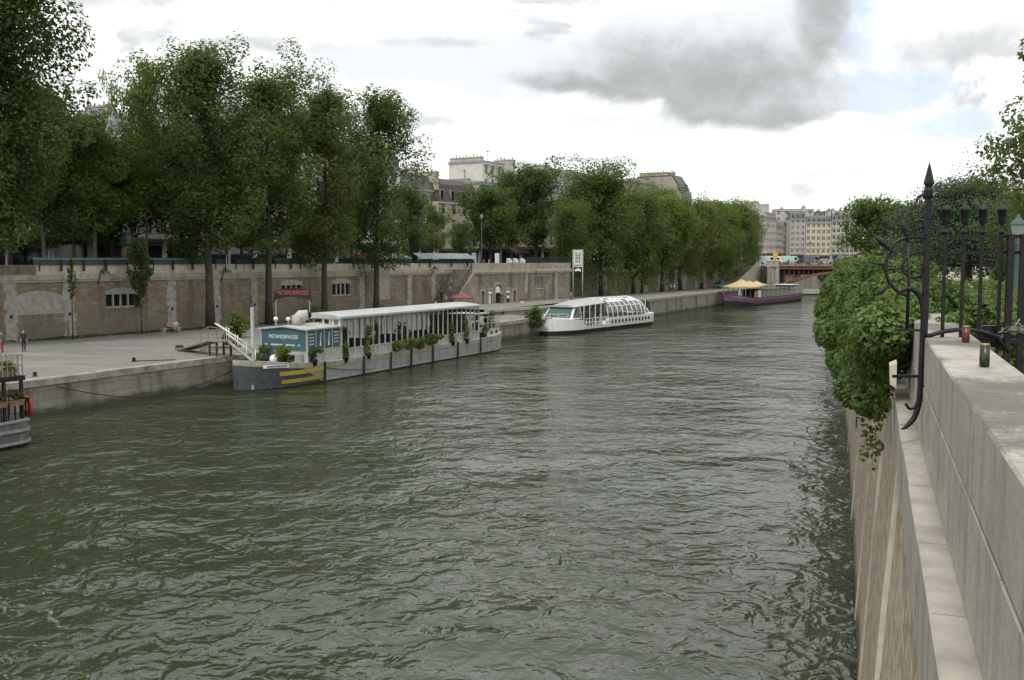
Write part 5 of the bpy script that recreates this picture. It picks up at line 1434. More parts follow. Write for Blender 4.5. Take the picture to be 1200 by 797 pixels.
for k in range(12):
    x = .45 + k*.3; f.bar((x,1.98,3.75),(x,1.98,4.85),.045)
for k in range(13):
    y_ = -1.95+k*.325; f.bar((.42,y_,3.75),(.42,y_,4.85),.045)
for z in (4.3,4.85): f.bar((.42,1.98,z),(8,1.98,z),.06); f.bar((.42,-1.95,z),(.42,1.98,z),.06)
f.build('upper_rail', M['rail'], hb)
f = MB(); f.tube([(-.06+.0, 1.55+.33*math.cos(a), 2.05+.42*math.sin(a)) for a in [2*math.pi*k/16 for k in range(16)]], .13, 8, closed=True); f.build('life_ring', mat('orange_red_life_ring', (.55,.06,.025), .5), hb)
bpy.context.view_layer.update()
HBM = Matrix.Translation(hb.location) @ Matrix.Rotation(ang, 4, 'Z')
def planter(label, x, y, z, leafm, flower, seed, n=260):
    rnd = random.Random(seed); t = thing('planter_box', label, 'planter', HBM @ Vector((x,y,z)), ang, 'planters on the houseboat')
    f = MB(); f.loft([[(-.4,-.15,0),(.4,-.15,0),(.4,.15,0),(-.4,.15,0)],[(-.46,-.2,.3),(.46,-.2,.3),(.46,.2,.3),(-.46,.2,.3)]]); f.build('box', M['palewood'], t)
    cl = [((rnd.uniform(-.4,.4), rnd.uniform(-.15,.15), .38+.35*rnd.random()), (.2,.16,.18)) for _ in range(8)]
    put('foliage', leaves_mesh('foliage', cl, n, .09, seed, leafm), t)
    if flower: put('flowers', leaves_mesh('flowers', [(c, (.2,.16,.16)) for c, _ in cl[:4]], 60, .08, seed+1, flower), t)
fl = mat('pink_red_petals', (.5,.06,.09), .6); fy = mat('pale_petals', (.55,.45,.35), .6)
planter('planter with bright green plants on the upper deck of the houseboat', 1.4, 1.75, 3.76, M['leaf_light'], None, 301)
planter('planter with pale flowers at the upper deck corner of the houseboat', .75, 1.2, 3.76, M['leaf_olive'], fy, 303)
planter('planter with red flowers on the lower rail of the houseboat', .9, 1.9, 2.2, M['leaf_dark'], fl, 305)
planter('planter with pink flowers further along the houseboat rail', 1.9, 1.9, 2.2, M['leaf_dark'], fl, 307)
# ------------------------------------------------------------------ iron bridge
br_ang = R(-21); br0 = Vector((69.6, 267, 0))
M['copper'] = mat('red_brown_iron_paint', (.115,.055,.038), .6, var=.25, scale=1.2, dirt=(.05,.03,.025), dirt_scale=1.2, dirt_amt=.5)
M['copperlight'] = mat('rust_brown_arch_edge', (.2,.085,.05), .6, var=.2, scale=1.5)
M['railpaint'] = mat('dull_brown_railing', (.17,.1,.075), .6, var=.2)
bd = thing('iron_bridge', 'single arch red brown iron bridge with stone abutment crossing the river', 'bridge', br0, br_ang)
SP = 33.0; WD = 16.0
def arch_z(x): q = x/SP; return 3.0 + 3.5*(1-(2*q-1)**2)
for j, y in enumerate((0.0, 4.0, 8.0, 12.0, 16.0)):
    f = MB(); n = 28; rr = []
    for i in range(n+1):
        x = SP*i/n; z = arch_z(x); rr.append([(x,y-.2,z),(x,y+.2,z),(x,y+.2,z+.62),(x,y-.2,z+.62)])
    f.loft(rr); f.build('arch_rib', M['copperlight'] if j == 0 else M['copper'], bd)
    for i in range(1, 27):
        x = SP*i/27; z = arch_z(x)+.62
        if z < 7.6 and (j == 0 or i % 3 == 0): f = MB(); f.bx(x-.1, x+.1, y-.1, y+.1, z, 7.8); f.build('spandrel_post', M['copper'], bd)
f = MB(); n = 28; f.loft([[(SP*i/n,.25,arch_z(SP*i/n)+.2),(SP*i/n,WD-.25,arch_z(SP*i/n)+.2),(SP*i/n,WD-.25,arch_z(SP*i/n)+.3),(SP*i/n,.25,arch_z(SP*i/n)+.3)] for i in range(n+1)]); f.build('arch_soffit', M['copper'], bd)
f = MB(); f.bx(.0, SP, 3.0, 3.1, 6.0, 7.8); f.build('cross_girder', M['copper'], bd)
f = MB(); f.bx(-.4, SP+.4, -.45, -.05, 7.42, 8.2); f.build('deck_beam', M['copper'], bd)
f = MB(); f.bx(-.4, SP+.4, -.6, -.06, 8.204, 8.42); f.build('deck_cornice', M['copperlight'], bd)
f = MB(); f.bx(-.5, SP+.5, .0, WD, 7.81, 8.4); f.build('deck', M['street'], bd)
f = MB()
for k in range(116): x = k*.285; f.bx(x-.04, x+.04, -.4, -.34, 8.42, 9.32)
f.bx(-.4, SP+.4, -.44, -.3, 9.323, 9.42); f.bx(-.4,SP+.4,-.42,-.32,8.55,8.62)
for k in range(9): x = k*SP/8; f.bx(x-.14, x+.14, -.5, -.24, 8.42, 9.5)
f.build('railing', M['railpaint'], bd)
f = MB(); f.bx(-3.2, -.02, -.8, WD, -1, 8.1); f.build('abutment', M['band'], bd)
f = MB(); f.bx(-.9, -.03, -1.3, -.805, -1, 8.1); f.bx(-2.4,-1.2,-1.2,-.805,-1,8.1); f.bx(-3.4,.1,-1.45,1.2,8.104,8.5); f.bx(-3.2,-.1,-1.3,1.0,8.504,9.5); f.bx(-3.3,0.0,-1.4,1.1,9.504,9.7); f.build('pier', M['cornice'], bd)
f = MB(); f.bx(SP+.02, SP+6, -.8, WD, -1, 8.1); f.build('abutment', M['band'], bd)

# stone stair from the bridge end down to the quay
s_dir = UW * -1
p_top = Wp(203, -1.0); 
stb = thing('quay_stair', 'pale stone stair slanting down from the bridge end to the far quay', 'stair', Wp(186, 0), WANG)
f = MB()
for k in range(24): f.bx(17*k/24, 17.5, -4.6, -.1, QZ2-.1+5.2*k/24, QZ2-.1+5.2*(k+1)/24)
f.build('flight', M['band'], stb)
f = MB(); f.loft([[(-.6,-5.0,QZ2),(-.6,-4.62,QZ2),(-.6,-4.62,QZ2+1.0),(-.6,-5.0,QZ2+1.0)],[(17.6,-5.0,QZ2),(17.6,-4.62,QZ2),(17.6,-4.62,9.3),(17.6,-5.0,9.3)]]); f.build('balustrade', M['cornice'], stb)
f = MB(); f.bx(17.6, 22.5, -5.0, .5, QZ2, 8.34); f.build('landing', M['wall2'], stb)

# embankment beyond the bridge and the pale barge under it
def plain_wall(name, label, p0, p1, z0, z1, mt, th=.8, cop=True):
    L = (p1-p0).length; a = math.atan2(p1.y-p0.y, p1.x-p0.x)
    t = thing(name, label, 'wall', (p0.x,p0.y,0), a)
    f = MB(); f.bx(0, L, 0, th, z0, z1); f.build('masonry', mt, t)
    if cop: f = MB(); f.bx(-.05, L+.05, -.15, th+.1, z1+.003, z1+.3); f.build('coping', M['cornice'], t)
    return t
M['palewall'] = masonry('pale_far_stone', 1.1, .45, ((.30,.285,.24),(.24,.225,.19)), (.22,.21,.175), stain=(.09,.085,.07), stain_amt=.6, foot=(.3,1.5,(.06,.06,.045)))
plain_wall('embankment_wall', 'pale stone embankment seen through the bridge arch', Vector((73, 300, 0)), Vector((152, 304, 0)), -1, 8.0, M['palewall'])
plain_wall('embankment_wall', 'short dark wall in shade from the bridge abutment back to the pale embankment', Vector((66, 262, 0)), Vector((74, 301, 0)), -1, 8.0, M['palewall'])
f = MB(); t = thing('moored_pontoon', 'low pale pontoon floating in the shade beyond the bridge arch', 'pontoon', (82.5, 291, 0), R(2))
f.prism([(0,0),(12,0),(14,1.5),(12,3),(0,3)], .3, 1.5); f.build('hull', M['offwhite'], t)
f = MB(); f.prism([(0.1,.1),(11.9,.1),(13.8,1.5),(11.9,2.9),(.1,2.9)], -.4, .297); f.build('hull_bottom', M['boot'], t)

# ------------------------------------------------------------------ buildings
WINC = {}
M['shutter'] = mat('pale_grey_shutter', (.42,.41,.38), .7, var=.1)
def window_proto(w, h, style):
    key = (w, h, style)
    if key in WINC: return WINC[key]
    f = MB(); fr = .07
    f.bx(0, w, .02, .06, 0, h, 1)                                  # pane
    f.bx(0, fr, -.03, .016, 0, h, 0); f.bx(w-fr, w, -.03, .016, 0, h, 0); f.bx(fr+.002, w-fr-.002, -.03, .016, h-fr, h, 0); f.bx(fr+.002, w-fr-.002, -.03, .016, 0, fr, 0)
    f.bx(w/2-.04, w/2+.04, -.03, .016, fr+.002, h-fr-.002, 0)
    for q in (.36, .68): f.bx(fr+.002, w/2-.042, -.02, .014, h*q-.02, h*q+.02, 0); f.bx(w/2+.042, w-fr-.002, -.02, .014, h*q-.02, h*q+.02, 0)
    if style == 'rail':
        for k in range(9): f.bx(.06+k*(w-.12)/8-.012, .06+k*(w-.12)/8+.012, -.2, -.18, 0, .85, 2)
        f.bx(0, w, -.21, -.17, .85, .9, 2)
    if style == 'shut':
        f.bx(-w*.52, -.03, -.27, -.22, 0, h, 3); f.bx(w+.03, w*1.52, -.27, -.22, 0, h, 3)
    me_o = f.build('window', [M['white'], M['glass'], M['iron'], M['shutter']], fix=True)
    me = me_o.data; bpy.data.objects.remove(me_o)
    WINC[key] = me
    return me
def chimney(t, x, y, z, w, d, h, mt, pots=4):
    f = MB(); f.bx(x-w/2, x+w/2, y-d/2, y+d/2, z, z+h); f.bx(x-w/2-.1, x+w/2+.1, y-d/2-.1, y+d/2+.1, z+h+.003, z+h+.18)
    c = f.build('chimney', mt, t)
    for k in range(pots):
        f = MB()
        xx = x - w/2 + w*(k+.5)/pots if w >= d else x; yy = y if w >= d else y - d/2 + d*(k+.5)/pots
        hh = .25 + .4*((k*37+int(x*10)) % 5)/4
        f.tube([(xx,yy,z+h+.18),(xx,yy,z+h+.18+hh)], .10, 7); f.build('chimney_pot', M['potclay'], c)
M['potclay'] = mat('terracotta_pot', (.16,.10,.075), .8, var=.2)
M['slate'] = mat('slate_roof', (.085,.09,.10), .6, var=.25, scale=1.2, dirt=(.14,.14,.14), dirt_scale=.8)
M['zincroof'] = mat('zinc_roof', (.26,.28,.30), .5, metal=.2, var=.15, scale=.8)
M['tileroof'] = mat('brown_tile_roof', (.075,.062,.055), .8, var=.25, scale=2)
def stone_mat(name, c): return mat(name, c, .9, var=.12, scale=.5, bump=.15, dirt=tuple(k*.6 for k in c), dirt_scale=.35, dirt_amt=.5, streak=True)
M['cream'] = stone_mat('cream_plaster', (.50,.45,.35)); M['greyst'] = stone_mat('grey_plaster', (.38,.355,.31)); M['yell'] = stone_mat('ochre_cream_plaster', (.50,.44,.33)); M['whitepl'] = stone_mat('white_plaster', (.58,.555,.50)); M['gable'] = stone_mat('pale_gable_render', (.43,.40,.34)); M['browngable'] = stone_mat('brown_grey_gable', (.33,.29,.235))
def building(label, p, ang, w, dep, floors, bays, gh, fh, wm, roof='mansard', roofm=None, roof_h=4.5, zb=ST_Z, style='plain', ground='shop', chim=((.1,.5),(.9,.5)), ww=1.1, wh=1.85, dormers=True, chh=2.2, sidewin=False, cmt=None, group=None):
    """street facade in local x (width) at y=0 facing -y; local z from street level"""
    t = thing('apartment_building', label, 'building', (p[0], p[1], zb), ang, group)
    H = gh + fh*floors
    holes = []; bw_ = w/bays
    for fl_ in range(floors):
        for b_ in range(bays):
            x = bw_*(b_+.5); z = gh + fh*fl_ + .62; holes.append((x-ww/2, x+ww/2, z, z+min(wh, fh-.95)))
    gholes = []
    if ground == 'shop':
        for b_ in range(max(1, bays//2)):
            bw2 = w/max(1, bays//2); gholes.append((bw2*b_+.35, bw2*(b_+1)-.35, .35, gh-.8))
    f = MB(); panel(f, 0, w, 0, H, holes+gholes, 0, 0, .22)
    f.add([(0,0,0),(0,dep,0),(0,dep,H),(0,0,H)], [(0,1,2,3)]); f.add([(w,0,0),(w,dep,0),(w,dep,H),(w,0,H)], [(3,2,1,0)]); f.add([(0,dep,0),(w,dep,0),(w,dep,H),(0,dep,H)], [(3,2,1,0)])
    wall = f.build('wall', wm, t)
    for z, d_ in ((gh-.05, .22), (H-.25, .22), (gh+fh-.02, .1)): f = MB(); f.bx(-.02, w+.02, -d_, -.003, z, z+.26); f.build('string_course', wm if wm is not M['yell'] else M['cream'], t)
    me = window_proto(round(ww,2), round(min(wh, fh-.95),2), style)
    for a, b_, c, d_ in holes:
        o = bpy.data.objects.new('window', me); C.objects.link(o); o.parent = t; o.location = (a, .16, c)
    for a, b_, c, d_ in gholes:
        f = MB(); f.bx(a, b_, .18, .2, c, d_, 1); f.bx(a, b_, -.12, -.02, d_-.1, d_+.42, 0)
        f.build('shop_front', [M['maroon'] if int(a*7) % 3 else M['green_box'], M['glass']], t)
    rm = roofm or M['slate']
    if roof == 'mansard':
        f = MB(); r1 = roof_h*.72; i1 = 1.1
        f.loft([[(0,0.02,H),(w,0.02,H),(w,dep,H),(0,dep,H)],[(0,i1,H+r1),(w,i1,H+r1),(w,dep-i1,H+r1),(0,dep-i1,H+r1)],[(0,dep*.45,H+roof_h),(w,dep*.45,H+roof_h),(w,dep*.55,H+roof_h),(0,dep*.55,H+roof_h)]])
        f.build('roof', rm, t)
        if dormers:
            for b_ in range(0, bays):
                x = bw_*(b_+.5); f = MB(); f.bx(x-.6, x+.6, .22, 1.6, H+.3, H+min(2.3, roof_h*.62)); d__ = f.build('dormer', M['zincroof'], t)
                f = MB(); f.bx(x-.4, x+.4, .19, .215, H+.5, H+min(2.3, roof_h*.62)-.2); f.build('pane', M['glass'], d__)
    elif roof == 'pitched':
        f = MB(); f.loft([[(-.2,-.35,H),(w+.2,-.35,H),(w+.2,dep+.3,H),(-.2,dep+.3,H)],[(-.2,dep*.48,H+roof_h),(w+.2,dep*.48,H+roof_h),(w+.2,dep*.52,H+roof_h),(-.2,dep*.52,H+roof_h)]])
        f.build('roof', rm, t)
    elif roof == 'flat':
        f = MB(); f.bx(-.1, w+.1, -.1, dep+.1, H, H+.5); f.build('roof', rm, t)
    for cx, cy in chim: chimney(t, w*cx, dep*cy, H+roof_h*.45, 1.0, min(4.5, dep*.5), roof_h*.55+chh, cmt or M['gable'], 5)
    return t
def on_wall(px0, px1, off): 
    s0, s1 = wall_s(px0, off), wall_s(px1, off)
    return Wp(s0, off), s1 - s0
OFF = 19.0
row = [
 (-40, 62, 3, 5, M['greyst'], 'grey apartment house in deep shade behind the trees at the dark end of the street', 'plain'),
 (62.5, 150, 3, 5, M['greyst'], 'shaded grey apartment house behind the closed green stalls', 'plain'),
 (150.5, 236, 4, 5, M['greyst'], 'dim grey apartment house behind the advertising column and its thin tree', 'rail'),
 (236.5, 300, 4, 4, M['gable'], 'grey house with a glass fronted ground floor behind the thick straight poplar', 'plain'),
 (300.5, 340, 5, 3, M['yell'], 'ochre house seen between the forked poplar and its neighbour', 'shut'),
 (340.5, 395, 5, 4, M['whitepl'], 'white rendered house behind the bright small plane tree and street sign', 'rail'),
 (395.5, 470, 4, 6, M['whitepl'], 'white house over the red awning and raised stall lids', 'plain'),
 (470.5, 513, 3, 4, M['greyst'], 'lower grey house hidden by the last tall poplar', 'plain'),
]
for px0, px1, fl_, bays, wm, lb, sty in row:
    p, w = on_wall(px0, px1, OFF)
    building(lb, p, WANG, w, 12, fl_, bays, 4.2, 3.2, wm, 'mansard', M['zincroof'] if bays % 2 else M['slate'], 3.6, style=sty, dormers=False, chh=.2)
p, w = on_wall(513.5, 562, OFF-1)
building('cream house with brown tiled roof and attic windows above the stone stair', p, WANG, w, 8.5, 3, 4, 3.6, 2.75, M['cream'], 'mansard', M['tileroof'], 4.6, style='rail', chim=((.04,.3),), chh=.6)
p, w = on_wall(562.5, 610, OFF)
building('front house with balconies behind the round headed street tree', p, WANG, w, 4.5, 4, 5, 4.0, 3.0, M['greyst'], 'flat', M['zincroof'], 1.0, style='rail', chim=())
p, w = on_wall(610.5, 660, OFF)
building('beige house with wide ground floor behind the tallest street tree', p, WANG, w, 10, 4, 5, 4.2, 3.0, M['gable'], 'mansard', M['zincroof'], 3.5, style='rail', dormers=False)
# the tall pale block that rises behind with a blank gable
p, w = on_wall(566, 604, OFF+5)
tall = building('tall pale block with blank gable and chimney pots rising behind the cream house', p, WANG, w, 8.2, 6, 5, 4.2, 2.78, M['whitepl'], 'flat', M['zincroof'], 0, style='plain', ground='', chim=())
Ht = 4.2+6*2.78
chimney(tall, .5, 4.2, Ht+.3, .9, 7.6, .8, M['gable'], 9); chimney(tall, w*.95, 3.0, Ht-.2, 1.2, 4.5, 1.2, M['gable'], 6); chimney(tall, w*.3, 6, Ht+.3, .7, .7, .5, M['potclay'], 1)
p, w = on_wall(548, 566, OFF+8)
building('low pale annexe with a chimney stack leaning on the tall blank gable', p, WANG, w, 6, 5, 2, 3.6, 2.75, M['whitepl'], 'flat', M['zincroof'], 0, ground='', chim=((.5,.5),), chh=.5)
p, w = on_wall(646, 690, OFF+4)
building('grey block with stepped chimney wall between the tallest street tree and the far poplars', p, WANG, w, 9, 6, 4, 4.2, 2.85, M['gable'], 'flat', M['zincroof'], 0, ground='', chim=((.2,.5),(.75,.5)), chh=1.0)
# block with brown gable and slate mansard end above the far poplars
p, w = on_wall(742, 768, OFF+3)
building('lower brown grey block with chimney stacks next to the broad brown gable', p, WANG, w, 9, 6, 4, 4.2, 2.9, M['browngable'], 'flat', M['zincroof'], 0, ground='', chim=((.55,.3),(.7,.3)), chh=1.2, cmt=M['browngable'])
pB, wB = on_wall(799, 809, OFF)
tB = thing('apartment_building', 'big block with broad brown gable and steep slate mansard at its river end', 'building', (pB.x, pB.y, ST_Z), WANG)
f = MB(); Hb = 17.5; HT = 24.6
f.add([(0,0,0),(0,14,0),(0,14,HT),(0,3.3,HT),(0,1.6,HT-2.6),(0,.5,HT-5.0),(0,0,Hb)], [(0,1,2,3,4,5,6)])
f.add([(wB,0,0),(wB,14,0),(wB,14,HT),(wB,3.3,HT),(wB,1.6,HT-2.6),(wB,.5,HT-5.0),(wB,0,Hb)], [(6,5,4,3,2,1,0)])
holes = [(x-.55, x+.55, z, z+1.8) for x in [wB*(k+.5)/5 for k in range(5)] for z in (5,8,11,14)]
panel(f, 0, wB, 0, Hb, holes, 0, 0, .2); f.add([(0,14,0),(wB,14,0),(wB,14,HT),(0,14,HT)], [(3,2,1,0)])
f.build('wall', M['browngable'], tB)
for a, b_, c, d_ in holes:
    o = bpy.data.objects.new('window', window_proto(1.1, 1.8, 'plain')); C.objects.link(o); o.parent = tB; o.location = (a, .15, c)
f = MB(); prof = [(-.12,Hb),(.4,HT-5.0),(1.5,HT-2.6),(3.2,HT+.08),(14,HT+.1),(14,HT+.35),(3.1,HT+.33),(1.25,HT-2.45),(.2,HT-4.9),(-.3,Hb)]
f.loft([[(.15,y,z) for y,z in prof],[(wB+.1,y,z) for y,z in prof]]); f.build('roof', M['slate'], tB)
for k in range(4):
    x = wB*(k+.6)/4.4; f = MB(); f.bx(x-.7,x+.7,-.1,1.8,Hb+1.0,Hb+3.0); d__ = f.build('dormer', M['zincroof'], tB)
    f = MB(); f.bx(x-.45,x+.45,-.13,-.103,Hb+1.3,Hb+2.7); f.build('pane', M['glass'], d__)
chimney(tB, .6, 9, HT+.2, .9, 8.5, .9, M['browngable'], 9); chimney(tB, 2.0, 4.2, HT-.3, .8, 1.8, 1.3, M['browngable'], 4)
p, w = on_wall(845, 880, OFF)
building('pale house hidden behind the end of the far poplar row', p, WANG, w, 11, 3, 7, 4.2, 3.1, M['gable'], 'mansard', M['zincroof'], 3.6, dormers=False)
# roof aerials
def aerial(px, off, z, h, label):
    p = Wp(wall_s(px, off), off, z); t = thing('roof_aerial', label, 'aerial', p, WANG, 'roof aerials')
    f = MB(); f.bar((0,0,-.3),(0,0,h),.07); f.bar((-.7,0,h*.85),(.7,0,h*.85),.05)
    for k in range(4): f.bar((-.6+.4*k,-.35,h*.85),(-.6+.4*k,.35,h*.85),.04)
    f.build('mast', M['iron'], t)
aerial(572, OFF+8, ST_Z+Ht+.4, 3.0, 'thin aerial on the tall pale block with the blank gable')
aerial(545, OFF+9, ST_Z+3.6+5*2.75, 2.4, 'thin aerial on the low annexe beside the blank gable')
aerial(787, OFF+9, ST_Z+HT+.4, 2.6, 'thin aerial on the big block with the brown gable')
# oblique facades beyond the bridge
p, w = on_wall(881, 897, OFF); building('pale facade seen at a slant past the last poplar', p, WANG, w, 12, 5, 6, 4, 2.5, M['whitepl'], 'mansard', M['zincroof'], 2.4, style='shut', dormers=False, chim=((.9,.4),))
p, w = on_wall(897.3, 908, OFF); building('grey facade seen at a slant, next to the slanted pale one', p, WANG, w, 12, 5, 6, 4, 2.45, M['gable'], 'mansard', M['slate'], 2.2, style='plain', dormers=False, chim=((.9,.4),))
p, w = on_wall(908.3, 916, OFF); building('lower brownish facade at the far corner of the slanted row', p, WANG, w, 12, 4, 6, 4, 2.4, M['browngable'], 'mansard', M['slate'], 2.0, style='plain', dormers=False, chim=((.9,.4),))
p, w = on_wall(916.3, 922, OFF+6); building('narrow grey house closing the end of the slanted row', p, WANG, w, 9, 5, 4, 4, 2.3, M['greyst'], 'flat', M['zincroof'], 0, ground='', chim=((.5,.5),), chh=.4)
# three facades that face the camera across the river bend
YF = 372.0; SCL = YF/1200.0
XF = lambda px: (px-600)*SCL
fa = R(-8)
building('tall narrow grey house with steep slate gable, first of the three facing facades', (XF(926), YF+2, 0), fa, (943.3-926)*SCL*1.01, 11, 6, 3, 3.6, 2.1, M['greyst'], 'mansard', M['slate'], 3.3, style='plain', chim=((.98,.5),), ww=1.05, chh=1.4)
building('cream yellow house with five window bays, second of the three facing facades', (XF(943.8), YF+1.2, 0), fa, (972.3-943.8)*SCL*1.01, 11, 5, 5, 3.4, 2.32, M['yell'], 'mansard', M['slate'], 2.7, style='plain', chim=((.02,.5),(.97,.5)), ww=1.1, chh=1.6)
building('pale grey house half behind the round tree, last of the three facing facades', (XF(972.8), YF, 0), fa, (1003-972.8)*SCL*1.01, 11, 5, 6, 3.6, 2.42, M['gable'], 'mansard', M['slate'], 2.8, style='rail', chim=((.1,.5),(.6,.5)), ww=1.1, chh=1.2)
building('pale block rising behind the narrow grey house with chimney wall', (XF(924), YF+22, 0), fa, 14.5, 10, 7, 5, 4.0, 2.35, M['gable'], 'flat', M['zincroof'], 0, ground='', chim=((.2,.4),(.75,.4)), chh=.7)
building('beige block with arched zinc attic rising behind the pale grey house', (XF(984), YF+20, 0), fa, 14, 10, 7, 5, 4.0, 2.25, M['cream'], 'flat', M['zincroof'], 0, ground='', chim=((.15,.4),(.8,.4)), chh=.9)
building('brown brick fronted house with chimneys behind the yellow house', (XF(960), YF+21, 0), fa, 7, 9, 7, 3, 4.0, 2.2, M['browngable'], 'flat', M['tileroof'], 0, ground='', chim=((.3,.4),(.8,.4)), chh=.9)
building('low white fronted house behind the trunk of the round tree', (XF(1004), YF-14, 0), fa, 30, 11, 3, 9, 4.2, 3.0, M['whitepl'], 'mansard', M['slate'], 3.4, style='plain', dormers=False)
# ------------------------------------------------------------------ book stalls on the parapet
GB = 'book stalls on the parapet'
def stall(label, px0, px1, off, open_=False, boxm=None):
    s0, s1 = wall_s(px0, off), wall_s(px1, off)
    w = s1 - s0
    t = thing('book_stall', label, 'book stall', Wp(s0, off, ZT+.012), WANG, GB)
    bm_ = boxm or M['green_box']
    f = MB(); f.bx(.02, w-.02, -.42, .42, 0, .5); f.build('box', bm_, t)
    if not open_:
        f = MB(); f.loft([[(0,-.46,.503),(w,-.46,.503),(w,.46,.503),(0,.46,.503)],[(0,-.46,.56),(w,-.46,.56),(w,.46,.68),(0,.46,.68)]]); f.build('lid', M['zinc'] if px0 < 250 else bm_, t)
    else:
        # lid propped up towards the river: sloping grey sheet on struts
        f = MB(); f.loft([[(0,-.75,.62),(w,-.75,.62),(w,.75,1.42),(0,.75,1.42)],[(0,-.75,.68),(w,-.75,.68),(w,.75,1.48),(0,.75,1.48)]]); f.build('lid', M['zinc'], t)
        f = MB()
        for x in (.08, w-.08): f.bar((x,-.38,.5),(x,-.6,.68),.04); f.bar((x,.38,.5),(x,.6,1.32),.04)
        f.build('strut', M['iron'], t)
        f = MB(); f.bx(.1, w-.1, -.45, -.425, .1, .45); f.build('shutter', M['black'], t)
    for x in (.06, w-.06):
        f = MB(); f.bx(x-.05, x+.05, -.50, -.425, -.62, .4); f.bx(x-.05,x+.05,-.424,-.05,-.012,-.002); f.build('bracket', M['maroon'] if px0 < 120 else M['iron'], t)
    return t
closed = [(43.5,69.5,'leftmost closed green stall with pale top, beside the bare end of the parapet'),(70,96,'second closed green stall with dark red brackets'),(96.5,121.5,'third closed green stall with dark red brackets'),(122,147.5,'fourth closed green stall, just before the dark advertising column'),
 (177,200,'closed green stall just past the columnar young tree'),(200.5,223,'closed green stall midway between the columnar young tree and the thick straight poplar'),(223.5,241,'closed green stall touching the thick straight poplar'),(250,262,'short closed green stall just past the thick straight poplar'),
 (274,294,'dark closed stall with open gap on its near side'),(294.5,312,'dark closed stall next to the forked poplar'),(320,338,'dark closed stall beyond the forked poplar'),(338.5,350,'dark short stall under the yellow lettered street sign')]
for a, b_, lb in closed: stall(lb, a, b_, .2, False, M['green_box'] if a < 240 else mat('blackish_green_paint', (.016,.03,.028), .55))
for a, b_, lb in ((411,424,'small green stall under the red awning'),): stall(lb, a, b_, .2)
for a, b_, lb in ((436,446,'raised lid stall hidden by the last tall poplar'),(446.5,478,'long stall with raised grey lid right of the last tall poplar'),(489,501,'short raised lid stall after the dark gap'),(501.5,526,'raised grey lid stall in the middle of the last three'),(526.5,545,'raised grey lid stall second from the stair top'),(545.3,553,'narrow raised lid stall next to the stair top')):
    stall(lb, a, b_, .2, True)
# advertising column
ck = thing('advertising_column', 'dark domed advertising column behind the columnar young tree', 'advertising column', zfix(wall_ray(151.5, 1.6), ST_Z))
f = MB(); f.tube([(0,0,0),(0,0,3.0)], .62, 16); f.build('poster_drum', mat('dull_poster_paper', (.16,.12,.06), .8, var=.5, scale=1.5), ck)
f = MB(); f.lathe([(.78,3.0),(.8,3.25),(.7,3.35),(.72,3.6),(.6,3.9),(.3,4.25),(.12,4.5),(.05,4.9)], (0,0,0), 16); f.build('dome', M['green_box'], ck)
# street furniture on the left bank
def street_post(label, px, off, h, cat='lamp', nm='street_lamp', base=ST_Z):
    t = thing(nm, label, cat, zfix(wall_ray(px, off), base), WANG, 'street lamps of the left bank')
    f = MB(); f.lathe([(.16,0),(.14,.6),(.08,.8),(.06,h)], (0,0,0), 8); f.build('post', M['green_box'], t)
    f = MB(); f.lathe([(.1,h),(.2,h+.1),(.26,h+.5),(.14,h+.7),(.03,h+.9)], (0,0,0), 8); f.build('lantern', M['greycloth'], t)
street_post('slim lamp post at the head of the stone stair', 564.5, 2.0, 8.0)
street_post('slim lamp post before the white house with raised stall lids', 552, 9, 6.0)
street_post('slim lamp post beside the dark ground floor of the shaded house', 268, 6, 7.0)
# yellow and white lettered sign and red awning across the street
sg = thing('street_sign', 'dark street sign board with yellow and white letters behind the stalls', 'sign', Wp(wall_s(343,4), 4, 0), WANG)
f = MB(); w_ = wall_s(366,4)-wall_s(343,4); f.bx(0, w_, -.06, .06, 9.6, 10.75); f.build('board', M['navy'], sg)
text_mesh('lettering', 'BT', mat('yellow_letter_paint', (.6,.42,.03), .5), sg, 1.0, (w_*.42, -.07, 10.15), (R(90),0,0), .01)
f = MB()
for k in range(4): f.bx(w_*.62+k*.36, w_*.62+k*.36+.24, -.075, -.065, 9.9, 10.4)
f.build('small_print', M['letter'], sg)
for x in (.2, w_-.2): f = MB(); f.bx(x-.06, x+.06, .07, .17, ST_Z, 10.7); f.build('post', M['iron'], sg)
def awning(label, px0, px1, off, z, mt, depth=1.6, drop=.9):
    s0, s1 = wall_s(px0, off), wall_s(px1, off); w = s1-s0
    t = thing('awning', label, 'awning', Wp(s0, off, z), WANG)
    f = MB(); f.loft([[(0,0,0),(w,0,0),(w,-depth,-drop),(0,-depth,-drop)],[(0,0,.05),(w,0,.05),(w,-depth,-drop+.05),(0,-depth,-drop+.05)]]); f.add([(0,-depth,-drop-.35),(w,-depth,-drop-.35),(w,-depth,-drop),(0,-depth,-drop)], [(0,1,2,3)]); f.build('canvas', mt, t)
    f = MB(); f.bar((.05,0,-1.0),(.05,-depth,-drop),.04); f.bar((w-.05,0,-1.0),(w-.05,-depth,-drop),.04); f.build('arm', M['iron'], t)
awning('dull red awning across the street above the small green stall', 410, 437, 6, 10.7, mat('dull_red_awning', (.13,.03,.028), .85, var=.2))
awning('dark brown cafe awning across the street to the side of the stone stair', 594, 612, 12, 12.2, mat('dark_brown_canvas', (.045,.03,.024), .8), 1.8, 1.1)
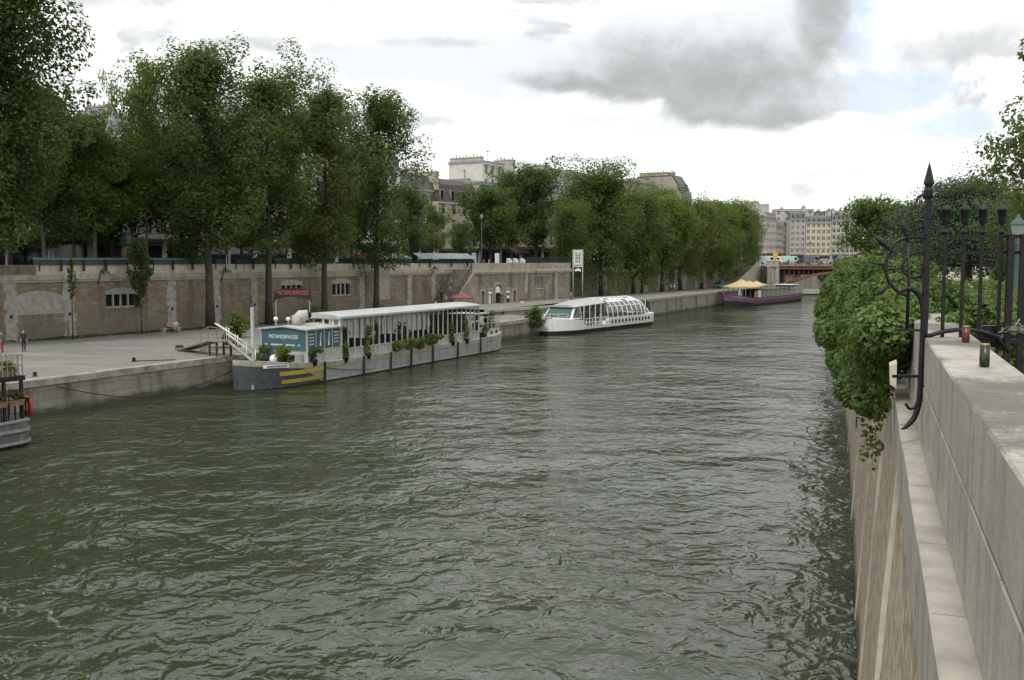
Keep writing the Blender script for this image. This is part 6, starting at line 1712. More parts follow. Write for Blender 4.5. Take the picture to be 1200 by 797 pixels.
# posters and white boards by the stair head
f = MB(); t = thing('notice_board', 'white notice board standing at the head of the stone stair', 'sign', Wp(wall_s(582.5, 1.0), 1.0, ST_Z), WANG); f.bx(-.6,.6,-.04,.04,.5,2.6); f.build('board', M['white'], t)
f = MB(); f.bx(-.5,-.42,-.03,.03,0,.498); f.bx(.42,.5,-.03,.03,0,.498); f.build('leg', M['iron'], t)
f = MB(); t = thing('notice_board', 'pale blue panel at the end of the last raised stall lid', 'sign', Wp(wall_s(556, .3), .3, ST_Z), WANG); f.bx(-.7,.5,-.04,.04,.8,2.6); f.build('board', M['bluecloth'], t)
f = MB(); f.bx(-.5,-.42,-.03,.03,0,.798); f.bx(.3,.38,-.03,.03,0,.798); f.build('leg', M['iron'], t)
for i, px in enumerate((597, 604.5, 612.5)):
    t = thing('print_rack', ['white print rack on the parapet nearest the notice board','white print rack on the parapet, middle of three','white print rack on the parapet next to the dark rail'][i], 'rack', Wp(wall_s(px, OFFB+.2), OFFB+.2, ZT+.01), WANG, 'print racks on the bastion parapet')
    f = MB(); f.loft([[(-.55,-.2,0),(.55,-.2,0),(.55,.25,0),(-.55,.25,0)],[(-.55,.1,.75),(.55,.1,.75),(.55,.2,.75),(-.55,.2,.75)]]); f.build('frame', M['offwhite'], t)
    f = MB(); f.bx(-.5,-.05,-.215,-.205,.1,.5); f.bx(.05,.5,-.215,-.205,.1,.5); f.build('print', M['whitecloth'], t)
t = thing('iron_railing', 'dark iron railing along the bastion parapet up to the far poplars', 'railing', Wp(0,0,0), WANG)
f = MB(); a, b_ = SBp(619), SBp(666)
for k in range(46): x = a+(b_-a)*k/45; f.bx(x-.03,x+.03,OFFB+.2,OFFB+.26,ZT+.01,ZT+.85)
f.bx(a,b_,OFFB+.18,OFFB+.28,ZT+.855,ZT+.93); f.build('bars', M['iron'], t)
f = MB(); f.bx(a, b_, OFFB+.32, OFFB+.36, ZT+.02, ZT+.8); f.build('backing', M['green_box'], t)
# bracket lamps on the wall
def wall_lamp(label, px, off):
    s = wall_s(px, off); t = thing('wall_lamp', label, 'lamp', Wp(s, off, 8.3), WANG, 'bracket lamps on the wall cornice')
    f = MB(); f.tube([(0,.0,-.9),(0,-.35,-.3),(0,-.5,.45),(.15,-.6,.62),(.5,-.6,.5)], .045, 6); f.build('arm', M['iron'], t)
    f = MB(); f.loft([[(.2,-.8,.2),(1.0,-.8,.12),(1.0,-.4,.12),(.2,-.4,.2)],[(.15,-.75,.5),(.85,-.72,.4),(.85,-.48,.4),(.15,-.45,.5)]]); f.build('lamp_head', mat('verdigris_lamp_paint', (.05,.11,.11), .5), t)
wall_lamp('teal bracket lamp on the cornice between the blind arch and the barred window', 115, -.05)
wall_lamp('teal bracket lamp on the cornice beside the thick straight poplar', 259, -.05)
wall_lamp('teal bracket lamp on the cornice above the stair', 505, -.05)

# ------------------------------------------------------------------ boat stop sign: panel between two tall poles
sp_ = gnd(677, 354.0, QZ2)
t = thing('boat_stop_sign', 'tall boat stop sign with a white panel between two grey poles', 'sign', sp_, R(-8))
f = MB(); w_ = .72
for x in (-.75, .75): f = MB(); f.tube([(x,0,0),(x,0,8.35)], .09, 10); f.build('pole', M['palegrey'], t)
f = MB(); f.bx(-.63,.63,-.08,.08,5.6,8.3); pn = f.build('panel', mat('dull_white_panel', (.55,.55,.53), .5, var=.08), t)
f = MB()
for x in (-.28,.28): f.bx(x-.09,x+.09,-.095,-.082,6.25,7.95)
f.bx(-.19,.19,-.095,-.082,6.9,7.12); f.bx(-.19,.19,-.095,-.082,6.35,6.5); f.bx(-.19,.19,-.095,-.082,7.35,7.5)
f.build('emblem', M['greycloth'], pn)
f = MB(); f.bx(-.5,.5,-.095,-.082,5.75,5.95); f.build('small_print', M['greycloth'], pn)
f = MB()
for x in (-.3,0.02,.32): f.ball((x,-.1,5.0+.12*(x==.02)), .2, 0, 10, 6); f.bar((x,0,5.1),(x,0,5.58),.05)
f.build('spotlight', M['white'], t)

# ------------------------------------------------------------------ boarding stair, ramp and planks at the barge's bow
g0 = gnd(292, 421, 2.15)
gb = thing('boarding_stair', 'white railed boarding stair from the quay down to the bow of the glazed barge', 'stair')
def rail_line(mb, a, b_, r=.035): mb.tube([a, b_], r, 6)
pa, pb_ = gnd(267, 399, 3.6), gnd(298, 424, 1.85)
dv = (pb_-pa); hv = Vector((dv.x, dv.y, 0)).normalized(); nv = Vector((-hv.y, hv.x, 0))
f = MB()
for k in range(8):
    q = (k+.5)/8; c = pa + dv*q - Vector((0,0,.9-.0))*(1-q)*0; f.box((c.x, c.y, c.z), (.26,.85,.05), 0, math.atan2(hv.y,hv.x))
f.build('tread', M['wood'], gb)
for sg in (-.45, .45):
    f = MB(); f.bar(pa+nv*sg-Vector((0,0,.08)), pb_+nv*sg-Vector((0,0,.08)), .07, .16); f.build('stringer', M['offwhite'], gb)
    f = MB(); u = Vector((0,0,1.0)); rail_line(f, pa+nv*sg+u-hv*.9+Vector((0,0,.35)), pb_+nv*sg+u, .045); rail_line(f, pa+nv*sg+u*.5, pb_+nv*sg+u*.5, .03)
    for q in (0,.33,.66,1): c = pa+dv*q+nv*sg; rail_line(f, c, c+u, .035)
    f.build('handrail', M['white'], gb)
r0_ = gnd(216, 411, QZ); rv = Vector((pa.x-r0_.x, pa.y-r0_.y, 0)); Lr_ = rv.length
rp = thing('wooden_ramp', 'weathered timber ramp leading up to the boarding stair', 'ramp', Vector((r0_.x, r0_.y, QZ)), math.atan2(rv.y, rv.x))
f = MB(); f.loft([[(0,-.7,.02),(0,.7,.02),(0,.7,.12),(0,-.7,.12)],[(Lr_-2,-.7,1.12),(Lr_-2,.7,1.12),(Lr_-2,.7,1.24),(Lr_-2,-.7,1.24)],[(Lr_-.05,-.7,1.18),(Lr_-.05,.7,1.18),(Lr_-.05,.7,1.3),(Lr_-.05,-.7,1.3)]]); f.build('deck', M['wood'], rp)
for x, y_ in ((Lr_-1.9,-.6),(Lr_-1.9,.6),(Lr_-.7,-.6),(Lr_-.7,.6)): f = MB(); f.bar((x,y_,0),(x,y_,1.12),.14); f.build('leg', M['bark'], rp)
for y_ in (-.68,.68):
    f = MB(); f.bar((Lr_-3.2,y_,.8),(Lr_-3.2,y_,1.8),.06); f.bar((Lr_-1.9,y_,1.2),(Lr_-1.9,y_,2.3),.06); f.bar((Lr_-3.2,y_,1.8),(Lr_-1.9,y_,2.3),.06); f.bar((Lr_-1.9,y_,2.3),(Lr_-.4,y_,2.3),.06); f.build('handrail', M['palewood'], rp)
pk = gnd(238, 409, QZ)
def plank(label, p, L, w, ang, z):
    t = thing('loose_plank', label, 'plank', p + Vector((0,0,z)), ang, 'planks lying on the quay')
    f = MB(); f.bx(-L/2, L/2, -w/2, w/2, 0, .09); f.bx(-L/2+.05,-L/2+.25,-w/2-.02,w/2+.02,.092,.12); f.bx(L/2-.25,L/2-.05,-w/2-.02,w/2+.02,.092,.12); f.build('board', M['wood'], t)
plank('long dark plank lying flat on the quay, underneath the stack', pk, 4.6, .5, .35, .015)
plank('pale plank lying on top of the stack beside the ramp', pk+Vector((.7,.3,0)), 3.6, .6, .15, .15)
plank('short plank at the quay edge nearest the water', pk+Vector((1.6,-1.0,0)), 3.0, .4, .5, .015)
t = thing('timber_block', 'squared timber block under the end of the planks', 'timber', pk+Vector((-1.9,-.3,0)), .5); f = MB(); f.bx(-.3,.3,-.2,.2,.0,.32); f.bx(-.25,.25,-.17,.17,.322,.36); f.build('block', M['bark'], t)
# bollards and rope on the quay edge
def bollard(label, p, sc=1.0):
    t = thing('bollard', label, 'bollard', p, 0, 'mooring bollards'); f = MB(); f.lathe([(.2*sc,0),(.17*sc,.3*sc),(.26*sc,.36*sc),(.26*sc,.46*sc),(.1*sc,.52*sc)], (0,0,0), 10); f.build('post', M['iron'], t)
    f = MB(); f.lathe([(.34*sc,0),(.34*sc,.04),(.22*sc,.05)], (0,0,.0), 10); f.build('base_plate', M['bark'], t)
bollard('iron bollard in the middle of the empty quay edge', gnd(157, 424, QZ+.01), .62)
bollard('small iron bollard on the quay edge beside the houseboat', gnd(41, 441, QZ+.01), .55)
bollard('iron bollard on the far quay behind the white glass boat', Qp(quay_s(731), .9, QZ2+.01))
rope = thing('mooring_rope', 'dark rope lying along the quay edge to the bollard', 'rope')
f = MB(); p0, p1 = gnd(159, 423, QZ+.05), gnd(205, 421.5, QZ+.05); f.tube([p0.lerp(p1, k/8)+Vector((.05*math.sin(k*2), .1*math.sin(k), 0)) for k in range(9)], .035, 6); f.build('strand', M['bark'], rope)
rope = thing('mooring_chain', 'slack mooring chain from the quay face to the barge bow', 'chain')
f = MB(); p0, p1 = Qp(-17, -.3, 1.75), on_barge(.8, .9, 1.5); f.tube([p0.lerp(p1, k/12)-Vector((0,0,1.3*math.sin(math.pi*k/12))) for k in range(13)], .035, 5); f.build('strand', M['iron'], rope)
rope = thing('mooring_rope', 'thin rope slung along the river side of the glazed barge from its bow', 'rope')
f = MB(); p0, p1 = on_barge(5.2, -2.45, 1.75), on_barge(14.5, -2.7, .45); f.tube([p0.lerp(p1, k/10)-Vector((0,0,.25*math.sin(math.pi*k/10))) for k in range(11)], .03, 5); f.build('strand', M['bark'], rope)
# low stone seat by the wall
seat_p = zfix(wall_ray(197, -2.9), QZ)
bn = thing('stone_bench', 'low pale stone bench beside the seated pair', 'bench', seat_p, WANG)
f = MB(); f.bx(-.9,1.5,-.28,.28,.38,.5); f.build('seat', M['band'], bn)
for x in (-.7, 1.2): f = MB(); f.bx(x-.12,x+.12,-.22,.22,0,.378); f.build('leg', M['band'], bn)
# red parasol cafe by the stair foot
t = thing('parasol', 'red parasol open at the foot of the stone stair', 'parasol', zfix(wall_ray(541, -7.5), QZ)); n = 8; r = 1.7
f = MB(); rim = [Vector((r*math.cos(2*math.pi*k/n), r*math.sin(2*math.pi*k/n), 2.3)) for k in range(n)]
f.add([Vector((0,0,2.95))]+rim+[p-Vector((0,0,.2)) for p in rim], [(0,1+k,1+(k+1)%n) for k in range(n)]+[(1+k,9+k,9+(k+1)%n,1+(k+1)%n) for k in range(n)]); f.build('canopy', mat('faded_red_canvas', (.22,.075,.07), .85, var=.2, scale=2), t)
f = MB(); f.tube([(0,0,0),(0,0,2.9)], .04, 6); f.build('pole', M['palewood'], t)

# ------------------------------------------------------------------ vehicles
M['tyre'] = mat('black_tyre', (.012,.012,.012), .8); M['rim'] = mat('grey_wheel_rim', (.3,.3,.3), .4, metal=.6)
M['headl'] = glass_mat('headlamp_glass', (.5,.5,.5), .1)
def vehicle(name, label, cat, p, ang, paint, kind='car', sc=1.0, group=None):
    t = thing(name, label, cat, p, ang, group)
    if kind == 'car':
        L, W, prof = 4.1, 1.68, [(0,.35),(0,.72),(.15,.82),(1.05,.95),(1.75,1.42),(3.2,1.45),(3.85,1.0),(4.1,.9),(4.1,.35)]
        glass = [[(1.2,.98),(1.78,1.36),(2.3,1.38),(2.3,.98)],[(2.38,.98),(2.38,1.38),(3.1,1.39),(3.65,.99)]]
    else:
        L, W, prof = 5.2, 1.95, [(0,.4),(0,.95),(.2,1.1),(.75,1.25),(1.25,2.1),(1.5,2.25),(5.1,2.3),(5.2,2.2),(5.2,.4)]
        glass = [[(.95,1.28),(1.35,1.98),(2.1,1.98),(2.1,1.28)]]
    f = MB(); rr = []
    for y, k in ((-W/2,.0),(-W/2+.08,.06),(W/2-.08,.06),(W/2,.0)):
        rr.append([(x, y, z + (k if z > .9 else 0)) for x, z in prof])
    f.loft(rr); body = f.build('body', paint, t)
    f = MB()
    for g_ in glass:
        for y in (-W/2-.004, W/2+.004): f.add([(x,y,z) for x,z in g_], [tuple(range(len(g_)))])
    a = glass[0]; x0, z0 = prof[3]; x1, z1 = prof[4]
    f.add([(x0+.06-.02,-W/2+.15,z0+.1),(x0+.06-.02,W/2-.15,z0+.1),(x1-.04-.02,W/2-.2,z1+.04),(x1-.04-.02,-W/2+.2,z1+.04)], [(0,1,2,3)])
    f.build('window', M['glass'], t, fix=False)
    for x in (.8, L-.85):
        for y in (-W/2+.06, W/2-.06):
            f = MB(); f.tube([(x,y-.1,.31),(x,y+.1,.31)], .31, 14, 0); wl_ = f.build('wheel', M['tyre'], t)
            f = MB(); f.tube([(x,y-.105,.31),(x,y+.105,.31)], .19, 12); f.build('rim', M['rim'], wl_)
    for y in (-W/2+.25, W/2-.25):
        f = MB(); f.ball((.02,y,.66), (.05,.16,.1), 0, 8, 5); f.build('headlight', M['headl'], t)
    t.scale = (sc,)*3
    return t
pc = lambda n, c: mat(n, c, .3, var=.04, spec=.6)
vehicle('parked_car', 'green car parked under the last far poplars by the purple barge', 'car', zfix(wall_ray(839, -4.5), QZ2+.01), WANG, pc('sea_green_car_paint', (.05,.17,.14)))
DV = 'vehicles on the street beyond the bridge'
for i, (px, Y, ang, col, kd, lb) in enumerate((
  (911, 292, 160, (.75,.75,.74), 'van', 'white van, first of the vehicles beyond the bridge, next to the yellow sign'),
  (917, 296, 165, (.72,.72,.70), 'van', 'white box van just behind the first white van'),
  (925, 300, 170, (.6,.62,.62), 'van', 'pale grey van between the white vans and the pale green one'),
  (938, 298, 172, (.42,.62,.52), 'van', 'pale green van in front of the cream yellow house'),
  (950, 292, 168, (.03,.03,.035), 'car', 'black car in front of the cream yellow house'),
  (963, 290, 165, (.12,.13,.15), 'van', 'dark grey van beyond the middle of the bridge'),
  (976, 296, 170, (.65,.65,.66), 'car', 'silver car before the pale grey facing house'),
  (990, 288, 168, (.03,.035,.05), 'car', 'dark blue car left of the round tree trunk'),
  (1003, 284, 168, (.2,.2,.21), 'van', 'grey van right against the round tree trunk'))):
    vehicle('parked_van' if kd == 'van' else 'parked_car', lb, kd, Vector(((px-600)/1200*Y, Y, ST_Z+.3)), R(ang), pc('vehicle_paint_%s' % lb.split()[0] + str(i), col), kd, group=DV)
for i, (x, y, ang, col, lb) in enumerate(((54,128,100,(.05,.05,.06),'black car beyond the vine, nearest the round tree'),(47.5,122,100,(.25,.25,.26),'grey car beyond the vine, right of the round tree'),(56,122,80,(.5,.5,.5),'silver car beyond the vine, behind the gate scroll'))):
    vehicle('parked_car', lb, 'car', Vector((x,y,PK_Z+.01)), R(ang), pc('park_car_paint_%d' % i, col), group='cars beyond the vine')
# yellow sign by the bridge end, lamps on the bridge
t = thing('hanging_sign', 'yellow box sign on a post at the bridge end', 'sign', Vector((72.8, 284, ST_Z)))
f = MB(); f.bx(-.6,.6,-.2,.2,1.9,3.6); f.build('panel', mat('signal_yellow', (.62,.42,.03), .5), t)
f = MB(); f.bar((0,0,0),(0,0,1.9),.14); f.build('post', M['iron'], t)
for i, (px, lb) in enumerate(((950, 'lamp post on the bridge in front of the cream yellow house'), (984, 'lamp post on the bridge near its far end'))):
    Y = 266 - (px-912)*.085; t = thing('street_lamp', lb, 'lamp', Vector(((px-600)/1200*Y, Y+1.5, 8.4)), 0, 'lamps on the bridge')
    f = MB(); f.lathe([(.2,0),(.14,.8),(.08,1.0),(.06,5.4)], (0,0,0), 8); f.build('post', M['green_box'], t)
    f = MB(); f.lathe([(.1,5.4),(.3,5.6),(.34,6.1),(.1,6.4)], (0,0,0), 8); f.build('lantern', M['greycloth'], t)

# ------------------------------------------------------------------ iron gate on the parapet
gt = thing('iron_gate', 'black wrought iron gate with spear headed post and scrolls standing across the parapet', 'gate')
GY = 9.95
def gp(px, py, dY=0.0): return atY(px, py, GY+dY)
G = {}
def xz(px, py): p = atY(px, py, GY); return p.x, p.z
def spear(mb, x, z0, w, h, y=GY):
    mb.loft([[(x-w*.45,y-w*.45,z0),(x+w*.45,y-w*.45,z0),(x+w*.45,y+w*.45,z0),(x-w*.45,y+w*.45,z0)],[(x-w,y-w*.7,z0+h*.18),(x+w,y-w*.7,z0+h*.18),(x+w,y+w*.7,z0+h*.18),(x-w,y+w*.7,z0+h*.18)],[(x,y-.004,z0+h),(x+.003,y,z0+h),(x,y+.004,z0+h),(x-.003,y,z0+h)]])
xm, zt = xz(1088, 232); _, zb_ = xz(1080, 470)
# main post with collar and tall spear head
f = MB(); f.bar((xm, GY, zb_), (xm, GY, zt+.02), .05); f.build('main_post', M['iron'], gt)
f = MB(); f.lathe([(.04,0),(.048,.02),(.04,.05),(.05,.07),(.034,.1)], (xm, GY, zt), 10); spear(f, xm, zt+.1, .042, .24); f.build('spear_head', M['iron'], gt)
# rails
xr, zr1 = xz(1197, 277); _, zr1l = xz(1040, 278); _, zr2 = xz(1190, 296)
x_l1 = xz(1064, 276)[0]
f = MB(); f.bar((x_l1, GY, zr1), (xr+.6, GY, zr1), .022, .03); f.build('top_rail', M['iron'], gt)
x_l2 = xz(1066, 296)[0]
f = MB(); f.bar((x_l2, GY, zr2), (xr+.6, GY, zr2), .022, .03); f.build('rail', M['iron'], gt)
# bars with small finials
for px, pxb, pyb in ((1108,1104,397),(1129,1126,405),(1150,1147,411),(1173,1169,415)):
    x, z = xz(px, 276); xb, zb2 = xz(pxb, pyb); zb2 = max(zb2, 9.05)
    xx = (x+xb)/2
    f = MB(); f.bar((xx, GY, 9.02 if pxb < 1160 else 8.9), (xx, GY, zr1+.10), .027); br_ = f.build('bar', M['iron'], gt)
    f = MB(); f.lathe([(.018,0),(.03,.015),(.03,.03),(.014,.05),(.014,.09),(.030,.11),(.036,.14),(.040,.22),(.048,.225),(.048,.245),(.026,.27),(.0,.285)], (xx, GY, zr1+.02), 10); f.build('finial', M['iron'], br_)
# curved foot bar over the parapet
f = MB(); x0 = xm; x1 = xz(1178, 420)[0]; f.tube([(x0+(x1-x0)*k/8, GY-.05, 9.02+.11*math.sin(math.pi*(.12+.88*k/8))-(.12 if k == 8 else 0)) for k in range(9)], .022, 6); f.build('foot_bar', M['iron'], gt)
# gate posts on the land side, flat bars going down
for px in (1181, 1196):
    x = xz(px, 300)[0]; f = MB(); f.bar((x, GY-.05, 7.9), (x, GY-.05, zr1+.02), .06, .035); f.build('stile', M['iron'], gt)
f = MB(); xa = xz(1176, 393)[0]; f.bar((xa, GY-.05, 9.02), (xr+.5, GY-.05, 9.02), .04); f.build('lock_rail', M['iron'], gt)
f = MB(); xa = xz(1161, 383)[0]; f.bx(xa-.05, xa+.13, GY+.06, GY+.16, 8.95, 9.16); f.build('lock_box', M['iron'], gt)
# river side guard: stay, ring, scrolls and spikes
def guard(px, py): x, z = xz(px, py); return Vector((x, GY, z))
def curve_from(pts, n=6):
    out = []; P_ = [guard(*p) for p in pts]
    P_ = [P_[0]*2-P_[1]] + P_ + [P_[-1]*2-P_[-2]]
    for i in range(1, len(P_)-2):
        for k in range(n):
            t_ = k/n; a, b_, c, d_ = P_[i-1], P_[i], P_[i+1], P_[i+2]
            out.append(.5*((2*b_)+(c-a)*t_+(2*a-5*b_+4*c-d_)*t_*t_+(3*b_-a-3*c+d_)*t_**3))
    out.append(P_[-2]); return out
f = MB(); c_ = curve_from([(1086,279),(1066,278),(1050,284),(1041,298),(1038,314),(1042,330),(1053,342),(1062,346)]); f.tube(c_, .018, 8); f.build('guard_hoop', M['iron'], gt)
f = MB(); c_ = curve_from([(1086,295),(1070,297),(1060,305),(1058,315),(1063,323),(1072,325),(1079,321),(1080,312)]); f.tube(c_, .014, 8); f.build('scroll', M['iron'], gt)
f = MB(); c_ = curve_from([(1049,352),(1054,343),(1063,338),(1073,341),(1080,352),(1082,372),(1081,400),(1079,440),(1077,470),(1072,488),(1062,500),(1056,503)]); f.tube(c_, [.010+.019*min(1, k/14) if k < len(c_)-10 else .025*(len(c_)-k)/10+.004 for k in range(len(c_))], 8); f.build('stay', M['iron'], gt)
f = MB(); c_ = curve_from([(1061,473),(1066,479),(1072,477),(1076,466),(1077,452)]); f.tube(c_, .014, 6); c_ = curve_from([(1079,452),(1080,463),(1084,470)]); f.tube(c_, .012, 6); f.build('foot_scroll', M['iron'], gt)
f = MB(); c_ = curve_from([(1074,236),(1076,231),(1081,229),(1087,232)]); f.tube(c_, .012, 6); c_ = curve_from([(1074,236),(1072,241),(1068,246)]); f.tube(c_, .010, 6); f.build('top_scroll', M['iron'], gt)
def spike(name, a, b_, wr=.035):
    a, b_ = guard(*a), guard(*b_); f = MB(); f.tube([a, a.lerp(b_,.35), a.lerp(b_,.55), b_], [.016,.02,wr,.002], 7); f.build(name, M['iron'], gt)
spike('spike', (1046,296), (1024,275)); spike('spike', (1044,333), (1023,348)); spike('spike', (1064,285), (1057,254))
f = MB(); f.tube([guard(1064,284), guard(1065,330), guard(1063,385)], .018, 6); f.build('inner_stay', M['iron'], gt)
f = MB(); f.tube([guard(1036,310), guard(1022,308)], .012, 6); f.tube([guard(1036,316),guard(1060,314)], .012, 6); f.build('tie_bar', M['iron'], gt)
f = MB(); f.bar(guard(1052,387), guard(1081,387), .025); f.build('cross_bar', M['iron'], gt)
f = MB(); f.bar(guard(1046,441), guard(1092,441), .028); f.build('cross_bar', M['iron'], gt)
# crumpled wire tied round the stile
wt = thing('wire_tie', 'crumpled silvery wire wound round the gate stile', 'wire'); rnd = random.Random(4)
f = MB(); xw, zw = xz(1186, 385); pts_ = [(xw+rnd.gauss(0,.055)*1.4, GY-.09+rnd.gauss(0,.03), zw+rnd.gauss(0,.028)) for _ in range(60)]; f.tube(pts_, .004, 4, smooth=False); f.build('strand', mat('dull_steel_wire', (.3,.3,.3), .4, metal=.7), wt)
# beer cans
def can(label, p, rz, h=.165, r=.034):
    t = thing('beer_can', label, 'can', p, rz, 'beer cans on the parapet')
    m, nt, b = new_mat('printed_can'); co = nt.coord(); sxyz = nt.node('ShaderNodeSeparateXYZ'); nt.l.new(co, sxyz.inputs[0])
    ang_ = nt.math('ARCTAN2', sxyz.outputs[1], sxyz.outputs[0]); s_ = nt.ramp(nt.math('SINE', nt.math('ADD', nt.math('MULTIPLY', ang_, 1.0), .6)), -.05, .05)
    zz_ = nt.ramp(nt.noise(nt.mapping(co, (30,30,18)), 1, 3), .45, .55)
    c_ = nt.mix(s_, (.008,.03,.018), (.12,.018,.012)); c_ = nt.mix(nt.math('MULTIPLY', zz_, .35), c_, (.16,.11,.03))
    nt.l.new(c_, b.inputs['Base Color']); b.inputs['Roughness'].default_value = .35; b.inputs['Metallic'].default_value = .4
    f = MB(); f.lathe([(r*.82,.0),(r,.008),(r,h-.014)], (0,0,0), 20); f.build('body', m, t)
    f = MB(); f.lathe([(r,h-.0138),(r*.86,h-.003),(r*.86,h),(r*.78,h),(r*.76,h-.004),(.0,h-.004)], (0,0,0), 20); f.build('lid', mat('gilt_can_lid', (.42,.33,.16), .35, metal=.7), t)
can('nearer beer can standing in the open on the parapet', gnd(1153.5, 430, 9.052), .6)
can('farther beer can half behind a gate bar', gnd(1131.5, 401, 9.052), 2.6, .15)
# lamp post in the park
lp = atY(1188, 400, 21.0); t = thing('street_lamp', 'pale green lamp post with glass lantern behind the gate', 'lamp', Vector((lp.x, 21.0, PK_Z)))
M['verd'] = mat('verdigris_green_paint', (.06,.095,.085), .55, var=.15)
f = MB(); f.lathe([(.13,0),(.12,.5),(.07,.62),(.075,.9),(.055,1.0),(.045,2.1),(.06,2.15),(.04,2.2)], (0,0,0), 12); f.build('post', M['verd'], t)
f = MB(); f.lathe([(.04,2.2),(.10,2.26),(.15,2.5),(.13,2.52)], (0,0,0), 6, smooth=False); ln = f.build('lantern', mat('frosted_lamp_glass', (.26,.29,.275), .3), t)
f = MB(); f.lathe([(.17,2.522),(.12,2.6),(.05,2.66),(.02,2.74)], (0,0,0), 6, smooth=False); f.build('lamp_cap', M['verd'], ln)
# low park fence and trimmed cones
t = thing('park_fence', 'low green park fence along the lawn beyond the gate', 'fence', Vector((15.5, 40.5, PK_Z)), R(3))
f = MB()
for k in range(60): f.bx(k*.28-.012, k*.28+.012, -.012, .012, 0, .75)
f.bx(-.1,16.8,-.02,.02,.62,.67); f.bx(-.1,16.8,-.02,.02,.14,.18); f.build('bars', M['verd'], t)
for i, (x, y) in enumerate(((27.2, 57), (30.8, 60))):
    t = thing('clipped_cone', ['trimmed evergreen cone on the sandy walk behind the gate bars','second trimmed evergreen cone further along the sandy walk'][i], 'shrub', Vector((x,y,PK_Z)), 0, 'trimmed cones in the park')
    cl = [((0,0,.2+.34*k), (.85-.13*k,.85-.13*k,.28)) for k in range(6)]; f = MB(); f.tube([(0,0,0),(0,0,1.8)], .07, 6); f.build('stem', M['bark'], t); put('foliage', leaves_mesh('foliage', cl, 1400, .12, 400+i, M['leaf_dark'], shell=.75), t)
# pale stone block showing through the vine
t = thing('stone_block', 'pale squared stone showing through the vine below the gate scroll', 'stone', Vector((0,0,0)))
p, n = pw_at(12.2); f = MB(); f.loft([[pw_at(Y)[0]+pw_at(Y)[1]*o_+Vector((0,0,z)) for o_, z in ((.20,8.30),(.27,8.34),(.28,8.56),(.20,8.60))] for Y in (11.9,12.3)]); f.build('block', M['rband'], t)
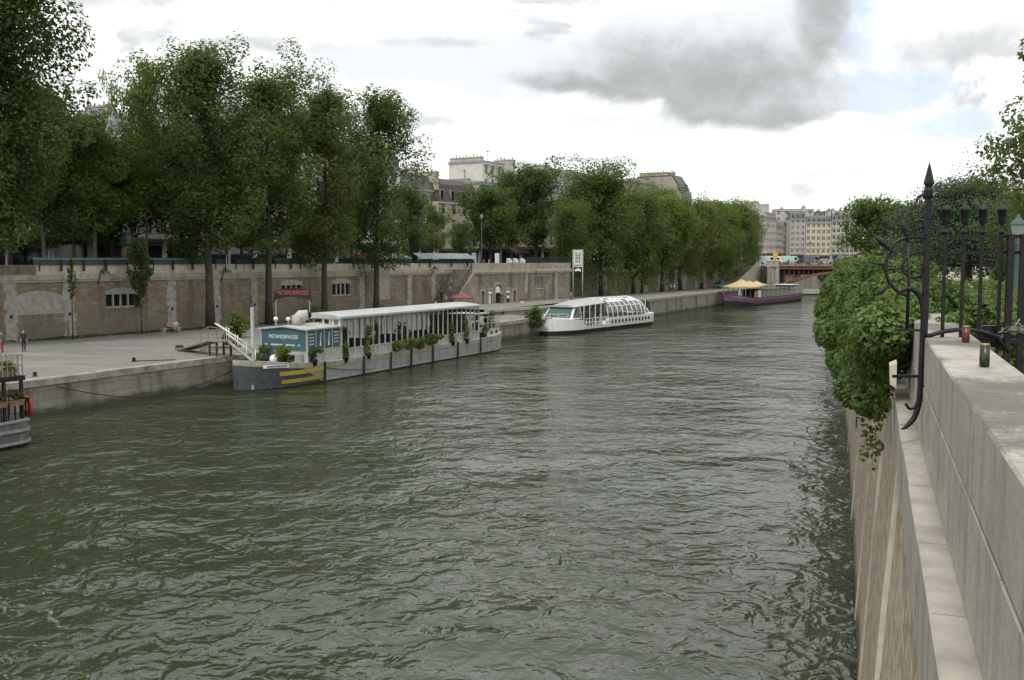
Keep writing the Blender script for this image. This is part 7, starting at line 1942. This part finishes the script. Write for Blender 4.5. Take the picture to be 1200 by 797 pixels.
# ------------------------------------------------------------------ people
def body_mesh(pose):
    """one continuous skinned figure 1.72 m tall; returns mesh with slots 0 skin 1 top 2 trousers 3 shoes 4 hair"""
    J = {}
    if pose == 'stand' or pose == 'walk':
        sw = .0 if pose == 'stand' else .24
        J = {'pel':(0,0,.93),'wst':(0,0,1.08),'chs':(0,-.01,1.30),'nck':(0,-.01,1.46),'hd0':(0,-.02,1.56),'hd1':(0,-.03,1.66)}
        for s, n in ((1,'l'),(-1,'r')):
            k = sw*s
            J['hip'+n]=(.09*s,0,.90); J['kne'+n]=(.10*s,-.03-k*.55,.49); J['ank'+n]=(.10*s,.02-k*.9,.09+ (abs(k)*.15 if k<0 else 0)); J['toe'+n]=(.115*s,-.14-k*.9,.035+(abs(k)*.1 if k<0 else 0))
            J['sho'+n]=(.18*s,0,1.40); J['elb'+n]=(.235*s,.03+k*.4,1.12); J['wri'+n]=(.25*s,-.05+k*.8,.87); J['fin'+n]=(.245*s,-.08+k*.85,.78)
    else:                                   # seated, knees forward
        J = {'pel':(0,.05,.50),'wst':(0,.06,.66),'chs':(0,.0,.88),'nck':(0,-.05,1.03),'hd0':(0,-.08,1.13),'hd1':(0,-.10,1.22)}
        for s, n in ((1,'l'),(-1,'r')):
            J['hip'+n]=(.10*s,.03,.49); J['kne'+n]=(.13*s,-.42,.50); J['ank'+n]=(.13*s,-.42 if s > 0 else -.5,.09); J['toe'+n]=(.13*s,-.58 if s > 0 else -.66,.04)
            J['sho'+n]=(.18*s,-.02,.98); J['elb'+n]=(.25*s,-.12,.74); J['wri'+n]=(.14*s,-.33,.62); J['fin'+n]=(.09*s,-.41,.59)
    E = [('pel','wst'),('wst','chs'),('chs','nck'),('nck','hd0'),('hd0','hd1')]
    for n in 'lr': E += [('pel','hip'+n),('hip'+n,'kne'+n),('kne'+n,'ank'+n),('ank'+n,'toe'+n),('chs','sho'+n),('sho'+n,'elb'+n),('elb'+n,'wri'+n),('wri'+n,'fin'+n)]
    rad = {'pel':.125,'wst':.115,'chs':.135,'nck':.055,'hd0':.085,'hd1':.09,'hip':.085,'kne':.058,'ank':.042,'toe':.038,'sho':.06,'elb':.043,'wri':.03,'fin':.03}
    names = list(J); me = bpy.data.meshes.new('person')
    me.from_pydata([J[k] for k in names], [(names.index(a), names.index(b)) for a, b in E], [])
    o = bpy.data.objects.new('person', me); C.objects.link(o)
    sk = o.modifiers.new('s','SKIN'); sk.use_smooth_shade = True
    sd_ = me.skin_vertices[0].data if me.skin_vertices else None
    if sd_ is None:
        me.skin_vertices.new() if hasattr(me.skin_vertices,'new') else None
        bpy.context.view_layer.objects.active = o
        sd_ = me.skin_vertices[0].data
    for i, k in enumerate(names):
        r = rad.get(k, rad.get(k[:-1], .05)); sd_[i].radius = (r, r); sd_[i].use_root = (k == 'pel')
    ss = o.modifiers.new('u','SUBSURF'); ss.levels = 1; ss.render_levels = 1
    dg = bpy.context.evaluated_depsgraph_get()
    out = bpy.data.meshes.new_from_object(o.evaluated_get(dg))
    bpy.data.objects.remove(o)
    zn = J['nck'][2]; zw = J['wst'][2]
    jn = [(k, Vector(v)) for k, v in J.items()]
    for m_ in (M['skin'], M['navy'], M['denim'], M['shoe'], M['hair']): out.materials.append(m_)
    segs = [(Vector(J[a]), Vector(J[b]), a, b) for a, b in E]
    for p in out.polygons:
        c = p.center; best = None
        for a, b, na, nb in segs:
            d = b-a; t = max(0, min(1, (c-a).dot(d)/max(d.length_squared,1e-9))); dist = (c-(a+d*t)).length
            if best is None or dist < best[0]: best = (dist, na, nb, t)
        _, na, nb, t = best; mi = 1
        if nb in ('hd0','hd1'): mi = 0 if (c.y < J['hd1'][1]-.01 and c.z < J['hd1'][2]+.055 or nb == 'hd0' and t < .5) else 4
        elif nb[:3] in ('wri','fin'): mi = 0 if nb[:3] == 'fin' or t > .3 else 1
        elif nb[:3] in ('hip','kne'): mi = 2
        elif nb[:3] == 'ank': mi = 2 if t < .9 else 3
        elif nb[:3] == 'toe': mi = 3
        elif na == 'pel' and c.z < J['pel'][2]+.04: mi = 2
        p.material_index = mi; p.use_smooth = True
    return out
BODY = {k: body_mesh(k) for k in ('stand','walk','sit')}
def person(label, p, rz, top, bottom, pose='stand', group=None, sc=1.0, hair=None, nm='person'):
    o = bpy.data.objects.new(nm, BODY[pose]); C.objects.link(o)
    o.location = p; o.rotation_euler = (0,0,rz); o.scale = (sc,)*3
    for i, m_ in ((1, top), (2, bottom)) + (((4, hair),) if hair else ()):
        o.material_slots[i].link = 'OBJECT'; o.material_slots[i].material = m_
    return tag(o, label, 'person', group)
K = M
person('standing person in a dark navy coat and dark trousers on the quay above the houseboat', gnd(28, 412.5, QZ+.01), R(60), K['navy'], K['black'], sc=1.06)
person('person in a blue top and red skirt beside the navy coated person', gnd(3, 414, QZ+.01), R(-80), K['denim'], K['redcloth'], sc=1.06)
person('seated person in a pale pink top with dark trousers on the stone bench', seat_p + UW*-.15 + NW*-.05 + Vector((0,0,.03)), WANG+R(10), K['pinkcloth'], K['black'], 'sit')
person('seated person in a white shirt leaning on the wall end of the stone bench', seat_p + UW*.85 + NW*-.05 + Vector((0,0,.03)), WANG-R(25), K['whitecloth'], K['beigecloth'], 'sit')
# on the stair
def on_stair(f_, off): 
    s = ss0 + (ss1-ss0)*f_; k = int(f_*32); return Wp(s, off, QZ-.1+(ST_Z-QZ)*(k+1)/32+.01)
person('person in a white shirt starting down the foot of the stair', Wp(ss0-.8, -2.2, QZ+.01), WANG-R(90), K['whitecloth'], K['black'], 'walk')
person('person in a beige jacket on the lower steps of the stair', on_stair(.14, -2.8), WANG-R(90), K['beigecloth'], K['greycloth'], 'walk')
person('person in dark clothes on the steps beside the beige jacket', on_stair(.22, -1.6), WANG-R(90), K['black'], K['navy'], 'walk')
person('person in a pink top halfway up the stair', on_stair(.36, -2.6), WANG-R(90), K['pinkcloth'], K['denim'], 'walk')
person('person in a grey shirt higher on the stair', on_stair(.5, -2.0), WANG-R(90), K['greycloth'], K['black'], 'walk')
# stair head and street
person('person in a dark jacket at the head of the stair beside the raised stall lids', Wp(wall_s(558, 1.0), 1.0, ST_Z+.01), WANG, K['black'], K['navy'])
person('person in a pale jacket on the street by the notice board', Wp(wall_s(573, 1.4), 1.4, ST_Z+.01), WANG+R(40), K['beigecloth'], K['greycloth'])
person('person in a red top on the street under the lamp post', Wp(wall_s(567, 3.4), 3.4, ST_Z+.01), WANG+R(90), K['redcloth'], K['denim'])
# ticket door
person('person in black standing in the arched doorway', Wp(SBp(580.5), OFFB-1.0, QZ2+.01), WANG, K['black'], K['black'])
person('person in a dark brown coat next to the doorway person in black', Wp(SBp(583.5), OFFB-.9, QZ2+.01), WANG+R(30), K['maroon'], K['black'])
person('person in a red and white outfit crouched on the quay edge before the doorway', Wp(SBp(588), OFFB-3.6, QZ2-.25), WANG-R(40), K['redcloth'], K['whitecloth'], 'sit')
# far quay
person('person in a pale blue shirt walking on the far quay', Wp(wall_s(786, -6), -6, QZ2+.01), WANG, K['bluecloth'], K['black'], 'walk')
person('person in a white shirt walking beside the pale blue shirt', Wp(wall_s(790, -6), -6, QZ2+.01), WANG, K['whitecloth'], K['denim'], 'walk')
person('person in grey standing near the stop sign poles', gnd(669, 354.6, QZ2+.01), 0, K['greycloth'], K['denim'])
# aboard the white glass boat
TBM = Matrix.Translation(bt0) @ Matrix.Rotation(R(90-33.5), 4, 'Z')
for i, (x, y, top, ps, lb) in enumerate(((8.0,-1.0,K['whitecloth'],'stand','crew member in a white shirt behind the wheelhouse of the glass boat'),(9.6,-2.0,K['redcloth'],'stand','passenger in a red top at the boarding rail of the glass boat'),(10.8,-1.8,K['bluecloth'],'stand','passenger in a pale blue top at the boarding rail'),(12.0,-2.1,K['pinkcloth'],'stand','passenger in a pink top by the first glass rib'),(12.4,.5,K['beigecloth'],'stand','passenger in beige deep inside the boarding bay'))):
    person(lb, TBM @ Vector((x,y,.91)), R(i*70), top, K['denim'], ps, 'people aboard the glass boat')
# on the bridge
BM = Matrix.Translation(br0) @ Matrix.Rotation(br_ang, 4, 'Z')
tops = [K['whitecloth'],K['black'],K['redcloth'],K['navy'],K['greencloth'],K['beigecloth'],K['pinkcloth'],K['greycloth'],K['bluecloth'],K['whitecloth'],K['black'],K['redcloth']]
words_ = ['white','black','red','navy','green','beige','pink','grey','pale blue','white','black','red']
rnd = random.Random(12)
where = ['first from the stone pier','near the stone pier','before the white vans','beside the white vans','before the pale grey van','left of the bridge lamp','just past the bridge lamp','over the middle of the arch','past the middle of the arch','near the vine end of the bridge','next to the vine','last before the vine hides the bridge']
for i in range(12):
    person('person in %s at the bridge railing, %s' % (words_[i], where[i]), BM @ Vector((.8+1.55*i+rnd.uniform(-.3,.3), rnd.uniform(.4,2.2), 8.41)), rnd.uniform(0,6), tops[i], [K['denim'],K['black'],K['beigecloth']][i%3], 'stand' if i%2 else 'walk', 'people on the bridge')
# people beyond the vine
for i, (px, Y, top, tn) in enumerate(((1021,112,K['whitecloth'],'white shirt, first of the group'),(1026,110,K['beigecloth'],'beige jacket, second of the group'),(1031,113,K['redcloth'],'red jacket, in the middle of the group'),(1035,109,K['whitecloth'],'white blouse, right of the red jacket'),(1041,111,K['redcloth'],'red shirt, behind the gate spikes'),(1046,112,K['navy'],'navy coat, behind the gate hoop'),(1052,108,K['pinkcloth'],'pink top, last of the group'))):
    person('person in a %s beyond the vine' % tn, Vector(((px-600)/1200*Y, Y, PK_Z+.01)), i*1.1, top, [K['denim'],K['black']][i%2], 'stand' if i%2 else 'walk', 'group of people beyond the vine')
